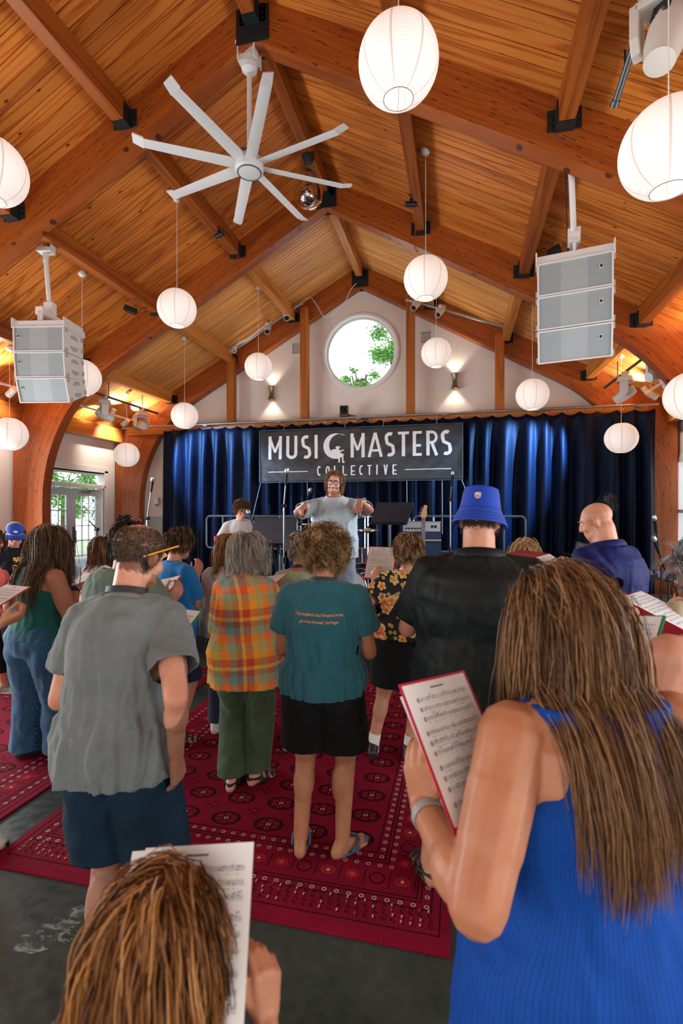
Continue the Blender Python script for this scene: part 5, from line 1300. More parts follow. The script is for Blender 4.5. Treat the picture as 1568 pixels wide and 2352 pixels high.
class Person:
    def __init__(s, label, loc, heading, h=1.72, female=False, wide=1.0, deep=1.0, limb=1.0, hips=1.0, chest=1.0, sit=0.0, lean=4, head=(0, 0, 0), arms=None, feet=None, skin=None, vox=.0085, shoulder=1.0, face=False, ratio=.32, stance=.095, neck=1.0, headsize=1.0, belly=0.0, hand_k=1.0, nofeet=False):
        s.t = thing('person', label, 'person', loc, R(heading), 'people in the hall'); s.M = MW[s.t.name]; s.inv = s.M.inverted(); s.sc = sc = h / 1.75; s.h = h; s.female = female; s.limb = limb; s.vox = vox
        s.skin = skin or SK_FAIR; s.lean = R(lean); s.sit = sit; s.pelvis = Vector((0, 0, .95 * sc - sit))
        f = 1.0
        if female: prof = [(.86, .10, .09), (.92, .165, .115), (.98, .18, .125), (1.06, .16, .112), (1.13, .138, .10), (1.22, .145, .105), (1.31, .155, .108), (1.38, .15, .095), (1.43, .125, .08), (1.47, .075, .062)]
        else: prof = [(.86, .10, .09), (.92, .155, .11), (.98, .165, .118), (1.06, .160, .112), (1.13, .156, .108), (1.22, .165, .115), (1.31, .178, .12), (1.38, .172, .105), (1.43, .14, .085), (1.48, .075, .065)]
        s.prof = []
        for z, rx, ry in prof:
            kx = wide * (hips if z < 1.05 else 1) * (chest if 1.2 < z < 1.4 else 1); bl = belly * math.exp(-((z - 1.08) / .13) ** 2)
            if z >= 1.43: kx = min(kx, 1.15)
            s.prof.append((z * sc - sit, rx * kx * sc, (ry * deep + bl * .5) * sc, (bl * .5 - (.0 if z < 1.2 else .012)) * sc))
        shw = (.150 if female else .172) * wide ** .6 * shoulder * sc
        s.S = {1: s.U((shw, -.015 * sc, 1.392 * sc - sit)), -1: s.U((-shw, -.015 * sc, 1.392 * sc - sit))}
        s.l1, s.l2 = .30 * sc, .255 * sc
        hy, hp, hr = [R(a) for a in head]
        s.neckb = s.U((0, -.022 * sc, 1.44 * sc - sit)); hc = s.U((0, .012 * sc, 1.625 * sc - sit)) + Vector((-math.sin(hy) * math.sin(hp), math.cos(hy) * math.sin(hp), -(1 - math.cos(hp)))) * .07
        s.HM = Matrix.Translation(hc) @ Matrix.Rotation(hy, 4, 'Z') @ Matrix.Rotation(-hp, 4, 'X') @ Matrix.Rotation(hr, 4, 'Y') @ Matrix.Scale(sc * headsize * 1.02, 4)
        mb = MB(); X, Y = Vector((1, 0, 0)), Vector((0, 1, 0)); s.X, s.Y = X, Y
        s.loft_rings = lambda e, zs=None: [(s.U((0, y0, z)), rx + e, ry + e, X, s.tilt(z, Y)) for z, rx, ry, y0 in s.prof]
        loft(mb, s.loft_rings(0))
        if female:
            for q in (-1, 1): mb.ell(s.U((q * .07 * wide * sc, (.075 + .03 * deep) * sc, 1.27 * sc - sit)), (.07 * sc * wide ** .5, .062 * sc, .068 * sc))
        for q in (-1, 1): capsule(mb, s.U((q * .04 * sc, -.025 * sc, 1.44 * sc - sit)), .052 * sc, s.S[q] + Vector((-q * .02 * sc, 0, .0)), .054 * sc * limb ** .4)
        # arms
        s.arm = {}; arms = arms or {}
        for q in (-1, 1):
            a = arms.get(q, {}); S = s.S[q]
            T = a.get('wrist'); T = s.inv @ Vector(T) if T is not None else Vector((q * (abs(S.x) - .06), .30, 1.08 * sc - sit))
            pole = a.get('pole', (q * .55, -.35, -1)); E, T = ik(S, T, s.l1, s.l2, pole); hd = a.get('dir'); fd = (T - E).normalized()
            hd = (s.inv.to_3x3() @ Vector(hd)).normalized() if hd is not None else (fd + Vector((-q * .25, .2, .1))).normalized()
            pn = a.get('palm'); pn = s.inv.to_3x3() @ Vector(pn) if pn is not None else Vector((-q * .8, 0, .5))
            th = a.get('thumb_side'); th = s.inv.to_3x3() @ Vector(th) if th is not None else Vector((0, .2, 1))
            s.arm[q] = (S, E, T); kl = limb * sc
            capsule(mb, S, .053 * kl, E, .040 * kl); capsule(mb, S.lerp(E, .35), .050 * kl, S.lerp(E, .7), .046 * kl)
            capsule(mb, E, .038 * kl, T, .0255 * kl ** .7 if kl > 1 else .0255 * kl); mb.ell(E.lerp(T, .28), (.041 * kl, .041 * kl, .075 * sc), Matrix(basis(T - E)).transposed())
            hand(mb, T, hd, pn, th, a.get('curl', 32), a.get('thumb', .5), sc * hand_k * 1.02)
        # legs
        s.leg = {}
        for q in (-1, 1):
            H_ = Vector((q * .088 * sc * wide ** .5 * hips, 0, .90 * sc - sit)); ft = None
            if feet and q in feet:
                fp, fa = feet[q]; ft = s.inv @ Vector((fp[0], fp[1], loc[2])); fdir = s.inv.to_3x3() @ Vector((-math.sin(R(fa)), math.cos(R(fa)), 0))
            elif sit: ft = Vector((q * .14, .36, 0)); fdir = Vector((q * .1, 1, 0))
            else: ft = Vector((q * stance * sc * wide ** .5, -.02, 0)); fdir = Vector((q * .14, 1, 0)).normalized()
            A = ft + Vector((0, 0, .085 * sc)); K, A2 = ik(H_, A, .43 * sc, .42 * sc, (q * .1, 1, 0)); kl = sc * limb ** .8
            capsule(mb, H_, .090 * kl * hips ** .6, K, .056 * kl); mb.ell(H_.lerp(K, .35), (.082 * kl, .085 * kl, .14 * sc), Matrix(basis(H_ - K)).transposed())
            capsule(mb, K, .053 * kl, A, .036 * kl); cv = Matrix(basis(K - A)).transposed(); mb.ell(K.lerp(A, .30) - fdir * .018 * sc, (.050 * kl, .054 * kl, .12 * sc), cv)
            fs_ = fdir.cross(Vector((0, 0, 1))); s.leg[q] = (H_, K, A, ft, fdir, fs_)
            capsule(mb, ft + Vector((0, 0, .034 * sc)) - fdir * .045 * sc, .032 * sc, A, .036 * sc); capsule(mb, A - Vector((0, 0, .02 * sc)), .034 * sc, ft + fdir * .11 * sc + Vector((0, 0, .022 * sc)), .023 * sc)
            capsule(mb, ft + Vector((0, 0, .028 * sc)) - fdir * .04 * sc, .030 * sc, ft + fdir * .12 * sc + Vector((0, 0, .024 * sc)), .024 * sc)
            for j in range(5):
                o = (-.036 + .018 * j) * q * -1; L = (.185, .19, .18, .165, .15)[j] if q > 0 else (.185, .19, .18, .165, .15)[j]
                capsule(mb, ft + fdir * .10 * sc + fs_ * (-q) * (.034 - .017 * j) * sc + Vector((0, 0, .018 * sc)), .0135 * sc, ft + fdir * L * sc + fs_ * (-q) * (.036 - .018 * j) * sc + Vector((0, 0, .012 * sc)), (.0115 if j == 0 else .0085) * sc, 8)
        # neck and head
        HM = s.HM; hs = sc * headsize; capsule(mb, s.neckb, .060 * neck * sc, HM @ Vector((0, -.018, -.045)), .056 * neck * sc)
        def he(c, r, rot=None):
            Mr = HM.to_3x3().normalized() @ (Euler([R(a) for a in rot]).to_matrix() if rot else Matrix.Identity(3)); mb.ell(HM @ Vector(c), tuple(x * hs for x in r), Mr, 14, 10)
        he((0, -.012, .036), (.076, .098, .084)); he((0, .030, -.025), (.060, .064, .092)); he((0, .02, .02), (.069, .075, .075)); he((0, .070, -.094), (.026, .022, .02)); he((0, .055, -.075), (.045, .045, .035))
        for q in (-1, 1):
            he((q * .034, .066, -.024), (.025, .024, .026)); he((q * .030, .084, .030), (.024, .012, .009)); he((q * .079, -.004, -.012), (.009, .020, .032), (0, q * 12, q * -22)); he((q * .046, .025, -.068), (.018, .04, .026))
        capsule(mb, HM @ Vector((0, .090, .022)), .0095 * hs, HM @ Vector((0, .112, -.022)), .0125 * hs, 8)
        for q in (-1, 1): he((q * .012, .098, -.026), (.009, .010, .008))
        he((0, .093, -.053), (.022, .010, .006)); he((0, .091, -.064), (.019, .010, .007))
        s.bodymb = mb; s.finish_body(ratio)
        if face: s.face()
    def tilt(s, z, Y):
        a = s.lean * min(1, max(0, (z - s.pelvis.z) / .2)); return Vector((0, math.cos(a), -math.sin(a)))
    def U(s, p):
        p = Vector(p) - s.pelvis
        if p.z > 0:
            a = s.lean * min(1, p.z / .25); p = Vector((p.x, p.y * math.cos(a) + p.z * math.sin(a), p.z * math.cos(a) - p.y * math.sin(a)))
        return p + s.pelvis
    def finish_body(s, ratio):
        me = remesh(s.bodymb, s.vox, 2, ratio); me.materials.append(s.skin)
        n = len(me.vertices); co = np.empty(n * 3, np.float32); me.vertices.foreach_get('co', co); co = co.reshape(-1, 3)
        Hi = np.array(s.HM.inverted()); hl = co @ Hi[:3, :3].T + Hi[:3, 3]; tone = np.ones((n, 4), np.float32)
        # lips, ears, cheeks and elbows are redder by nature
        def spot(pts, c, r, col):
            d = np.sqrt((((pts - np.array(c)) / np.array(r)) ** 2).sum(1)); k = np.clip(1.25 - d, 0, 1)[:, None] ; tone[:, :3] *= 1 - k * (1 - np.array(col))
        spot(hl, (0, .105, -.058), (.024, .022, .011), (.80, .45, .45)); spot(hl, (0, .115, -.02), (.018, .02, .02), (1, .85, .82))
        for q in (-1, 1):
            spot(hl, (q * .045, .085, -.022), (.022, .03, .02), (1, .86, .82)); spot(hl, (q * .08, -.004, -.012), (.016, .026, .036), (1, .78, .74)); spot(co, s.arm[q][1], (.05, .05, .05), (.95, .78, .74))
        s.tone = tone; s.hl = hl; s.me = me; s.body = place('body', me, s.t); s.write_tone()
    def write_tone(s):
        a = s.me.color_attributes.get('tone') or s.me.color_attributes.new('tone', 'FLOAT_COLOR', 'POINT'); a.data.foreach_set('color', s.tone.ravel())
    def stubble(s, test, col, k=1.0):
        """darker scalp or beard shadow where test(head-space xyz) in 0..1"""
        w = np.clip(test(s.hl[:, 0], s.hl[:, 1], s.hl[:, 2]), 0, 1)[:, None] * k; s.tone[:, :3] *= 1 - w * (1 - np.array(col)); s.write_tone()
    def face(s, eye=(.12, .08, .05), brow=(.08, .05, .03)):
        EW = mat('eye_white', (.75, .73, .70), .25); IR = mat('iris_%d' % int(eye[0] * 100), eye, .15); hs = s.HM.to_scale().x
        for q in (-1, 1):
            c = s.HM @ Vector((q * .030, .0775, .012)); e = MB().ell(c, .0115 * hs, nu=14, nv=10).build('eye', EW, s.t, smooth='all'); f = (s.HM.to_3x3() @ Vector((0, 1, -.15))).normalized()
            MB().ell(c + f * .0072 * hs, .0060 * hs, nu=10, nv=8).build('iris', IR, e, smooth='all')
            b = MB(); b.tube([s.HM @ Vector(p) for p in ((q * .012, .099, .030), (q * .028, .100, .036), (q * .046, .088, .031))], [.004 * hs, .0045 * hs, .002 * hs], 6); b.build('eyebrow', mat('brow_%d' % int(brow[0] * 1000), brow, .9), s.t)
    # ---- clothing
    def shirt(s, name, m, hem=.80, sleeve=.62, ease=.020, amp=.012, neck=1.0, seed=0, tuck=False, label=None, collar=None, vox=None, sl_ease=.022, top=1.47, over=.022, f=9.0):
        sc = s.sc; mb = MB(); rings = []; X = s.X; hz = hem * sc - s.sit; P = s.prof
        def at(z):
            for (a, b) in zip(P, P[1:]):
                if a[0] <= z <= b[0]: t = (z - a[0]) / (b[0] - a[0]); return [a[i] + (b[i] - a[i]) * t for i in range(4)]
            return list(P[0]) if z < P[0][0] else list(P[-1])
        hipm = max(p[1] for p in P[:4]); hipy = max(p[2] for p in P[:4]); chx = max(p[1] for p in P[5:8]); chy = max(p[2] for p in P[5:8]); zt = top * sc - s.sit; n = 16; wz = 1.33 * sc - s.sit
        for k in range(n + 1):
            z = hz + (zt - hz) * k / n; _, rx, ry, y0 = at(z)
            if z < wz:
                t = max(0, min(1, (z - hz) / (wz - hz))); dx = hipm + (chx - hipm) * t; dy = hipy + (chy - hipy) * t; w = .35 if tuck else .86
                rx = max(rx, dx * w + rx * (1 - w)); ry = max(ry, dy * w + ry * (1 - w))
            e = ease * sc * (1.0 if z < 1.40 * sc - s.sit else .6) + over * max(0, min(1, (1.10 * sc - s.sit - z) / .08)); rings.append((s.U((0, y0, z)), rx + e, ry + e, X, s.tilt(z, s.Y)))
        loft(mb, rings, 28)
        if s.female:
            for q in (-1, 1): mb.ell(s.U((q * .07 * sc, .095 * sc + ease * .5, 1.27 * sc - s.sit)), (.08 * sc, .07 * sc, .08 * sc))
        cuts = [(rings[0][0], (0, 0, -1), None)]
        def keep(c):
            _, rx, ry, y0 = at(c.z); u = s.U((0, y0, c.z)); return ((c.x - u.x) / (rx + ease + .022)) ** 2 + ((c.y - u.y) / (ry + ease + .022)) ** 2 < 1.0
        for q in (-1, 1):
            S, E, T = s.arm[q]; kl = s.limb * sc; capsule(mb, s.U((q * .045 * sc, -.022 * sc, (top - .03) * sc - s.sit)), .054 * sc, S + Vector((-q * .015, 0, .004)), .058 * sc * s.limb ** .4 + ease * .35)
            if sleeve > 0:
                r0 = .053 * kl + sl_ease * .45; r1 = .047 * kl + sl_ease * 1.1
                if sleeve <= 1: e = S.lerp(E, sleeve); capsule(mb, S, r0, e, r1, 16, flat1=True); cuts.append((e, E - S, r1 * 1.35, keep))
                else: e = E.lerp(T, sleeve - 1); capsule(mb, S, r0, E, .043 * kl + sl_ease); capsule(mb, E, .043 * kl + sl_ease, e, .034 * kl + sl_ease, 16, flat1=True); cuts.append((e, T - E, .075, keep))
        me = remesh(mb, vox or max(.011, s.vox * 1.25), 3); displace(me, drape(amp * sc, hz, 1.42 * sc - s.sit, seed, f)); cut_hems(me, cuts)
        me.materials.append(m); o = place(name, me, s.t)
        so = o.modifiers.new('thickness', 'SOLIDIFY'); so.thickness = .004; so.offset = 1
        if label: o['label'] = label
        if collar == 'crew': s.ring('neckband', m, .068 * sc * neck, .010, 1.462, 18)
        if collar == 'polo':
            s.band('collar', m, .070 * sc * neck, .085 * sc * neck, 1.455, .045)
        return o
    def neck_frame(s, z, tilt=0):
        c = s.U((0, -.018 * s.sc, z * s.sc - s.sit)); a = s.lean + R(tilt); return c, Vector((1, 0, 0)), Vector((0, math.cos(a), -math.sin(a))), Vector((0, math.sin(a), math.cos(a)))
    def ring(s, name, m, r, th, z, tilt=15):
        c, X, Y, Z = s.neck_frame(z, tilt); o = MB().tube([c + X * r * 1.06 * math.cos(a) + Y * r * math.sin(a) for a in [2 * PI * k / 28 for k in range(28)]], th * s.sc, 6, closed=True).build(name, m, s.t, smooth='all'); return o
    def band(s, name, m, r0, r1, z, hgt):
        c, X, Y, Z = s.neck_frame(z, 12); vs = []; fs = []; n = 28
        rows = [(r1, 0.0), (r1 * 1.02, hgt * .3), ((r0 + r1) / 2, hgt * .9), (r0, hgt), (r0 * .97, hgt * .8), (r0 * .97, -.01)]
        for r, h in rows:
            for k in range(n):
                a = PI / 2 + .10 + (2 * PI - .2) * k / (n - 1); vs.append(c + X * r * 1.08 * math.cos(a) + Y * r * math.sin(a) + Z * (h - (.012 if math.sin(a) > .8 else 0)))
        for i in range(len(rows) - 1):
            for k in range(n - 1): fs.append((i * n + k, i * n + k + 1, (i + 1) * n + k + 1, (i + 1) * n + k))
        return MB().add(vs, fs).build(name, m, s.t, smooth='all')
    def lanyard(s, m, z=1.50, r=.066):
        sc = s.sc; c, X, Y, Z = s.neck_frame(z, 8); vs = []; fs = []; n = 36
        for j, (dr, h) in enumerate(((.0, .011), (.004, .011), (.004, -.011), (.0, -.011))):
            for k in range(n):
                a = 2 * PI * k / n; fr = max(0, math.sin(a)); rr = (r + dr) * sc
                vs.append(c + X * rr * (1.05 - .25 * fr) * math.cos(a) + Y * (rr * (1 + .75 * fr ** 2)) * math.sin(a) + Z * (h - .17 * fr ** 1.6))
        for j in range(4):
            for k in range(n): fs.append((j * n + k, j * n + (k + 1) % n, ((j + 1) % 4) * n + (k + 1) % n, ((j + 1) % 4) * n + k))
        MB().add(vs, fs).build('lanyard', m, s.t, smooth=40)
    def tank(s, name, m, hem=.80, ease=.012, amp=.006, strap=.085, arm_z=1.33, seed=0, label=None, flare=0.0, vox=None, mid=None):
        sc = s.sc; mb = MB(); rings = []; P = s.prof; hz = hem * sc - s.sit
        def at(z):
            for (a, b) in zip(P, P[1:]):
                if a[0] <= z <= b[0]: t = (z - a[0]) / (b[0] - a[0]); return [a[i] + (b[i] - a[i]) * t for i in range(4)]
            return list(P[0]) if z < P[0][0] else list(P[-1])
        hipm = max(p[1] for p in P[:4]); hipy = max(p[2] for p in P[:4]); za = arm_z * sc - s.sit; zt = 1.455 * sc - s.sit
        for k in range(15):
            z = hz + (za - hz) * k / 14; _, rx, ry, y0 = at(z); t = k / 14
            if z < 1.0 * sc - s.sit: rx = max(rx, hipm); ry = max(ry, hipy)
            fl = flare * (1 - t) ** 1.3; e = ease * sc
            rings.append((s.U((0, y0, z)), rx + e + fl, ry + e + fl * .8, s.X, s.tilt(z, s.Y)))
        _, rx0, ry0, y0 = at(za)
        for k in range(1, 9):
            t = k / 8; z = za + (zt - za) * t; _, rx, ry, y1 = at(z); rx2 = rx0 + (strap * sc - rx0) * (t ** .55) if mid is None else float(np.interp(t, (0, .2, .4, .6, .8, 1), (rx0, .80 * rx0, mid * sc * 1.12, mid * sc, mid * sc * 1.05, strap * sc)))
            rings.append((s.U((0, y1 - .006, z)), min(rx + ease, rx2 + ease) if mid is None else rx2 + ease * .5, ry + ease * .9, s.X, s.tilt(z, s.Y)))
        loft(mb, rings, 28)
        for q in (-1, 1): mb.ell(s.U((q * .07 * sc, .10 * sc, 1.27 * sc - s.sit)), (.082 * sc, .07 * sc, .082 * sc))
        me = remesh(mb, vox or max(.008, s.vox), 2); displace(me, drape(amp, hz, 1.42 * sc - s.sit, seed)); cut_hems(me, [(rings[0][0], (0, 0, -1), None)]); me.materials.append(m); o = place(name, me, s.t)
        so = o.modifiers.new('thickness', 'SOLIDIFY'); so.thickness = .004; so.offset = 1
        if label: o['label'] = label
        return o
    def pants(s, name, m, hem=.08, ease=.016, top=1.02, amp=.010, seed=3, flare=0.0, f=7.0, vox=None):
        """trousers or shorts: hem = height of the leg opening"""
        sc = s.sc; mb = MB(); kl = sc * s.limb ** .8; rings = []
        for z, rx, ry, y0 in s.prof:
            if z <= top * sc - s.sit + .03: rings.append((s.U((0, y0, z)), rx + ease, ry + ease, s.X, s.Y))
        loft(mb, rings, 26); cuts = []
        for q in (-1, 1):
            H_, K, A, ft, fd, fs_ = s.leg[q]; capsule(mb, H_, .092 * kl + ease, K, .060 * kl + ease + flare * .5, 16) if hem < .45 else None
            mb.ell(H_.lerp(K, .3), (.086 * kl + ease, .09 * kl + ease, .16 * sc), Matrix(basis(H_ - K)).transposed())
            if s.sit: capsule(mb, K, .058 * kl + ease, A, .05 * kl + ease, 16)
            elif hem >= .45:
                t = (H_.z - hem * sc) / (H_.z - K.z); e = H_.lerp(K, t); capsule(mb, H_, .094 * kl + ease, e, .075 * kl + ease + flare, 18, flat1=True); cuts = [(e, (0, 0, -1), None)]
            else:
                t = (K.z - hem * sc) / (K.z - A.z); e = K.lerp(A, t); capsule(mb, K, .060 * kl + ease + flare * .5, e, .046 * kl + ease + flare, 16, flat1=True); cuts = [(e, (0, 0, -1), None)]
        me = remesh(mb, vox or max(.013, s.vox * 1.35), 2)
        def fn(x, y, z):
            a = vnoise(x * f + seed, y * f, z * 5 + x * 3); b = vnoise(x * 13 + seed, y * 13, z * 9 - x * 8); return amp * (a * 1.3 + .6 * (1 - 2 * np.abs(b)) - .3)
        displace(me, fn); cut_hems(me, cuts); me.materials.append(m); o = place(name, me, s.t); so = o.modifiers.new('thickness', 'SOLIDIFY'); so.thickness = .004; so.offset = 1; return o
    def skirt(s, name, m, hem=.5, top=1.03, e0=.014, e1=.05, amp=.012, seed=1):
        sc = s.sc; mb = MB(); rings = []; hip = max(p[1] for p in s.prof[:4]); hy = max(p[2] for p in s.prof[:4])
        for k in range(9):
            t = k / 8; z = (hem + (top - hem) * t) * sc; w = 1 if z < .98 * sc else .95; rings.append((s.U((0, 0, z)), hip * w + e1 + (e0 - e1) * t, hy * w + e1 * .8 + (e0 - e1 * .8) * t, s.X, s.Y))
        loft(mb, rings, 26, 2.4); me = remesh(mb, .010, 2); displace(me, drape(amp, hem * sc, top * sc, seed, 8)); cut_hems(me, [(rings[0][0], (0, 0, -1), None)]); me.materials.append(m); o = place(name, me, s.t); so = o.modifiers.new('thickness', 'SOLIDIFY'); so.thickness = .004; so.offset = 1; return o
    def shoes(s, m, sole=None, kind='shoe', sock=None):
        sc = s.sc; sole = sole or mat('sole_black', (.015, .015, .017), .7)
        for q in (-1, 1):
            H_, K, A, ft, fd, fs_ = s.leg[q]; up = Vector((0, 0, 1)); out = []
            for k in range(20):
                a = 2 * PI * k / 20; ca, sa = math.cos(a), math.sin(a); L = .125 + (.0 if ca < 0 else .012); w = .046 - .006 * (ca < 0); out.append((fs_ * (sa * w) * sc + fd * (.058 + ca * L) * sc))
            so = MB(); n = 20; th = .018 if kind != 'flip' else .02
            so.add([ft + o + up * .001 for o in out] + [ft + o + up * th for o in out], [tuple(reversed(range(n))), tuple(range(n, 2 * n))] + [(i, (i + 1) % n, n + (i + 1) % n, n + i) for i in range(n)])
            name = {'shoe': 'shoe', 'flip': 'flip_flop', 'sandal': 'sandal'}[kind]
            if kind == 'shoe':
                mb = MB(); capsule(mb, ft - fd * .05 * sc + up * .045 * sc, .040 * sc, ft + fd * .13 * sc + up * .040 * sc, .038 * sc); capsule(mb, ft + up * .06 * sc - fd * .03 * sc, .043 * sc, A + up * .005, .047 * sc); mb.ell(ft + fd * .10 * sc + up * .035 * sc, (.047 * sc, .085 * sc, .036 * sc), Matrix((fs_, fd, up)).transposed())
                me = remesh(mb, .009, 2); me.materials.append(m); o = place(name, me, s.t); so.build('sole', sole, o)
            else:
                o = so.build(name, sole, s.t, bevel=.004); st = MB(); H0 = up * (th + .002)
                if kind == 'flip':
                    for w in (-1, 1): st.tube(smoothpath([ft + fs_ * w * .045 * sc + fd * .03 * sc + H0, ft + fs_ * w * .042 * sc + fd * .085 * sc + up * .055 * sc, ft + fd * .125 * sc + fs_ * (-q) * .018 * sc + up * .045 * sc], 5), .0085 * sc, 6)
                else:
                    for dd, hh in ((.02, .085), (.075, .068), (.125, .05)):
                        st.tube(smoothpath([ft + fs_ * .05 * sc + fd * dd * sc + H0, ft + fs_ * .035 * sc + fd * dd * sc + up * hh * sc * .8, ft + fd * (dd + .01) * sc + up * hh * sc, ft - fs_ * .035 * sc + fd * dd * sc + up * hh * sc * .8, ft - fs_ * .05 * sc + fd * dd * sc + H0], 4), .010 * sc, 6)
                    st.tube(smoothpath([ft + fs_ * .05 * sc + fd * .02 * sc + up * .05, ft - fd * .075 * sc + up * .06 * sc, ft - fs_ * .05 * sc + fd * .02 * sc + up * .05], 5), .009 * sc, 6)
                st.build('strap', m, o, smooth='all')
            if sock:
                mb = MB(); capsule(mb, A - up * .02, .044 * sc, A.lerp(K, .22), .047 * sc, 14, flat1=True); mb.build('sock', sock, s.t, smooth='all')
# ------------------------------------------------------------------ hair, hats, glasses
def hair_material():
    m, b = newmat('hair'); a = b.attr('hcol')[0]; b.out(a, .5); b.b.inputs['Specular IOR Level'].default_value = .18; return m
HAIRM = hair_material()
HC, HR = np.array((0, -.012, .036)), np.array((.077, .099, .085))
def scalp(x, y, z, low=-.06, front=.083):
    hl = np.where(y < -.005, low, low + (y + .005) / .085 * (front - low)); return z > hl
def nrm(a): return a / np.maximum(np.linalg.norm(a, axis=-1, keepdims=True), 1e-9)
def hair(P, pal, length=.3, guides=220, kids=8, r=.0016, wave=0.0, wf=35, frizz=.10, lift=.5, mask=None, npts=12, clump=.6, lvar=.2, part=0.0, spread=.012, stiff=.45, seed=1, off=.010, cap=True, flow=(.7, -.35, .1), capcol=.55, name='hair', lenfn=None, ends=1.0):
    rg = np.random.default_rng(seed); HM = np.array(P.HM); Hi = np.linalg.inv(HM); hs = P.HM.to_scale().x; mask = mask or scalp
    N = guides * 6; i = np.arange(N) + .5; ph = np.arccos(1 - 2 * i / N); th = PI * (1 + 5 ** .5) * i; u = np.stack([np.cos(th) * np.sin(ph), np.sin(th) * np.sin(ph), np.cos(ph)], 1)
    q = HC + u * HR; k = mask(q[:, 0], q[:, 1], q[:, 2]); q = q[k]; u = u[k]
    sel = rg.permutation(len(q))[:guides]; q = q[sel]; u = u[sel]; G = len(q); nr = nrm(u / HR)
    Lg = length * (1 + lvar * rg.uniform(-1, 1, G))
    if lenfn is not None: Lg = Lg * lenfn(q[:, 0], q[:, 1], q[:, 2])
    sgn = np.where(q[:, 0] > part, 1.0, -1.0)[:, None]; fl = np.array(flow)[None] * np.concatenate([sgn, np.ones((G, 2))], 1)
    d = nr * lift + fl * (1 - lift); rot = HM[:3, :3] / hs; d = nrm(d @ rot.T); p = q @ HM[:3, :3].T + HM[:3, 3]; path = [p.copy()]; st = (Lg / (npts - 1))[:, None] * hs
    tc = np.array(P.U((0, -.01, 1.24 * P.sc - P.sit))); trx = max(x[1] for x in P.prof[4:8]) + .02; tr_ = np.array((trx, max(x[2] for x in P.prof[4:8]) + .028, .235 * P.sc)); A_, B_ = np.array(P.S[-1]), np.array(P.S[1]); grav = np.array((0, 0, -1.0))
    zq = np.array([P.U((0, a[3], a[0])).z for a in P.prof]); ycq = np.array([P.U((0, a[3], a[0])).y for a in P.prof]); rxq = np.array([a[1] for a in P.prof]); ryq = np.array([a[2] for a in P.prof])
    for s in range(npts - 1):
        d = nrm(d * stiff + grav * (1 - stiff) * .8 + rg.normal(0, frizz, (G, 3))); p = p + d * st
        h = p @ Hi[:3, :3].T + Hi[:3, 3]; R1 = HR + off * min(1, .3 + s * .35); e = (h - HC) / R1; m = np.linalg.norm(e, axis=1, keepdims=True); h = np.where(m < 1, HC + (h - HC) / np.maximum(m, .05), h)
        C2, R2 = np.array((0, .022, -.03)), np.array((.072, .072, .10)); e = (h - C2) / R2; m = np.linalg.norm(e, axis=1, keepdims=True); h = np.where(m < 1, C2 + (h - C2) / np.maximum(m, .05), h); p = h @ HM[:3, :3].T + HM[:3, 3]
        zz = p[:, 2]; rx = np.interp(zz, zq, rxq) + .016; ry = np.interp(zz, zq, ryq) + .022; yc = np.interp(zz, zq, ycq); ux = np.clip(p[:, 0] / rx, -1, 1); lim = ry * np.sqrt(1 - ux ** 2); ins = (np.abs(p[:, 0]) < rx) & (np.abs(p[:, 1] - yc) < lim) & (zz < zq[-1]); back = p[:, 1] - yc < .035; p[:, 1] = np.where(ins, np.where(back, yc - lim, yc + lim), p[:, 1])
        ab = B_ - A_; t = np.clip(((p - A_) @ ab) / (ab @ ab), 0, 1)[:, None]; c = A_ + t * ab; v = p - c; v[:, 1] = np.where(v[:, 1] < .02, v[:, 1] - .02, v[:, 1]); m = np.linalg.norm(v, axis=1, keepdims=True); rr = .066 * P.sc * P.limb ** .3; p = np.where(m < rr, c + v / np.maximum(m, 1e-4) * rr, p)
        d = nrm(p - path[-1]); path.append(p.copy())
    g = np.stack(path, 1); sl = np.linalg.norm(np.diff(g, axis=1), axis=2).max(1); okg = (sl < 2.2 * st[:, 0]) | (npts < 8); g = g[okg]; Lg = Lg[okg]; G = len(g); S = np.repeat(g, kids, 0); n, T, _ = S.shape; tt = np.linspace(0, 1, T)[None, :, None]
    o = rg.normal(0, 1, (n, 1, 3)) * spread * (1 - clump * tt) ; S = S + o
    if wave:
        f0 = rg.uniform(0, 6.28, (guides if False else G, 1)).repeat(kids, 0) + rg.normal(0, .5, (n, 1)); Ls = (Lg.repeat(kids)[:, None] * tt[:, :, 0]); ax = nrm(np.cross(np.gradient(S, axis=1), np.array((.3, .8, .2)))); ay = nrm(np.cross(np.gradient(S, axis=1), ax)); wv = wave * np.minimum(1, tt * 3)
        S = S + ax * wv * np.sin(wf * Ls + f0)[:, :, None] + ay * wv * np.cos(wf * Ls + f0)[:, :, None]
    tg = nrm(np.gradient(S, axis=1)); sd = nrm(np.cross(tg, rg.normal(0, 1, (n, 1, 3)))); rad = r * 1.25 * (1 - (.75 * ends) * tt ** 2); V = np.stack([S - rad * sd, S + rad * sd], 2).reshape(-1, 3)
    base = (np.arange(n)[:, None] * T * 2 + np.arange(T - 1)[None, :] * 2); Fq = np.stack([base, base + 1, base + 3, base + 2], -1).reshape(-1, 4)
    pal = np.array(pal); ci = rg.uniform(0, len(pal) - 1, G).repeat(kids) + rg.normal(0, .22, n); ci = np.clip(ci, 0, len(pal) - 1.001); c0 = pal[ci.astype(int)]; c1 = pal[ci.astype(int) + 1]; col = c0 + (c1 - c0) * (ci % 1)[:, None]
    colv = np.repeat(col[:, None, :], T * 2, 1).reshape(-1, 3)
    loops = Fq.ravel(); sizes = np.full(len(Fq), 4)
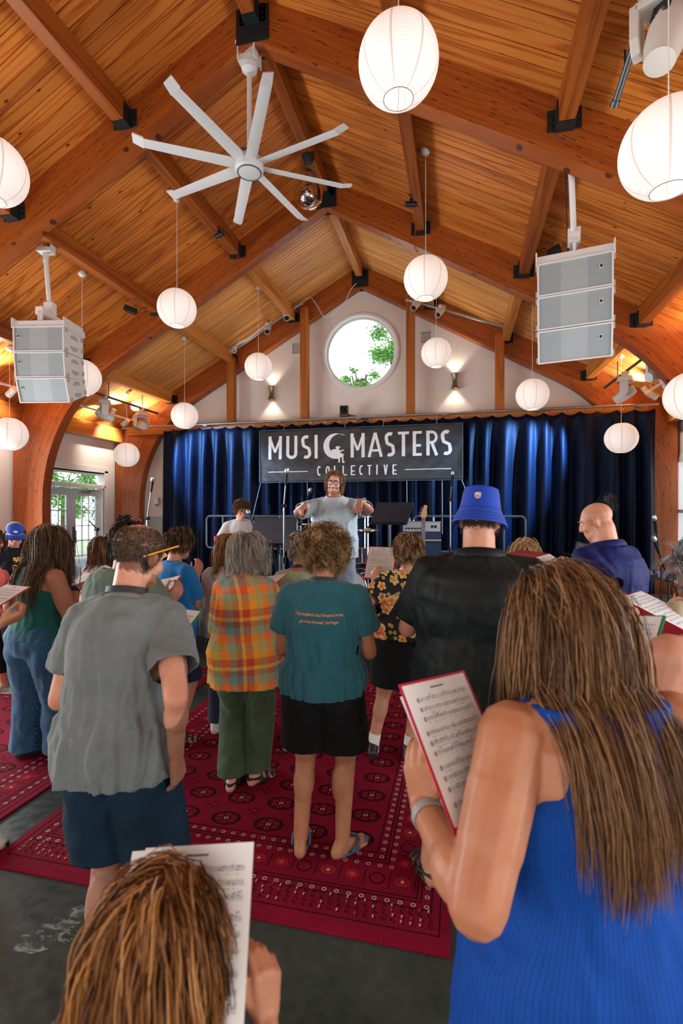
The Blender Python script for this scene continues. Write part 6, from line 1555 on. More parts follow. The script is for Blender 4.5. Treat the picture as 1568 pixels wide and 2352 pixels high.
    if cap:
        cb = MB().ell(tuple(HC), tuple(HR + .0035), nu=28, nv=18); cv = np.array(cb.v); mk = mask(cv[:, 0], cv[:, 1], cv[:, 2]); w = cv @ HM[:3, :3].T + HM[:3, 3]; b0 = len(V)
        fc = [tuple(b0 + i for i in f) for f in cb.f if all(mk[i] for i in f)]; V = np.concatenate([V, w]); loops = np.concatenate([loops, np.array([i for f in fc for i in f])]); sizes = np.concatenate([sizes, np.array([len(f) for f in fc])]); colv = np.concatenate([colv, np.tile(pal.mean(0) * capcol, (len(w), 1))])
    me = bpy.data.meshes.new(name); me.vertices.add(len(V)); me.vertices.foreach_set('co', V.astype(np.float32).ravel()); me.loops.add(len(loops)); me.loops.foreach_set('vertex_index', loops.astype(np.int32)); me.polygons.add(len(sizes)); me.polygons.foreach_set('loop_start', np.concatenate([[0], np.cumsum(sizes)[:-1]]).astype(np.int32)); me.update(calc_edges=True); me.validate()
    me.polygons.foreach_set('use_smooth', np.ones(len(me.polygons), bool)); at = me.color_attributes.new('hcol', 'FLOAT_COLOR', 'POINT'); at.data.foreach_set('color', np.concatenate([colv, np.ones((len(colv), 1))], 1).astype(np.float32).ravel()); me.materials.append(HAIRM)
    o = place(name, me, P.t); return o
def head_mb(P): return MB()
def hput(P, mb, name, m, **k):
    for i, v in enumerate(mb.v): mb.v[i] = tuple(P.HM @ Vector(v))
    return mb.build(name, m, P.t, **k)
def glasses(P, m, w=.024, h=.019, lens=None, th=.0022):
    mb = MB()
    for q in (-1, 1):
        mb.tube([(q * .031 + w * math.cos(a), .106 - .010 * abs(math.cos(a)) * (q * math.cos(a) > 0), .010 + h * math.sin(a)) for a in [2 * PI * k / 18 for k in range(18)]], th, 6, closed=True); mb.tube([(q * .055, .096, .014), (q * .078, .05, .014), (q * .082, -.01, .008), (q * .080, -.03, -.008)], th * .9, 6)
    mb.tube([(-.008, .108, .014), (0, .111, .017), (.008, .108, .014)], th, 6); o = hput(P, mb, 'glasses', m)
    if lens:
        lb = MB()
        for q in (-1, 1): lb.add([P.HM @ Vector((q * .031 + w * math.cos(a), .105, .010 + h * math.sin(a))) for a in [2 * PI * k / 16 for k in range(16)]], [tuple(range(16))])
        lb.build('lenses', lens, o)
    return o
def text_mesh(body, size, m, sx=1.0, align='CENTER', bold=0.0):
    c = bpy.data.curves.new('t', 'FONT'); c.body = body; c.size = size; c.align_x = align; c.align_y = 'CENTER'; c.offset = bold; c.resolution_u = 3; me = evaluate(bpy.data.objects.new('t', c)); me.materials.clear(); me.materials.append(m); me.transform(Matrix.Diagonal((sx, 1, 1, 1))); return me
def stick_on(P, garment, me, c, back=True, name='shirt_print', rise=.006):
    """lay a flat mesh on the garment: c = (x, z) in person space"""
    from mathutils.bvhtree import BVHTree
    g = garment.data; bv = BVHTree.FromPolygons([v.co.copy() for v in g.vertices], [tuple(p.vertices) for p in g.polygons]); bm = bmesh.new(); bm.from_mesh(me)
    bmesh.ops.triangulate(bm, faces=bm.faces); bmesh.ops.subdivide_edges(bm, edges=[e for e in bm.edges if e.calc_length() > .02], cuts=1); sg = -1 if back else 1
    for v in bm.verts:
        x = v.co.x * (1 if back else -1) + c[0]; z = v.co.y + c[1]; h = bv.ray_cast(Vector((x, sg * 1.0, z)), Vector((0, -sg, 0))); y = h[0].y + sg * rise if h[0] else sg * .2; v.co = (x, y, z)
    bm.to_mesh(me); bm.free(); o = place(name, me, garment); o['kind'] = 'stuff'; return o
def poly_mesh(polys, m):
    mb = MB()
    for p in polys: mb.add([(x, y, 0) for x, y in p], [tuple(range(len(p)))])
    return mb.mesh('print', m)

# ------------------------------------------------------------------ sheet music folders
PAPERW = mat('sheet_paper', (.74, .75, .74), .7); INKB = mat('score_ink', (.10, .11, .12), .8); INKG = mat('score_ink_grey', (.34, .36, .37), .8)
FOLD_RED = mat('folder_red', (.52, .012, .045), .5); FOLD_GREEN = mat('folder_green', (.03, .30, .10), .5); FOLD_DARK = mat('folder_dark_red', (.30, .008, .03), .5)
def score_mesh():
    rr = random.Random(5); mb = MB(); W_, H_ = .216, .279
    def q(x, y, w, h, mi=0): mb.add([(x, y, .0007), (x + w, y, .0007), (x + w, y + h, .0007), (x, y + h, .0007)], [(0, 1, 2, 3)], mi)
    q(.085, -.017, .045, .003, 0); y = -.034
    for sysi in range(4):
        for stf in range(3 if sysi < 3 else 2):
            if y < -.262: break
            x0, x1 = .020 + (0 if sysi else .008), .200
            for k in range(5): q(x0, y - .0017 * k, x1 - x0, .00045, 1)
            q(x0, y - .0072, .0008, .0076, 0); q((x0 + x1) / 2, y - .0072, .0005, .0076, 0); q(x1, y - .0072, .0006, .0076, 0); q(x0 + .003, y - .008, .003, .010, 0)
            x = x0 + .014
            while x < x1 - .006:
                if rr.random() < .78:
                    ny = y - rr.uniform(0, .007); q(x, ny, .0026, .0019, 0); q(x + .0022, ny, .0005, .0062, 0)
                    if rr.random() < .35: q(x, ny + .0058, .008, .0010, 0)
                if rr.random() < .7: q(x - .001, y - .0125, rr.uniform(.003, .006), .0012, 1)
                x += rr.uniform(.006, .011)
            y -= .0205
        y -= .008
    return mb.mesh('printed_score', [INKB, INKG])
SCORE = score_mesh()
def sheet_mesh(curl=.0):
    mb = MB(); nx, ny = 8, 8; vs = []
    for j in range(ny + 1):
        for i in range(nx + 1):
            x, y = .216 * i / nx, -.279 * j / ny; vs.append((x, y, curl * ((i / nx) ** 2) * .05))
    mb.add(vs, [(j * (nx + 1) + i, (j + 1) * (nx + 1) + i, (j + 1) * (nx + 1) + i + 1, j * (nx + 1) + i + 1) for j in range(ny) for i in range(nx)]); return mb.mesh('sheet', PAPERW, 'all')
SHEET = sheet_mesh()
def folder(TL, TR, BL, label, cover=FOLD_RED, flap=None, extra=None, name='music_folder', cov=True, scale=1.0, flapmat=None):
    """page corners as (px, py, depth); flap = angle of the opened left cover in degrees"""
    a, b, c = at_d(*TL), at_d(*TR), at_d(*BL); X = (b - a).normalized(); D = (c - a); Y = -(D - X * D.dot(X)).normalized(); Z = X.cross(Y)
    t = thing(name, label, 'folder' if cov else 'sheet music', a, 0, 'sheet music held by the singers'); M = Matrix((X, Y, Z)).transposed().to_4x4(); M = M @ Matrix.Scale(scale, 4)
    def add(n, me, T=None):
        o = place(n, me, t); o.matrix_local = M @ (T or Matrix.Identity(4)); return o
    sh = add('sheet', SHEET); o = place('printed_score', SCORE, sh); o['kind'] = 'stuff'
    if extra: add('sheet', SHEET, Matrix.Translation((extra[0], extra[1], -.004)) @ Matrix.Rotation(R(extra[2]), 4, 'Z'))
    if cov:
        add('back_cover', MB().box((.111, -.143, -.003), (.232, .298, .0016)).mesh('back_cover', cover, bevel=.0006))
        if flap is not None: add('front_cover', MB().box((-.116, -.143, 0), (.232, .298, .0016)).mesh('front_cover', flapmat or cover, bevel=.0006), Matrix.Translation((-.004, 0, -.003)) @ Matrix.Rotation(R(flap), 4, 'Y'))
    return t
me = text_mesh('Ampeg', .055, STAGEB); me.transform(Matrix.Translation((-.17, -.183, 1.02)) @ Matrix.Rotation(R(90), 4, 'X')); place('badge_lettering', me, AMP_HEAD)['kind'] = 'stuff'
# ------------------------------------------------------------------ the cast
def xy(px, d, z=0.0):
    p = at_d(px, 1177, d); return (p.x, p.y, z)
LAN = mat('lanyard_black', (.012, .013, .016), .6)
BROWN = [(.035, .018, .009), (.085, .045, .022), (.16, .085, .042), (.24, .135, .07)]
# --- man in the grey T-shirt
P = Person('man in heather grey T-shirt with a pencil behind his ear', xy(272, 1.80), 10, 1.80, wide=.94, deep=1.05, lean=9, head=(-22, 20, 0), skin=SK_FAIR, vox=.007, ratio=.7,
           arms={1: dict(wrist=at_d(404, 1742, 1.74), pole=(.5, -1, 0), dir=(-.1, .35, -1), palm=(-1, 0, 0), thumb_side=(0, 1, 0)), -1: dict(wrist=at_d(245, 1520, 2.10), pole=(-.3, -.8, -.8))}, shoulder=.96)
g_ = fabric('grey_heather_jersey', (.135, .155, .155), .12, .9, heather=.22)
P.shirt('t_shirt', g_, hem=.86, sleeve=.66, ease=.026, amp=.022, seed=4, collar='crew', vox=.009, sl_ease=.026); P.pants('shorts', fabric('blue_denim', (.0035, .018, .036), .3, .8, heather=.3, sheen=0), hem=.52, ease=.022, amp=.010, flare=.025)
P.shoes(mat('dark_shoe', (.03, .03, .035), .6)); P.lanyard(LAN, 1.495, .068)
bald = lambda x, y, z: np.clip((scalp(x, y, z, -.065, .075)) * 1.0, 0, 1) * (1 - np.clip(1.7 - np.sqrt((x / .050) ** 2 + ((y + .005) / .088) ** 2), 0, 1) * (z > .03)) * (1 - .75 * np.clip((y - .03) / .05, 0, 1))
P.stubble(bald, (.22, .17, .14), .88); P.stubble(lambda x, y, z: ((z < -.055) & (y > .02)) * 1.0, (.42, .38, .36), .8)
hair(P, [(.035, .024, .016), (.08, .055, .038), (.14, .10, .072)], length=.007, guides=5200, kids=2, r=.0007, lift=.45, frizz=.08, npts=3, lvar=.3, cap=False, off=.003, mask=lambda x, y, z: scalp(x, y, z, -.070, .075) & ~((np.sqrt((x / .047) ** 2 + ((y + .005) / .084) ** 2) < 1) & (z > .03)), ends=.5, seed=3, spread=.003, flow=(.1, -.6, -.5))
hair(P, [(.05, .045, .042), (.16, .145, .135)], length=.018, guides=900, kids=1, r=.0007, lift=.7, frizz=.25, npts=3, cap=False, off=.002, name='beard', mask=lambda x, y, z: (z < -.045) & (y > .0) , seed=5, spread=.004)
# pencil behind the ear
e0 = P.M @ (P.HM @ Vector((.088, -.060, -.012))); e1 = P.M @ (P.HM @ Vector((.094, .095, .075))); t = thing('pencil', 'yellow pencil tucked behind the ear of the man in grey', 'pencil', e0); d = e1 - e0
MB().tube([d * .10, d * .88], .0036, 6).build('shaft', mat('pencil_yellow', (.80, .32, .01), .35), t); MB().tube([d * .045, d * .10], .0038, 8).build('ferrule', STEEL, t); MB().tube([(0, 0, 0), d * .045], .0036, 8).build('eraser', mat('eraser_pink', (.62, .20, .20), .8), t)
MB().tube([d * .88, d * .97], [.0036, .0012], 6).build('sharpened_wood', mat('pencil_wood', (.62, .42, .24), .8), t); MB().tube([d * .97, d], [.0012, .0003], 6).build('lead', CABLEB, t)
folder((370, 1392, 2.30), (494, 1409, 2.20), (318, 1480, 2.10), 'green backed sheet music held by the man in grey', FOLD_GREEN)
# --- woman in plaid
def plaid():
    m, b = newmat('plaid_cotton'); co = b.coord(); sp = b.sep(b.mapping(co, (1, 1, 1), (0, 0, 0), (0, R(3), 0)))
    pal = [(.0, (.42, .06, .025)), (.16, (.60, .30, .02)), (.32, (.30, .34, .13)), (.48, (.58, .16, .03)), (.64, (.13, .26, .26)), (.80, (.20, .09, .09)), (.92, (.60, .36, .06))]
    fx = b.math('FRACT', b.math('MULTIPLY', b.math('ADD', sp[0], b.math('MULTIPLY', sp[1], .6)), 1 / .30)); fz = b.math('FRACT', b.math('MULTIPLY', sp[2], 1 / .295))
    c = b.mix(.5, b.ramp(fx, pal, 'CONSTANT'), b.ramp(fz, pal, 'CONSTANT')); c2 = b.mix(1, b.ramp(fx, pal, 'CONSTANT'), b.ramp(fz, pal, 'CONSTANT'), 'MULTIPLY'); c = b.mix(.35, c, c2); n = b.noise(b.mapping(co, (260, 260, 260)), 1, 2)[0]; v = b.rng(n, .3, .7, .8, 1.25); c = b.mix(1, c, b.comb(v, v, v), 'MULTIPLY'); c = b.mix(1, c, (1.75, 1.55, 1.35), 'MULTIPLY'); b.out(c, .9); b.bump(n, .15, .003); return m
PL = plaid()
P = Person('woman with grey bob in a colourful plaid shirt and olive trousers', xy(563, 3.20), 9, 1.68, True, wide=1.12, deep=1.12, lean=3, head=(0, 14, 0), skin=SK_FAIR, vox=.0095, feet={-1: (at_z(532, 1812, 0), 12), 1: (at_z(588, 1800, 0), -25)})
P.shirt('plaid_shirt', PL, hem=.745, sleeve=1.25, ease=.028, amp=.017, seed=11, collar='polo'); P.pants('trousers', fabric('olive_cotton', (.045, .075, .035), .25, .8), hem=.09, ease=.022, flare=.02, amp=.013); P.shoes(mat('black_leather', (.012, .012, .013), .4), kind='sandal')
hair(P, [(.14, .12, .095), (.28, .25, .21), (.44, .40, .34), (.30, .26, .20)], length=.175, guides=560, kids=11, r=.0012, wave=.005, wf=40, lift=.55, off=.034, clump=.5, spread=.011, stiff=.5, seed=2, frizz=.14)
# --- man with curly hair in teal
P = Person('man with curly blond hair in a teal T-shirt, black shorts and blue flip-flops', xy(742, 2.58), 6, 1.74, wide=.96, limb=1.12, lean=3, head=(2, 26, 0), skin=SK_TAN, vox=.0075, feet={-1: (at_z(690, 1958, 0), 14), 1: (at_z(786, 1964, 0), -34)}, arms={1: dict(wrist=Vector(xy(790, 2.85)) + Vector((.03, 0, 1.13)), pole=(.6, -.5, -1.0)), -1: dict(wrist=Vector(xy(716, 2.88)) + Vector((-.0, 0, 1.13)), pole=(-.55, -.5, -1.0))}, shoulder=1.0)
sh = P.shirt('t_shirt', fabric('teal_jersey', (.018, .105, .135), .12, .88, heather=.08), hem=.895, sleeve=.62, ease=.024, amp=.019, seed=21, over=.04, collar='crew', vox=.008, sl_ease=.03)
tm = mat('shirt_print_orange', (.62, .22, .10), .8)
stick_on(P, sh, text_mesh('"The Everglades is a test. If we pass it, we may', .0205, tm, .62, bold=.0006), (0, 1.325)); stick_on(P, sh, text_mesh('get to keep the planet." -Joe Podgor', .0205, tm, .66, bold=.0006), (0, 1.29))
P.pants('shorts', fabric('black_shorts', (.004, .004, .0045), .2, .8, sheen=0), hem=.56, ease=.030, flare=.022, amp=.008); P.shoes(mat('slate_rubber', (.05, .10, .17), .6), mat('slate_sole', (.06, .12, .19), .7), 'flip'); P.lanyard(LAN, 1.488, .066)
hair(P, [(.035, .016, .006), (.09, .045, .018), (.26, .145, .055), (.52, .34, .16), (.14, .07, .028), (.05, .024, .010)], length=.10, guides=620, kids=10, r=.0011, wave=.010, wf=85, lift=.75, off=.022, clump=.55, spread=.012, stiff=.7, seed=8, frizz=.30, mask=lambda x, y, z: scalp(x, y, z, -.062, .08))
# --- woman in floral top
def floral():
    m, b = newmat('floral_print'); co = b.coord(); sp = b.sep(co); v2 = b.comb(b.math('ADD', sp[0], b.math('MULTIPLY', sp[1], .35)), sp[2], 0.0); v2 = b.mapping(v2, (1, 1, 1))
    col = (.006, .006, .008)
    for sc_, r0, shift, rampc in ((6.5, .44, (0, 0, 0), [(.0, (.55, .012, .010)), (.30, (.62, .07, .02)), (.52, (.70, .26, .06)), (.72, (.75, .55, .22)), (.88, (.74, .68, .55))]), (10.5, .34, (3.3, 1.7, 0), [(.0, (.60, .03, .02)), (.35, (.68, .20, .03)), (.6, (.72, .48, .06)), (.85, (.72, .66, .52))]), (19, .28, (7.1, 4.2, 0), [(.0, (.62, .03, .02)), (.5, (.55, .40, .06)), (.75, (.30, .34, .10))])):
        vv = b.mapping(v2, (1, 1, 1), shift); vo = b.voro(vv, sc_, '2D'); d = b.sep(b.math('MULTIPLY', 1, 1)) if False else None
        x = b.n.new('ShaderNodeVectorMath'); x.operation = 'SCALE'; b.put(x.inputs[0], vv); x.inputs['Scale'].default_value = 1.0
        df = b.n.new('ShaderNodeVectorMath'); df.operation = 'SUBTRACT'; b.put(df.inputs[0], vv); b.put(df.inputs[1], vo['Position']); ds = b.sep(df.outputs[0]); ang = b.math('ARCTAN2', ds[1], ds[0]); rnd_ = b.sep(vo['Color'])
        pet = b.math('ADD', .62, b.math('MULTIPLY', b.math('ABSOLUTE', b.math('SINE', b.math('ADD', b.math('MULTIPLY', ang, 2.5), b.math('MULTIPLY', rnd_[0], 6.0)))), .38)); rr = b.math('DIVIDE', vo['Distance'], b.math('MULTIPLY', pet, r0)); ins = b.math('LESS_THAN', rr, 1.0); keep = b.math('MULTIPLY', ins, b.math('GREATER_THAN', rnd_[1], .34))
        n = b.noise(vv, 40, 2)[0]; f = b.math('ADD', b.math('MULTIPLY', rr, .75), b.math('MULTIPLY', b.math('SUBTRACT', n, .4), .9)); col = b.mix(keep, col, b.ramp(f, rampc))
    b.out(col, .8); return m
FL = floral()
P = Person('woman with short brown hair in a black floral top and black skirt', xy(936, 3.62), -2, 1.66, True, wide=1.30, deep=1.3, hips=1.08, limb=1.15, lean=3, head=(4, 10, 0), skin=SK_FAIR, vox=.0095, feet={-1: (at_z(856, 1735, 0), 6), 1: (at_z(938, 1742, 0), -8)}, arms={-1: dict(wrist=at_d(862, 1345, 3.72), pole=(-1, -.3, -.9), dir=(-.1, .1, 1), palm=(.4, 1, 0), thumb_side=(1, 0, 0))})
P.shirt('floral_top', FL, hem=.965, sleeve=.62, ease=.030, amp=.012, seed=31); P.skirt('skirt', fabric('black_skirt', (.004, .004, .006), .2, .7, sheen=0), hem=.60, e1=.035, amp=.007); P.shoes(mat('black_sneaker', (.015, .015, .018), .5), mat('white_sole', (.7, .7, .7), .6), sock=mat('white_sock', (.72, .71, .70), .9, bump=.3, bscale=300))
hair(P, [(.05, .025, .012), (.12, .065, .03), (.27, .16, .07), (.42, .28, .14)], length=.085, guides=420, kids=7, r=.0017, lift=.45, off=.020, clump=.5, spread=.010, stiff=.62, seed=12, frizz=.16, flow=(.25, -.6, -.3))
folder((849, 1256, 3.98), (906, 1258, 3.92), (853, 1330, 3.80), 'red folder held up left of the floral woman', FOLD_RED)
# --- man in bucket hat
P = Person('large man in a black polo shirt and royal blue bucket hat', xy(1100, 2.36), -4, 1.93, wide=1.38, deep=1.5, limb=1.12, lean=2, head=(-6, 12, 2), skin=SK_FAIR, vox=.009, neck=1.2, headsize=.98, belly=.05, shoulder=1.02, feet={-1: (at_z(985, 2020, 0), 22), 1: (at_z(1130, 2010, 0), -12)}, arms={-1: dict(wrist=at_d(1000, 1400, 2.75), pole=(-.6, -.3, -1)), 1: dict(wrist=at_d(1170, 1400, 2.75), pole=(.6, -.3, -1))})
P.shirt('polo_shirt', fabric('black_green_polo', (.005, .009, .0095), .2, .6, sheen=0), hem=.80, sleeve=.80, ease=.032, amp=.020, seed=41, collar='polo', neck=1.25, sl_ease=.035, f=6); P.pants('shorts', fabric('black_shorts2', (.005, .005, .006), .2, .8, sheen=0), hem=.50, ease=.03, flare=.03); P.shoes(mat('sandal_brown', (.035, .022, .018), .6), mat('sandal_sole', (.07, .075, .07), .8), 'sandal')
hair(P, [(.03, .017, .01), (.09, .05, .028)], length=.018, guides=900, kids=3, r=.0009, lift=.25, off=.003, npts=4, seed=14, cap=True, mask=lambda x, y, z: scalp(x, y, z, -.075, .07) & (z < -.012), frizz=.12)
HATB = fabric('royal_blue_twill', (.006, .045, .36), .08, .8); hb = MB()
prof = [(.0, .146), (.045, .145), (.070, .139), (.077, .124), (.085, .07), (.090, .045), (.0915, .040), (.106, .010), (.121, -.022), (.119, -.024), (.104, .006), (.0885, .036)]
hb.lathe(prof, (0, -.012, 0), n=40, cap=False, sx=1.13); hat = hput(P, hb, 'bucket_hat', HATB, smooth=50)
st = MB()
for z, r_ in ((.043, .092), (.136, .0745), (.018, .1025), (.004, .1095), (-.010, .116)): st.tube([(r_ * math.cos(a), r_ * 1.13 * math.sin(a) - .012, z) for a in [2 * PI * k / 40 for k in range(40)]], .0009, 4, closed=True)
for i, v in enumerate(st.v): st.v[i] = tuple(P.HM @ Vector(v))
st.build('stitching', mat('dark_blue_thread', (.004, .025, .20), .8), hat)['kind'] = 'stuff'
def shield(w, h): return [(-w, h * .75), (-w * .55, h * .85), (0, h), (w * .55, h * .85), (w, h * .75), (w, -h * .35), (w * .75, -h * .7), (0, -h), (-w * .75, -h * .7), (-w, -h * .35)]
def hatpoint(x, z): r_ = .085 - (z - .07) * .15 + .0015; yy = 1.13 * math.sqrt(max(r_ ** 2 - x ** 2, 0)); return P.HM @ Vector((x, -yy - .012, z))
for k, (s_, col, up) in enumerate(((.0155, (.62, .62, .60), 0), (.0135, (.28, .30, .30), .0006), (.0118, (.55, .52, .45), .0012))):
    mb = MB(); pts = shield(s_ * .86, s_); mb.add([hatpoint(x, .090 + z) + (P.HM.to_3x3() @ Vector((0, -up - .0005, 0))) for x, z in pts], [tuple(range(len(pts)))]); mb.build('shield_emblem', mat('emblem_%d' % k, col, .6), hat)
tx = text_mesh('NFL', .0125, mat('emblem_red', (.55, .05, .03), .6), .8, bold=.0004); bm = bmesh.new(); bm.from_mesh(tx)
for v in bm.verts: v.co = hatpoint(v.co.x, .086 + v.co.y) + (P.HM.to_3x3() @ Vector((0, -.0025, 0)))
bm.to_mesh(tx); bm.free(); place('emblem_lettering', tx, hat)['kind'] = 'stuff'
folder((928, 1256, 2.78), (968, 1290, 2.72), (935, 1262, 2.95), 'edge of a red folder poking out left of the man in the hat', FOLD_RED)
# --- woman in royal blue sleeveless top
def ribbed():
    m, b = newmat('royal_blue_rib'); co = b.coord(); sp = b.sep(co); ang = b.math('ARCTAN2', sp[0], b.math('MULTIPLY', sp[1], -1.35)); w = b.math('ADD', b.math('MULTIPLY', ang, 24.0), b.math('MULTIPLY', b.math('SUBTRACT', b.noise(b.mapping(co, (1, 1, .5)), 6, 2)[0], .5), 2.2))
    f = b.math('FRACT', w); big = b.math('LESS_THAN', f, .10); fine = b.rng(b.math('SINE', b.math('MULTIPLY', w, 31.4)), -1, 1, 0, 1); col = b.mix(b.math('MULTIPLY', fine, .35), (.005, .075, .40), (.003, .042, .26)); col = b.mix(b.math('MULTIPLY', big, .75), col, (.001, .010, .07)); b.out(col, .8); b.b.inputs['Specular IOR Level'].default_value = .2
    b.bump(b.math('SUBTRACT', fine, b.math('MULTIPLY', big, 2.5)), .5, .004); return m
P = Person('woman with long brown hair in a royal blue sleeveless top', xy(1382, 1.03), 22, 1.72, True, wide=1.34, deep=1.30, limb=1.38, hips=1.12, lean=5, head=(28, 36, 4), skin=SK_TAN, vox=.0055, neck=1.05, shoulder=1.06, ratio=.38,
           arms={-1: dict(wrist=at_d(972, 1852, 1.12), pole=(-.45, -1.0, -.9), dir=(-.12, .12, .98), palm=(.35, 1, .1), thumb_side=(1, -.35, .1), curl=24, thumb=-1.0), 1: dict(wrist=Vector(xy(1150, 1.28)) + Vector((.12, 0, 1.10)), pole=(1, -.5, -1))})
P.tank('sleeveless_top', ribbed(), hem=.62, ease=.016, amp=.010, strap=.150, arm_z=1.27, seed=51, mid=.130, flare=.05, vox=.0075); P.pants('trousers', fabric('cream_linen', (.62, .60, .55), .1, .9), hem=.12, ease=.02, flare=.03, vox=.012); P.shoes(mat('tan_shoe', (.3, .2, .12), .6))
hair(P, [(.030, .012, .005), (.085, .038, .015), (.17, .082, .034), (.28, .145, .065), (.11, .050, .020)], length=.46, guides=900, kids=9, r=.0010, wave=.003, wf=14, lift=.2, off=.012, npts=14, clump=.3, spread=.011, stiff=.45, seed=17, frizz=.055, lvar=.10, part=.0, flow=(.28, -.9, -.1), ends=1.0)
wt = thing('fitness_band', 'grey fitness band on the wrist of the woman in royal blue', 'watch', (0, 0, 0)) if False else None
S_, E_, T_ = P.arm[-1]; c = E_.lerp(T_, .88); ax = (T_ - E_).normalized(); x_, y_, _ = basis(ax); mb = MB(); rr_ = .0345
mb.lathe([(rr_, -.009), (rr_ + .003, -.009), (rr_ + .003, .009), (rr_, .009), (rr_, -.009)], c, ax, 28, cap=False); mb.build('wrist_band', mat('band_grey', (.30, .27, .26), .5), P.t, smooth=40)
folder((922, 1577, 1.10), (1068, 1544, 1.24), (1042, 1812, 1.02), 'red folder with sheet music held by the woman in royal blue', FOLD_RED, extra=(-.012, -.02, 3))
# --- woman at the front with reddish brown hair
P = Person('girl with copper brown hair seen from above at the bottom left', xy(255, .72), -6, 1.24, True, wide=.95, lean=6, head=(-8, 34, 0), skin=SK_TAN, vox=.0045, ratio=.25, headsize=1.10, arms={1: dict(wrist=at_d(612, 2340, .86), pole=(1, -.4, -1), dir=(-.10, .22, .95), palm=(-.8, .6, 0), thumb_side=(-.6, -.8, .1), curl=(34, 38, 42, 46), thumb=-.2), -1: dict(wrist=at_d(330, 2330, .95), pole=(-1, -.4, -1))}, hand_k=1.05)
P.shirt('top', fabric('dark_top', (.05, .05, .06), .1, .9), hem=.80, sleeve=.5, amp=.008); P.pants('trousers', fabric('dark_trousers', (.03, .03, .04), .1, .9), hem=.08); P.shoes(mat('dark_shoe', (.03, .03, .035), .6))
hair(P, [(.035, .013, .005), (.11, .042, .013), (.24, .095, .028), (.40, .18, .055), (.15, .055, .018)], length=.44, guides=800, kids=8, r=.0011, wave=.004, wf=22, lift=.35, off=.014, npts=16, clump=.35, spread=.009, stiff=.5, seed=23, frizz=.07, lvar=.12, part=.004, flow=(.45, -.75, -.05))
folder((335, 1948, .93), (590, 1933, .89), (340, 2300, .80), 'white sheet music held by the girl with copper hair', cov=False, name='sheet_music', extra=(-.03, -.004, 1))
# --- conductor on stage
P = Person('conductor in a pale blue polo shirt with raised arms on stage', deckp(768, 1200, 5.70), 192, 1.83, wide=1.26, deep=1.4, limb=1.08, belly=.06, lean=1, head=(-6, 4, -4), skin=SK_PALE, vox=.006, face=True, neck=1.25, headsize=1.04,
           arms={1: dict(wrist=at_d(701, 1158, 5.26), pole=(.55, -.3, -.35), dir=(-.3, -.55, -.6), palm=(0, 0, -1), thumb_side=(1, 0, 0), curl=48), -1: dict(wrist=at_d(826, 1150, 5.24), pole=(-.55, -.3, -.35), dir=(-.1, -.5, -.8), palm=(0, .3, -1), thumb_side=(-1, 0, 0), curl=48)})
P.shirt('polo_shirt', fabric('pale_blue_polo', (.34, .42, .47), .10, .85), hem=.80, sleeve=.85, ease=.026, amp=.016, seed=61, collar='polo', neck=1.2, sl_ease=.03, f=7); P.pants('shorts', fabric('grey_blue_shorts', (.16, .19, .24), .15, .85), hem=.45, ease=.03, flare=.02); P.shoes(mat('white_shoe', (.6, .6, .6), .6))
P.stubble(lambda x, y, z: ((z < -.035) & (y > .0) & ~((np.abs(x) < .022) & (z > -.07) & (z < -.046))) * 1.0, (.36, .20, .13), .8)
hair(P, [(.10, .05, .022), (.19, .10, .045), (.30, .17, .08)], length=.105, guides=340, kids=7, r=.0018, lift=.35, off=.014, clump=.5, seed=31, frizz=.07, part=.0, flow=(.9, -.7, .15), stiff=.4, mask=lambda x, y, z: scalp(x, y, z, -.07, .125), lenfn=lambda x, y, z: np.where(y > .02, .42, 1.0)); glasses(P, mat('glasses_dark', (.03, .02, .02), .3), .025, .021, th=.003)
# --- keyboard player
P = Person('keyboard player in a white T-shirt with a red heart print', deckp(552, 1200, 7.05), 205, 1.76, wide=1.0, lean=8, sit=.22, head=(20, 24, 0), skin=SK_PALE, vox=.009, face=True, arms={1: dict(wrist=at_d(536, 1226, 6.78), pole=(1, -.3, -.9), dir=(.3, -.8, -.25), palm=(0, 0, -1), thumb_side=(1, 0, 0)), -1: dict(wrist=at_d(590, 1224, 6.78), pole=(-1, -.3, -.9), dir=(-.1, -.9, -.25), palm=(0, 0, -1), thumb_side=(-1, 0, 0))})
sh = P.shirt('t_shirt', fabric('white_tee', (.62, .63, .66), .06, .9), hem=.92, sleeve=.75, ease=.026, amp=.012, seed=71, collar='crew', sl_ease=.03); P.pants('jeans', fabric('dark_jeans', (.02, .03, .06), .2, .8), hem=.08); P.shoes(mat('dark_shoe', (.03, .03, .035), .6))
stick_on(P, sh, text_mesh('I', .13, mat('print_black', (.02, .02, .02), .8), .9, bold=.004), (.045, 1.245 - .22), back=False)
hp = [(0.0, -.05), (.05, .01), (.052, .035), (.035, .05), (.012, .045), (0, .028), (-.012, .045), (-.035, .05), (-.052, .035), (-.05, .01)]; stick_on(P, sh, poly_mesh([hp], mat('heart_red', (.60, .01, .015), .7)), (-.028, 1.245 - .22), back=False)
stick_on(P, sh, text_mesh('NY', .13, mat('print_black', (.02, .02, .02), .8), .8, bold=.003), (.0, 1.11 - .22), back=False)
hair(P, [(.05, .026, .012), (.11, .06, .03), (.18, .11, .06)], length=.06, guides=360, kids=6, r=.0019, wave=.007, wf=80, lift=.7, off=.018, stiff=.7, seed=33, frizz=.25); glasses(P, mat('glasses_dark', (.03, .02, .02), .3), .022, .018, th=.0028)
t = thing('keyboard_stool', 'stool under the keyboard player', 'stool', (P.t.location.x, P.t.location.y, ST_Z)); MB().lathe([(0, .58), (.17, .58), (.19, .60), (.19, .63), (.17, .65), (0, .65)], n=24).build('seat', BLACKM, t, smooth=40)
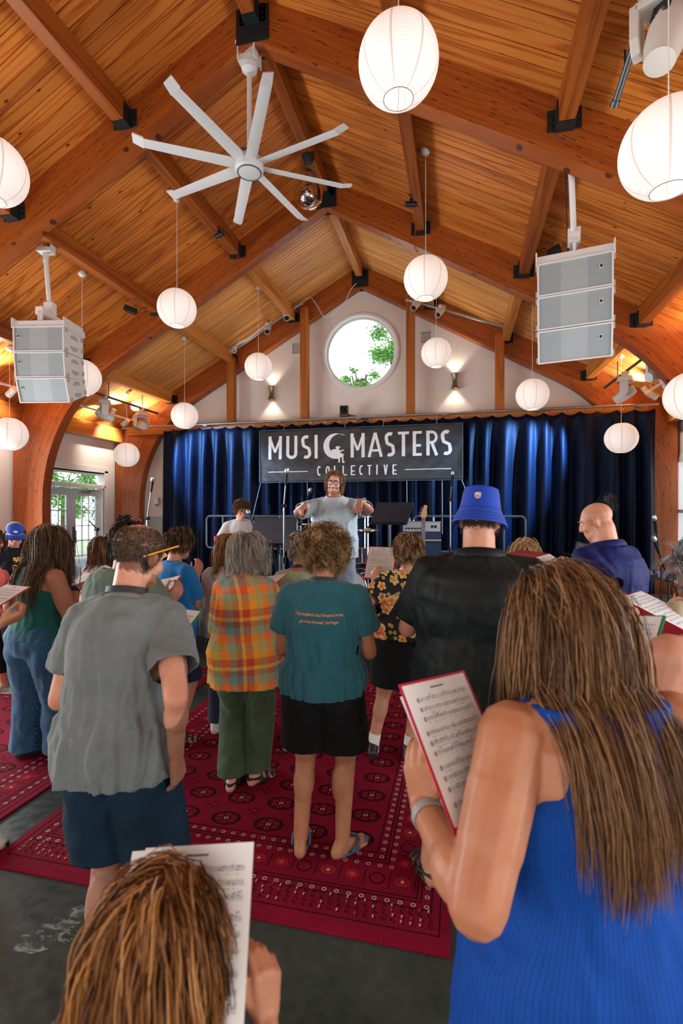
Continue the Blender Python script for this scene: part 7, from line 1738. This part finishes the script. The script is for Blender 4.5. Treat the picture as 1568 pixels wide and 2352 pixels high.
for k in range(4): a = PI / 4 + PI / 2 * k; MB().tube([(.08 * math.cos(a), .08 * math.sin(a), .58), (.19 * math.cos(a), .19 * math.sin(a), 0)], .014, 8).build('leg', STEEL, t)
# --- bald man in navy polo
P = Person('bald man in a navy polo shirt reading a red folder', xy(1392, 3.32), 38, 1.91, wide=1.2, deep=1.42, limb=1.15, belly=.05, lean=2, head=(30, 22, 0), skin=SK_FAIR, vox=.0085, face=True, neck=1.25, headsize=.95, arms={-1: dict(wrist=at_d(1312, 1325, 3.18), pole=(-.6, -.8, -1)), 1: dict(wrist=at_d(1318, 1318, 3.55), pole=(1, -.3, -1))})
P.stubble(lambda x, y, z: scalp(x, y, z, -.05, .07) * (1 - .5 * np.clip((z - .06) / .05, 0, 1)) * 1.0, (.62, .56, .53), .45)
P.shirt('polo_shirt', fabric('navy_polo', (.003, .008, .085), .12, .7, sheen=0), hem=.78, sleeve=.82, ease=.03, amp=.018, seed=81, collar='polo', neck=1.3, sl_ease=.035, f=6); P.pants('trousers', fabric('dark_navy_trousers', (.006, .008, .03), .2, .8, sheen=0), hem=.08, ease=.025, flare=.02); P.shoes(mat('dark_shoe', (.03, .03, .035), .6))
folder((1262, 1272, 3.72), (1318, 1308, 3.58), (1245, 1305, 3.48), 'open red folder held by the bald man in navy', FOLD_RED, flap=-25, flapmat=FOLD_DARK)
# --- blond woman behind
P = Person('blond woman mostly hidden behind the man in the bucket hat', xy(1208, 3.95), 4, 1.61, True, lean=3, head=(0, 12, 0), skin=SK_FAIR, vox=.011)
P.shirt('top', fabric('blue_print_top', (.10, .16, .32), .4, .9), hem=.85, sleeve=.6); P.pants('trousers', fabric('dark_trousers', (.03, .03, .04), .1, .9), hem=.08); P.shoes(mat('dark_shoe', (.03, .03, .035), .6))
hair(P, [(.24, .15, .06), (.45, .31, .14), (.62, .47, .26)], length=.36, guides=320, kids=7, r=.002, lift=.4, off=.018, seed=41, frizz=.06)
# --- grey haired woman at right edge
P = Person('grey-haired woman with tortoiseshell glasses in a black tank top at the right edge', xy(1690, 1.60), 20, 1.72, True, wide=1.36, deep=1.2, limb=1.42, lean=4, shoulder=1.22, head=(44, 20, 0), skin=SK_FAIR, vox=.0075, arms={-1: dict(wrist=at_d(1475, 1560, 1.78), pole=(-.7, -.7, -1))})
P.tank('tank_top', fabric('black_tank', (.006, .006, .007), .2, .8, sheen=0), hem=.80, strap=.075, arm_z=1.28, seed=91); P.pants('trousers', fabric('blue_trousers', (.006, .03, .12), .2, .8), hem=.08, ease=.02); P.shoes(mat('dark_shoe', (.03, .03, .035), .6))
hair(P, [(.10, .10, .10), (.24, .235, .23), (.42, .41, .40)], length=.10, guides=520, kids=8, r=.0010, lift=.15, off=.012, seed=43, frizz=.07, flow=(.05, -1, .05), stiff=.75, lenfn=lambda x, y, z: np.where(z < 0, .5, 1.0)); glasses(P, mat('tortoiseshell', (.06, .025, .01), .25), .027, .023, lens=mat('dark_glass', (.25, .22, .2), .1, trans=.5), th=.0042)
folder((1385, 1414, 1.92), (1456, 1415, 1.82), (1420, 1530, 1.72), 'green backed sheet music between the brown hair and the bare shoulder', FOLD_GREEN)
# --- person in cream shirt
P = Person('person in cream shirt and blue cap holding a red folder at right edge', xy(1632, 2.45), 34, 1.70, wide=1.2, deep=1.2, limb=1.15, lean=3, head=(20, 12, 0), skin=SK_FAIR, vox=.009, arms={-1: dict(wrist=at_d(1452, 1405, 2.30), pole=(-.5, -.6, -1), dir=(-.7, .2, .35), palm=(.3, .5, .9), thumb_side=(-.2, -.4, .8), curl=18)})
P.shirt('cream_shirt', fabric('cream_cotton', (.62, .58, .44), .06, .9), hem=.80, sleeve=.85, ease=.028, amp=.012, sl_ease=.035); P.pants('trousers', fabric('dark_trousers', (.03, .03, .04), .1, .9), hem=.08); P.shoes(mat('dark_shoe', (.03, .03, .035), .6)); hair(P, [(.10, .09, .08), (.3, .28, .26)], length=.06, guides=260, kids=5, r=.002, seed=47)
cp = MB().lathe([(.094, .052), (.093, .075), (.082, .105), (.055, .128), (0, .138)], (0, -.012, 0), n=28, cap=False); cap_ = hput(P, cp, 'visor_cap', fabric('slate_blue_cotton', (.05, .09, .17), .1, .9), smooth='all')
vz = MB(); vs = []; fs = []
for j in range(6):
    for i in range(11): a = R(-62 + 12.4 * i); rr_ = .092 + .078 * j / 5 * max(.25, math.cos(a)) ** .5; vs.append(P.HM @ Vector((rr_ * math.sin(a) * .9, rr_ * math.cos(a) - .012, .055 - .010 * j / 5 - .02 * math.sin(a) ** 2)))
for j in range(5):
    for i in range(10): a = j * 11 + i; fs.append((a, a + 1, a + 12, a + 11))
o = vz.add(vs, fs).build('visor_brim', MATS['slate_blue_cotton'], cap_, smooth='all'); o.modifiers.new('t', 'SOLIDIFY').thickness = .004
folder((1424, 1372, 2.36), (1470, 1358, 2.48), (1497, 1425, 2.18), 'open red folder held in front of the cream sleeve', FOLD_RED, flap=-40, flapmat=FOLD_DARK)
# --- woman with short grey hair
P = Person('woman with short grey hair and lanyard in a pale green top', xy(688, 3.85), 10, 1.655, True, wide=1.05, lean=3, head=(0, 12, 0), skin=SK_TAN, vox=.011); P.shirt('top', fabric('pale_green_cotton', (.36, .44, .29), .1, .9), hem=.82, sleeve=.6, top=1.45); P.pants('shorts', fabric('khaki', (.25, .2, .13), .1, .9), hem=.5); P.shoes(mat('white_sneaker', (.55, .5, .46), .6)); P.lanyard(LAN, 1.49, .064)
hair(P, [(.05, .04, .03), (.16, .13, .10), (.36, .32, .27), (.46, .42, .37)], length=.07, guides=400, kids=6, r=.0018, wave=.006, wf=60, lift=.65, off=.022, stiff=.65, seed=51, frizz=.2)
# --- woman with auburn hair
P = Person('woman with auburn hair in a white top behind the plaid shirt', xy(522, 4.15), 14, 1.64, True, wide=1.1, lean=3, head=(-5, 14, 0), skin=SK_FAIR, vox=.011); P.shirt('top', fabric('white_knit', (.60, .60, .57), .06, .95, stripe=('z', .03, .08, (.45, .46, .46))), hem=.85, sleeve=1.3, ease=.03); P.pants('trousers', fabric('dark_jeans', (.02, .03, .06), .2, .8), hem=.08); P.shoes(mat('white_shoe', (.6, .6, .6), .6))
hair(P, [(.14, .055, .018), (.27, .125, .045), (.40, .22, .09)], length=.30, guides=340, kids=7, r=.002, wave=.004, wf=30, lift=.45, off=.024, seed=53, frizz=.10)
# --- person in bright blue T-shirt
P = Person('person in a bright blue T-shirt turned towards the stage', xy(394, 3.95), -26, 1.70, wide=1.12, limb=1.1, lean=4, head=(4, 16, 0), skin=SK_FAIR, vox=.0095, arms={1: dict(wrist=at_d(452, 1322, 4.1), pole=(.6, -.6, -1), dir=(.1, .3, 1), palm=(-.6, .6, 0), thumb_side=(-.3, -.5, .2))}); P.shirt('t_shirt', fabric('bright_blue_jersey', (.008, .17, .48), .08, .88), hem=.82, sleeve=.75, ease=.026, amp=.013, seed=101, collar='crew', sl_ease=.03); P.pants('shorts', fabric('navy_shorts', (.01, .02, .06), .1, .9), hem=.5); P.shoes(mat('black_leather', (.012, .012, .013), .4), kind='sandal')
hair(P, [(.03, .016, .01), (.07, .035, .02), (.13, .07, .04)], length=.07, guides=340, kids=6, r=.0018, lift=.45, off=.016, seed=57); folder((430, 1312, 4.42), (474, 1284, 4.22), (430, 1322, 4.20), 'sheet music held by the person in bright blue', FOLD_RED)
# --- person in sage hoodie
P = Person('person in a sage green hoodie with a black hair bun behind the man in grey', xy(275, 2.85), 4, 1.77, True, wide=1.15, lean=5, head=(-8, 18, 0), skin=SK_MID, vox=.0095, arms={1: dict(wrist=at_d(386, 1385, 2.95), pole=(.9, -.4, -1), dir=(.35, .3, .6), palm=(-.5, .6, .2), thumb_side=(-.2, -.6, .4), curl=40)}); sg = fabric('sage_fleece', (.105, .155, .115), .15, .95); P.shirt('hoodie', sg, hem=.80, sleeve=1.75, ease=.042, amp=.018, seed=111, sl_ease=.03); P.pants('trousers', fabric('dark_trousers', (.03, .03, .04), .1, .9), hem=.08); P.shoes(mat('dark_shoe', (.03, .03, .035), .6))
hm = MB(); c, X_, Y_, Z_ = P.neck_frame(1.43, 0)
for k in range(22): a = PI + PI * k / 21; hm.ell(c + X_ * .105 * math.cos(a) + Y_ * (.085 * math.sin(a) - .02) + Z_ * (.02 + .01 * math.sin(a)), (.045, .045, .045), nu=10, nv=8)
hm.ell(c - Y_ * .10 - Z_ * .05, (.11, .055, .11)); me = remesh(hm, .010, 4); displace(me, drape(.012, 1.2, 1.5, 5, 14, 6)); me.materials.append(sg); place('hood', me, P.t)
hair(P, [(.006, .005, .005), (.018, .014, .012), (.035, .027, .022)], length=.09, guides=300, kids=6, r=.0018, lift=.25, off=.010, seed=59, flow=(-.3, -.8, .3)); hb_ = MB(); rr0 = random.Random(4)
for k in range(70):
    pts = [Vector((0, -.075, .105))]; v = Vector((rr0.gauss(0, 1), rr0.gauss(-.4, 1), rr0.gauss(.7, 1))).normalized()
    for j in range(4): v = (v + Vector((rr0.gauss(0, .6), rr0.gauss(0, .6), rr0.gauss(0, .6)))).normalized(); pts.append(pts[-1] + v * .016)
    hb_.tube(smoothpath(pts, 3), .0035, 4)
hput(P, hb_, 'hair_bun', mat('black_hair', (.010, .008, .008), .4))['kind'] = 'stuff'
folder((362, 1335, 3.35), (412, 1322, 3.25), (352, 1392, 3.12), 'loose sheet music in the hand of the person in the hoodie', FOLD_RED, extra=(.01, .015, -4))
# --- woman in white with brown bob
P = Person('woman with a brown bob and glasses in a white top near the french doors', xy(222, 4.55), -18, 1.60, True, wide=1.1, lean=4, head=(-12, 16, 0), skin=SK_FAIR, vox=.011); P.shirt('top', fabric('white_top', (.62, .61, .57), .05, .9), hem=.85, sleeve=.9, ease=.03); P.pants('trousers', fabric('dark_trousers', (.03, .03, .04), .1, .9), hem=.08); P.shoes(mat('dark_shoe', (.03, .03, .035), .6)); glasses(P, mat('glasses_dark', (.03, .02, .02), .3), .024, .02, th=.003)
hair(P, [(.045, .018, .008), (.12, .05, .02), (.22, .10, .04)], length=.24, guides=360, kids=7, r=.002, wave=.004, wf=30, lift=.45, off=.022, seed=61, frizz=.08)
# --- woman in teal tank top and striped jeans
P = Person('woman with wavy brown hair in a teal tank top and striped blue jeans', xy(84, 3.40), -10, 1.745, True, wide=1.12, deep=1.15, hips=1.15, limb=1.25, lean=4, head=(-10, 28, 0), skin=SK_MID, vox=.0085, feet={-1: (at_z(62, 1738, 0), -20), 1: (at_z(140, 1742, 0), -30)}, arms={1: dict(wrist=at_d(172, 1352, 3.55), pole=(.6, -.5, -1), dir=(.5, .6, .25), palm=(-.3, .3, -.9), thumb_side=(-.5, .3, .3), curl=35), -1: dict(wrist=at_d(110, 1360, 3.75), pole=(-.8, -.5, -1))})
P.tank('tank_top', fabric('teal_cotton', (.006, .11, .095), .12, .8), hem=.97, strap=.085, arm_z=1.29, seed=121); P.pants('striped_jeans', fabric('striped_denim', (.010, .075, .165), .2, .8, stripe=('x', .011, .25, (.10, .22, .34))), hem=.06, ease=.018, flare=.045, top=1.05, amp=.012); P.shoes(mat('dark_shoe', (.03, .03, .035), .6))
S_, E_, T_ = P.arm[1]; c = E_.lerp(T_, .9); ax = (T_ - E_).normalized(); mb = MB().lathe([(.031, -.012), (.034, -.012), (.034, .012), (.031, .012), (.031, -.012)], c, ax, 24, cap=False); mb.build('watch_strap', LAN, P.t); x_, y_, _ = basis(ax); MB().box(c + y_ * .034, (.034, .034, .010), Matrix((x_, ax, y_)).transposed()).build('watch_face', mat('watch_blue', (.01, .03, .16), .2), P.t, bevel=.003)
hair(P, [(.03, .018, .010), (.075, .045, .025), (.15, .095, .05), (.24, .16, .085)], length=.40, guides=520, kids=9, r=.0011, wave=.005, wf=26, lift=.3, off=.014, npts=14, clump=.1, spread=.012, seed=67, frizz=.08)
folder((142, 1350, 3.85), (178, 1328, 3.95), (170, 1385, 3.55), 'open red folder of the woman in teal', FOLD_RED, flap=-30); p = at_d(182, 1330, 3.7); t = thing('pencil', 'short pencil in the hand of the woman in teal', 'pencil', p); MB().tube([(0, 0, -.06), (.01, 0, .05)], .004, 6).build('shaft', mat('pencil_brown', (.35, .18, .06), .5), t); MB().tube([(.01, 0, .05), (.012, 0, .065)], .0042, 6).build('eraser', mat('eraser_pink', (.62, .20, .20), .8), t)
# --- person with baseball cap
P = Person('woman in a blue and grey baseball cap and dark T-shirt by the left wall', xy(30, 5.5), -120, 1.72, True, wide=1.05, lean=5, head=(-10, 26, 0), skin=SK_FAIR, vox=.010, face=True); sh = P.shirt('t_shirt', fabric('black_navy_tee', (.008, .010, .018), .1, .9, sheen=0), hem=.82, sleeve=.7); P.pants('trousers', fabric('dark_trousers', (.03, .03, .04), .1, .9), hem=.08); P.shoes(mat('dark_shoe', (.03, .03, .035), .6))
stick_on(P, sh, text_mesh('BE', .075, mat('print_yellow', (.70, .45, .02), .8), .9, bold=.003), (0, 1.31), back=False); stick_on(P, sh, text_mesh('DO', .075, mat('print_yellow', (.70, .45, .02), .8), .9, bold=.003), (0, 1.235), back=False)
hair(P, [(.03, .015, .008), (.08, .04, .02)], length=.2, guides=300, kids=6, r=.0016, lift=.2, off=.006, seed=71, flow=(.0, -1, -.3), mask=lambda x, y, z: scalp(x, y, z) & (z < .045) & (y < .0)); BLC = fabric('cap_blue', (.01, .05, .36), .08, .8); GRC = fabric('cap_grey', (.28, .27, .26), .08, .9)
cb = MB(); n = 28; pr = [(.090, .045), (.092, .07), (.083, .10), (.06, .122), (.03, .133), (.002, .136)]; vs = []; fs = []; ms = []
for r_, z in pr:
    for k in range(n): a = 2 * PI * k / n; vs.append(P.HM @ Vector((r_ * .92 * math.cos(a), r_ * 1.1 * math.sin(a) - .010, z)))
for i in range(len(pr) - 1):
    for k in range(n): fs.append((i * n + k, i * n + (k + 1) % n, (i + 1) * n + (k + 1) % n, (i + 1) * n + k)); ms.append(0 if math.sin(2 * PI * (k + .5) / n) > .1 else 1)
cb.add(vs, fs); cb.m = ms; co_ = cb.build('baseball_cap', [BLC, GRC], P.t, smooth='all'); vs = []; fs = []
for j in range(6):
    for i in range(11): a = R(-60 + 12 * i); rr_ = .095 + .085 * j / 5 * max(.25, math.cos(a)) ** .5; vs.append(P.HM @ Vector((rr_ * math.sin(a) * .9, rr_ * math.cos(a) - .002, .048 - .018 * j / 5 - .018 * math.sin(a) ** 2)))
for j in range(5):
    for i in range(10): a = j * 11 + i; fs.append((a, a + 1, a + 12, a + 11))
o = MB().add(vs, fs).build('cap_brim', BLC, co_, smooth='all'); o.modifiers.new('t', 'SOLIDIFY').thickness = .004
for k, (pl, m_) in enumerate((([(-.022, 0), (.0, .016), (.020, .012), (.028, .0), (.008, -.012), (-.012, -.010)], mat('emblem_pale', (.62, .66, .72), .6)), ([(.002, -.004), (.014, .004), (.016, -.006)], mat('emblem_red', (.55, .05, .03), .6)))):
    MB().add([P.HM @ Vector((x, .092 + .006 - k * -.001 - z * .25 + .0, .085 + z)) for x, z in pl], [tuple(range(len(pl)))]).build('bird_emblem', m_, co_)
# --- woman in coral
P = Person('woman in a coral top and glasses cut by the left edge', xy(-36, 4.55), -58, 1.68, True, wide=1.1, lean=2, head=(-6, 6, 0), skin=SK_FAIR, vox=.010, face=True, feet={1: (at_z(12, 1592, 0), -80), -1: (at_z(-30, 1580, 0), -80)}); P.shirt('top', fabric('coral_jersey', (.66, .13, .10), .08, .88), hem=.80, sleeve=.8); P.pants('leggings', fabric('black_leggings', (.008, .009, .012), .1, .9, sheen=0), hem=.25, ease=.008, amp=.004); P.shoes(mat('grey_knit_shoe', (.16, .16, .15), .8, var=.4, vscale=60), mat('pale_sole', (.4, .38, .35), .7)); glasses(P, mat('red_glasses', (.4, .05, .04), .3), .022, .018, th=.003)
hair(P, [(.03, .015, .01), (.08, .045, .03)], length=.2, guides=300, kids=6, r=.002, wave=.006, wf=40, lift=.45, off=.02, seed=73)
# --- person at the left edge holding music
P = Person('person at the left edge whose hand holds sheet music', xy(-185, 2.52), -12, 1.70, True, lean=4, head=(-10, 20, 0), skin=SK_MID, vox=.009, feet={1: (at_z(-62, 1985, 0), -8), -1: (at_z(-190, 2000, 0), 8)}, arms={-1: dict(wrist=at_d(-260, 1720, 2.3)), 1: dict(wrist=at_d(2, 1432, 2.42), pole=(.6, -.6, -1), dir=(.6, .55, .3), palm=(-.2, .5, .8), thumb_side=(-.5, -.4, .7), curl=55)}); P.shirt('top', fabric('dark_red_top', (.25, .02, .03), .1, .9), hem=.82, sleeve=.5); P.pants('trousers', fabric('dark_trousers', (.03, .03, .04), .1, .9), hem=.08); P.shoes(mat('white_sneaker', (.55, .5, .46), .6)); hair(P, [(.03, .015, .01), (.08, .045, .03)], length=.25, guides=260, kids=6, r=.002, seed=79)
folder((12, 1343, 2.66), (86, 1350, 2.52), (-42, 1418, 2.36), 'red folder with sheet music at the left edge', FOLD_RED, name='music_folder'); folder((108, 1275, 4.6), (126, 1262, 4.5), (112, 1300, 4.4), 'small red edged sheet seen beside the wavy brown hair', FOLD_RED)
folder((598, 1326, 3.80), (655, 1318, 3.75), (585, 1345, 3.55), 'red edged sheet music between the plaid and teal shirts', FOLD_RED)
# ------------------------------------------------------------------ patterned rugs
def rug_material():
    m, b = newmat('crimson_pile'); co = b.coord(); n = b.noise(co, 260, 3)[0]; n2 = b.noise(co, 3, 3)[0]; v = b.math('MULTIPLY', b.rng(n, .3, .7, .7, 1.3), b.rng(n2, .3, .7, .82, 1.18)); b.out(b.mix(1, (.185, .0035, .020), b.comb(v, v, v), 'MULTIPLY'), .95); b.bump(n, .4, .004); b.b.inputs['Specular IOR Level'].default_value = .1; return m
RUGM = rug_material()
def yarn(n, c): m = mat(n, c, .95, bump=.4, bscale=260, var=.15, vscale=60, spec=.1); return m
YARNS = [yarn('yarn_cream', (.50, .36, .30)), yarn('yarn_black', (.022, .004, .010)), yarn('yarn_scarlet', (.34, .010, .016)), yarn('yarn_dark_red', (.075, .003, .012)), yarn('yarn_rose', (.36, .06, .07))]
def rug(cx, cy, w, l, label, rot=0, seed=1):
    t = thing('patterned_rug', label, 'rug', (cx, cy, 0), R(rot), 'crimson patterned rugs on the floor'); MB().box((0, 0, .005), (w, l, .010)).build('pile', RUGM, t, bevel=.003); mb = MB(); rr = random.Random(seed)
    Z = [.0106, .0110, .0114]
    def ngon(x, y, rx, ry, mi, n=8, lv=0, rot=.39, ring=0.0):
        pts = [(x + rx * math.cos(rot + 2 * PI * k / n), y + ry * math.sin(rot + 2 * PI * k / n)) for k in range(n)]
        if not ring: mb.add([(a, b, Z[lv]) for a, b in pts], [tuple(range(n))], mi)
        else:
            ins = [(x + (a - x) * ring, y + (b - y) * ring) for a, b in pts]; mb.add([(a, b, Z[lv]) for a, b in pts + ins], [(k, (k + 1) % n, n + (k + 1) % n, n + k) for k in range(n)], mi)
    def rect(x0, y0, x1, y1, mi, lv=0): mb.add([(x0, y0, Z[lv]), (x1, y0, Z[lv]), (x1, y1, Z[lv]), (x0, y1, Z[lv])], [(0, 1, 2, 3)], mi)
    hw, hl = w / 2, l / 2
    # border lines
    def frame(ins_x, ins_y, th, mi, lv=0):
        x, y = hw - ins_x, hl - ins_y; rect(-x, -y, x, -y + th, mi, lv); rect(-x, y - th, x, y, mi, lv); rect(-x, -y, -x + th, y, mi, lv); rect(x - th, -y, x, y, mi, lv)
    for ix, iy in ((.045, .085), (.085, .215), (.135, .255), (.155, .275), (.315, .475), (.335, .495), (.385, .545)): frame(ix, iy, .006, 1)
    def dots(ix, iy, sp=.06):
        x, y = hw - ix, hl - iy; nx = int(2 * x / sp); ny = int(2 * y / sp)
        for k in range(nx + 1):
            for s in (-1, 1): ngon(-x + 2 * x * k / nx, s * y, .0125, .0125, 0, 8, 1, ring=.55); ngon(-x + 2 * x * k / nx, s * y, .005, .005, 3, 6, 2)
        for k in range(1, ny):
            for s in (-1, 1): ngon(s * x, -y + 2 * y * k / ny, .0125, .0125, 0, 8, 1, ring=.55)
    dots(.11, .235); dots(.36, .52); dots(.30, .455)
    # speckled skirt at both short ends
    y0, y1 = hl - .205, hl - .095
    for s in (-1, 1):
        yy = y0
        while yy < y1:
            x = -hw + .07 + rr.uniform(0, .02)
            while x < hw - .07: rect(x, s * yy, x + .007, s * yy + .016 * (1 if s > 0 else 1), rr.choice((0, 0, 3, 1, 1, 4)), 1); rect(x + .012, s * yy - .006, x + .017, s * yy + .006, 1, 1); x += .042
            yy += .028
    # medallion border
    def medal(x, y, kind):
        if kind == 0: ngon(x, y, .038, .030, 4, 8, 1, ring=.88); ngon(x, y, .030, .023, 2, 8, 1); ngon(x, y, .009, .009, 0, 6, 2)
        elif kind == 1:
            for k in range(8): a = 2 * PI * k / 8; ngon(x + .026 * math.cos(a), y + .026 * math.sin(a), .012, .012, 2, 6, 1)
            ngon(x, y, .016, .016, 4, 8, 2)
        else:
            ngon(x, y, .040, .040, 1, 12, 1, ring=.8)
            for k in range(12): a = 2 * PI * k / 12; ngon(x + .03 * math.cos(a), y + .03 * math.sin(a), .006, .006, 2, 5, 1)
    xb, yb = hw - .235, hl - .365; nx = int(2 * xb / .125); ny = int(2 * yb / .125)
    for k in range(nx + 1):
        for s in (-1, 1): x = -xb + 2 * xb * k / nx; medal(x, s * yb, k % 3); rect(x + .060, s * yb - .05, x + .065, s * yb + .05, 1)
    for k in range(1, ny):
        for s in (-1, 1): y = -yb + 2 * yb * k / ny; medal(s * xb, y, k % 3); rect(s * xb - .05, y + .060, s * xb + .05, y + .065, 1)
    # field of guls
    fx, fy = hw - .42, hl - .58; cols = max(3, int(2 * fx / .29)); rows = int(2 * fy / .22)
    for j in range(rows + 1):
        y = -fy + .06 + (2 * fy - .12) * j / rows
        for i in range(cols + 1):
            x = -fx + .09 + (2 * fx - .18) * i / cols
            ngon(x, y, .092, .066, 1, 12, 0, .26, ring=.80); ngon(x, y, .072, .050, 3, 12, 0, .26)
            for k in range(6): a = 2 * PI * k / 6 + .52; ngon(x + .050 * math.cos(a), y + .034 * math.sin(a), .018, .014, 2, 6, 1); ngon(x + .050 * math.cos(a), y + .034 * math.sin(a), .008, .006, 1, 5, 2)
            rect(x - .012, y - .012, x - .004, y + .010, 0, 2); rect(x + .004, y - .010, x + .012, y + .012, 0, 2)
            if i < cols and j < rows:
                x2, y2 = x + (2 * fx - .18) / cols / 2, y + (2 * fy - .12) / rows / 2
                for a, b in ((.03, 0), (-.03, 0), (0, .022), (0, -.022)): ngon(x2 + a, y2 + b, .014, .010, 3, 5, 0)
                ngon(x2, y2, .010, .008, 2, 6, 1)
    mb.build('woven_pattern', YARNS, t); return t
rug(-1.215, 3.80, 2.36, 3.44, 'crimson patterned rug under the man in teal'); rug(-3.90, 3.45, 2.50, 3.75, 'crimson patterned rug at the left under the striped jeans', 0, 2)
bpy.data.scenes.remove(TMP)
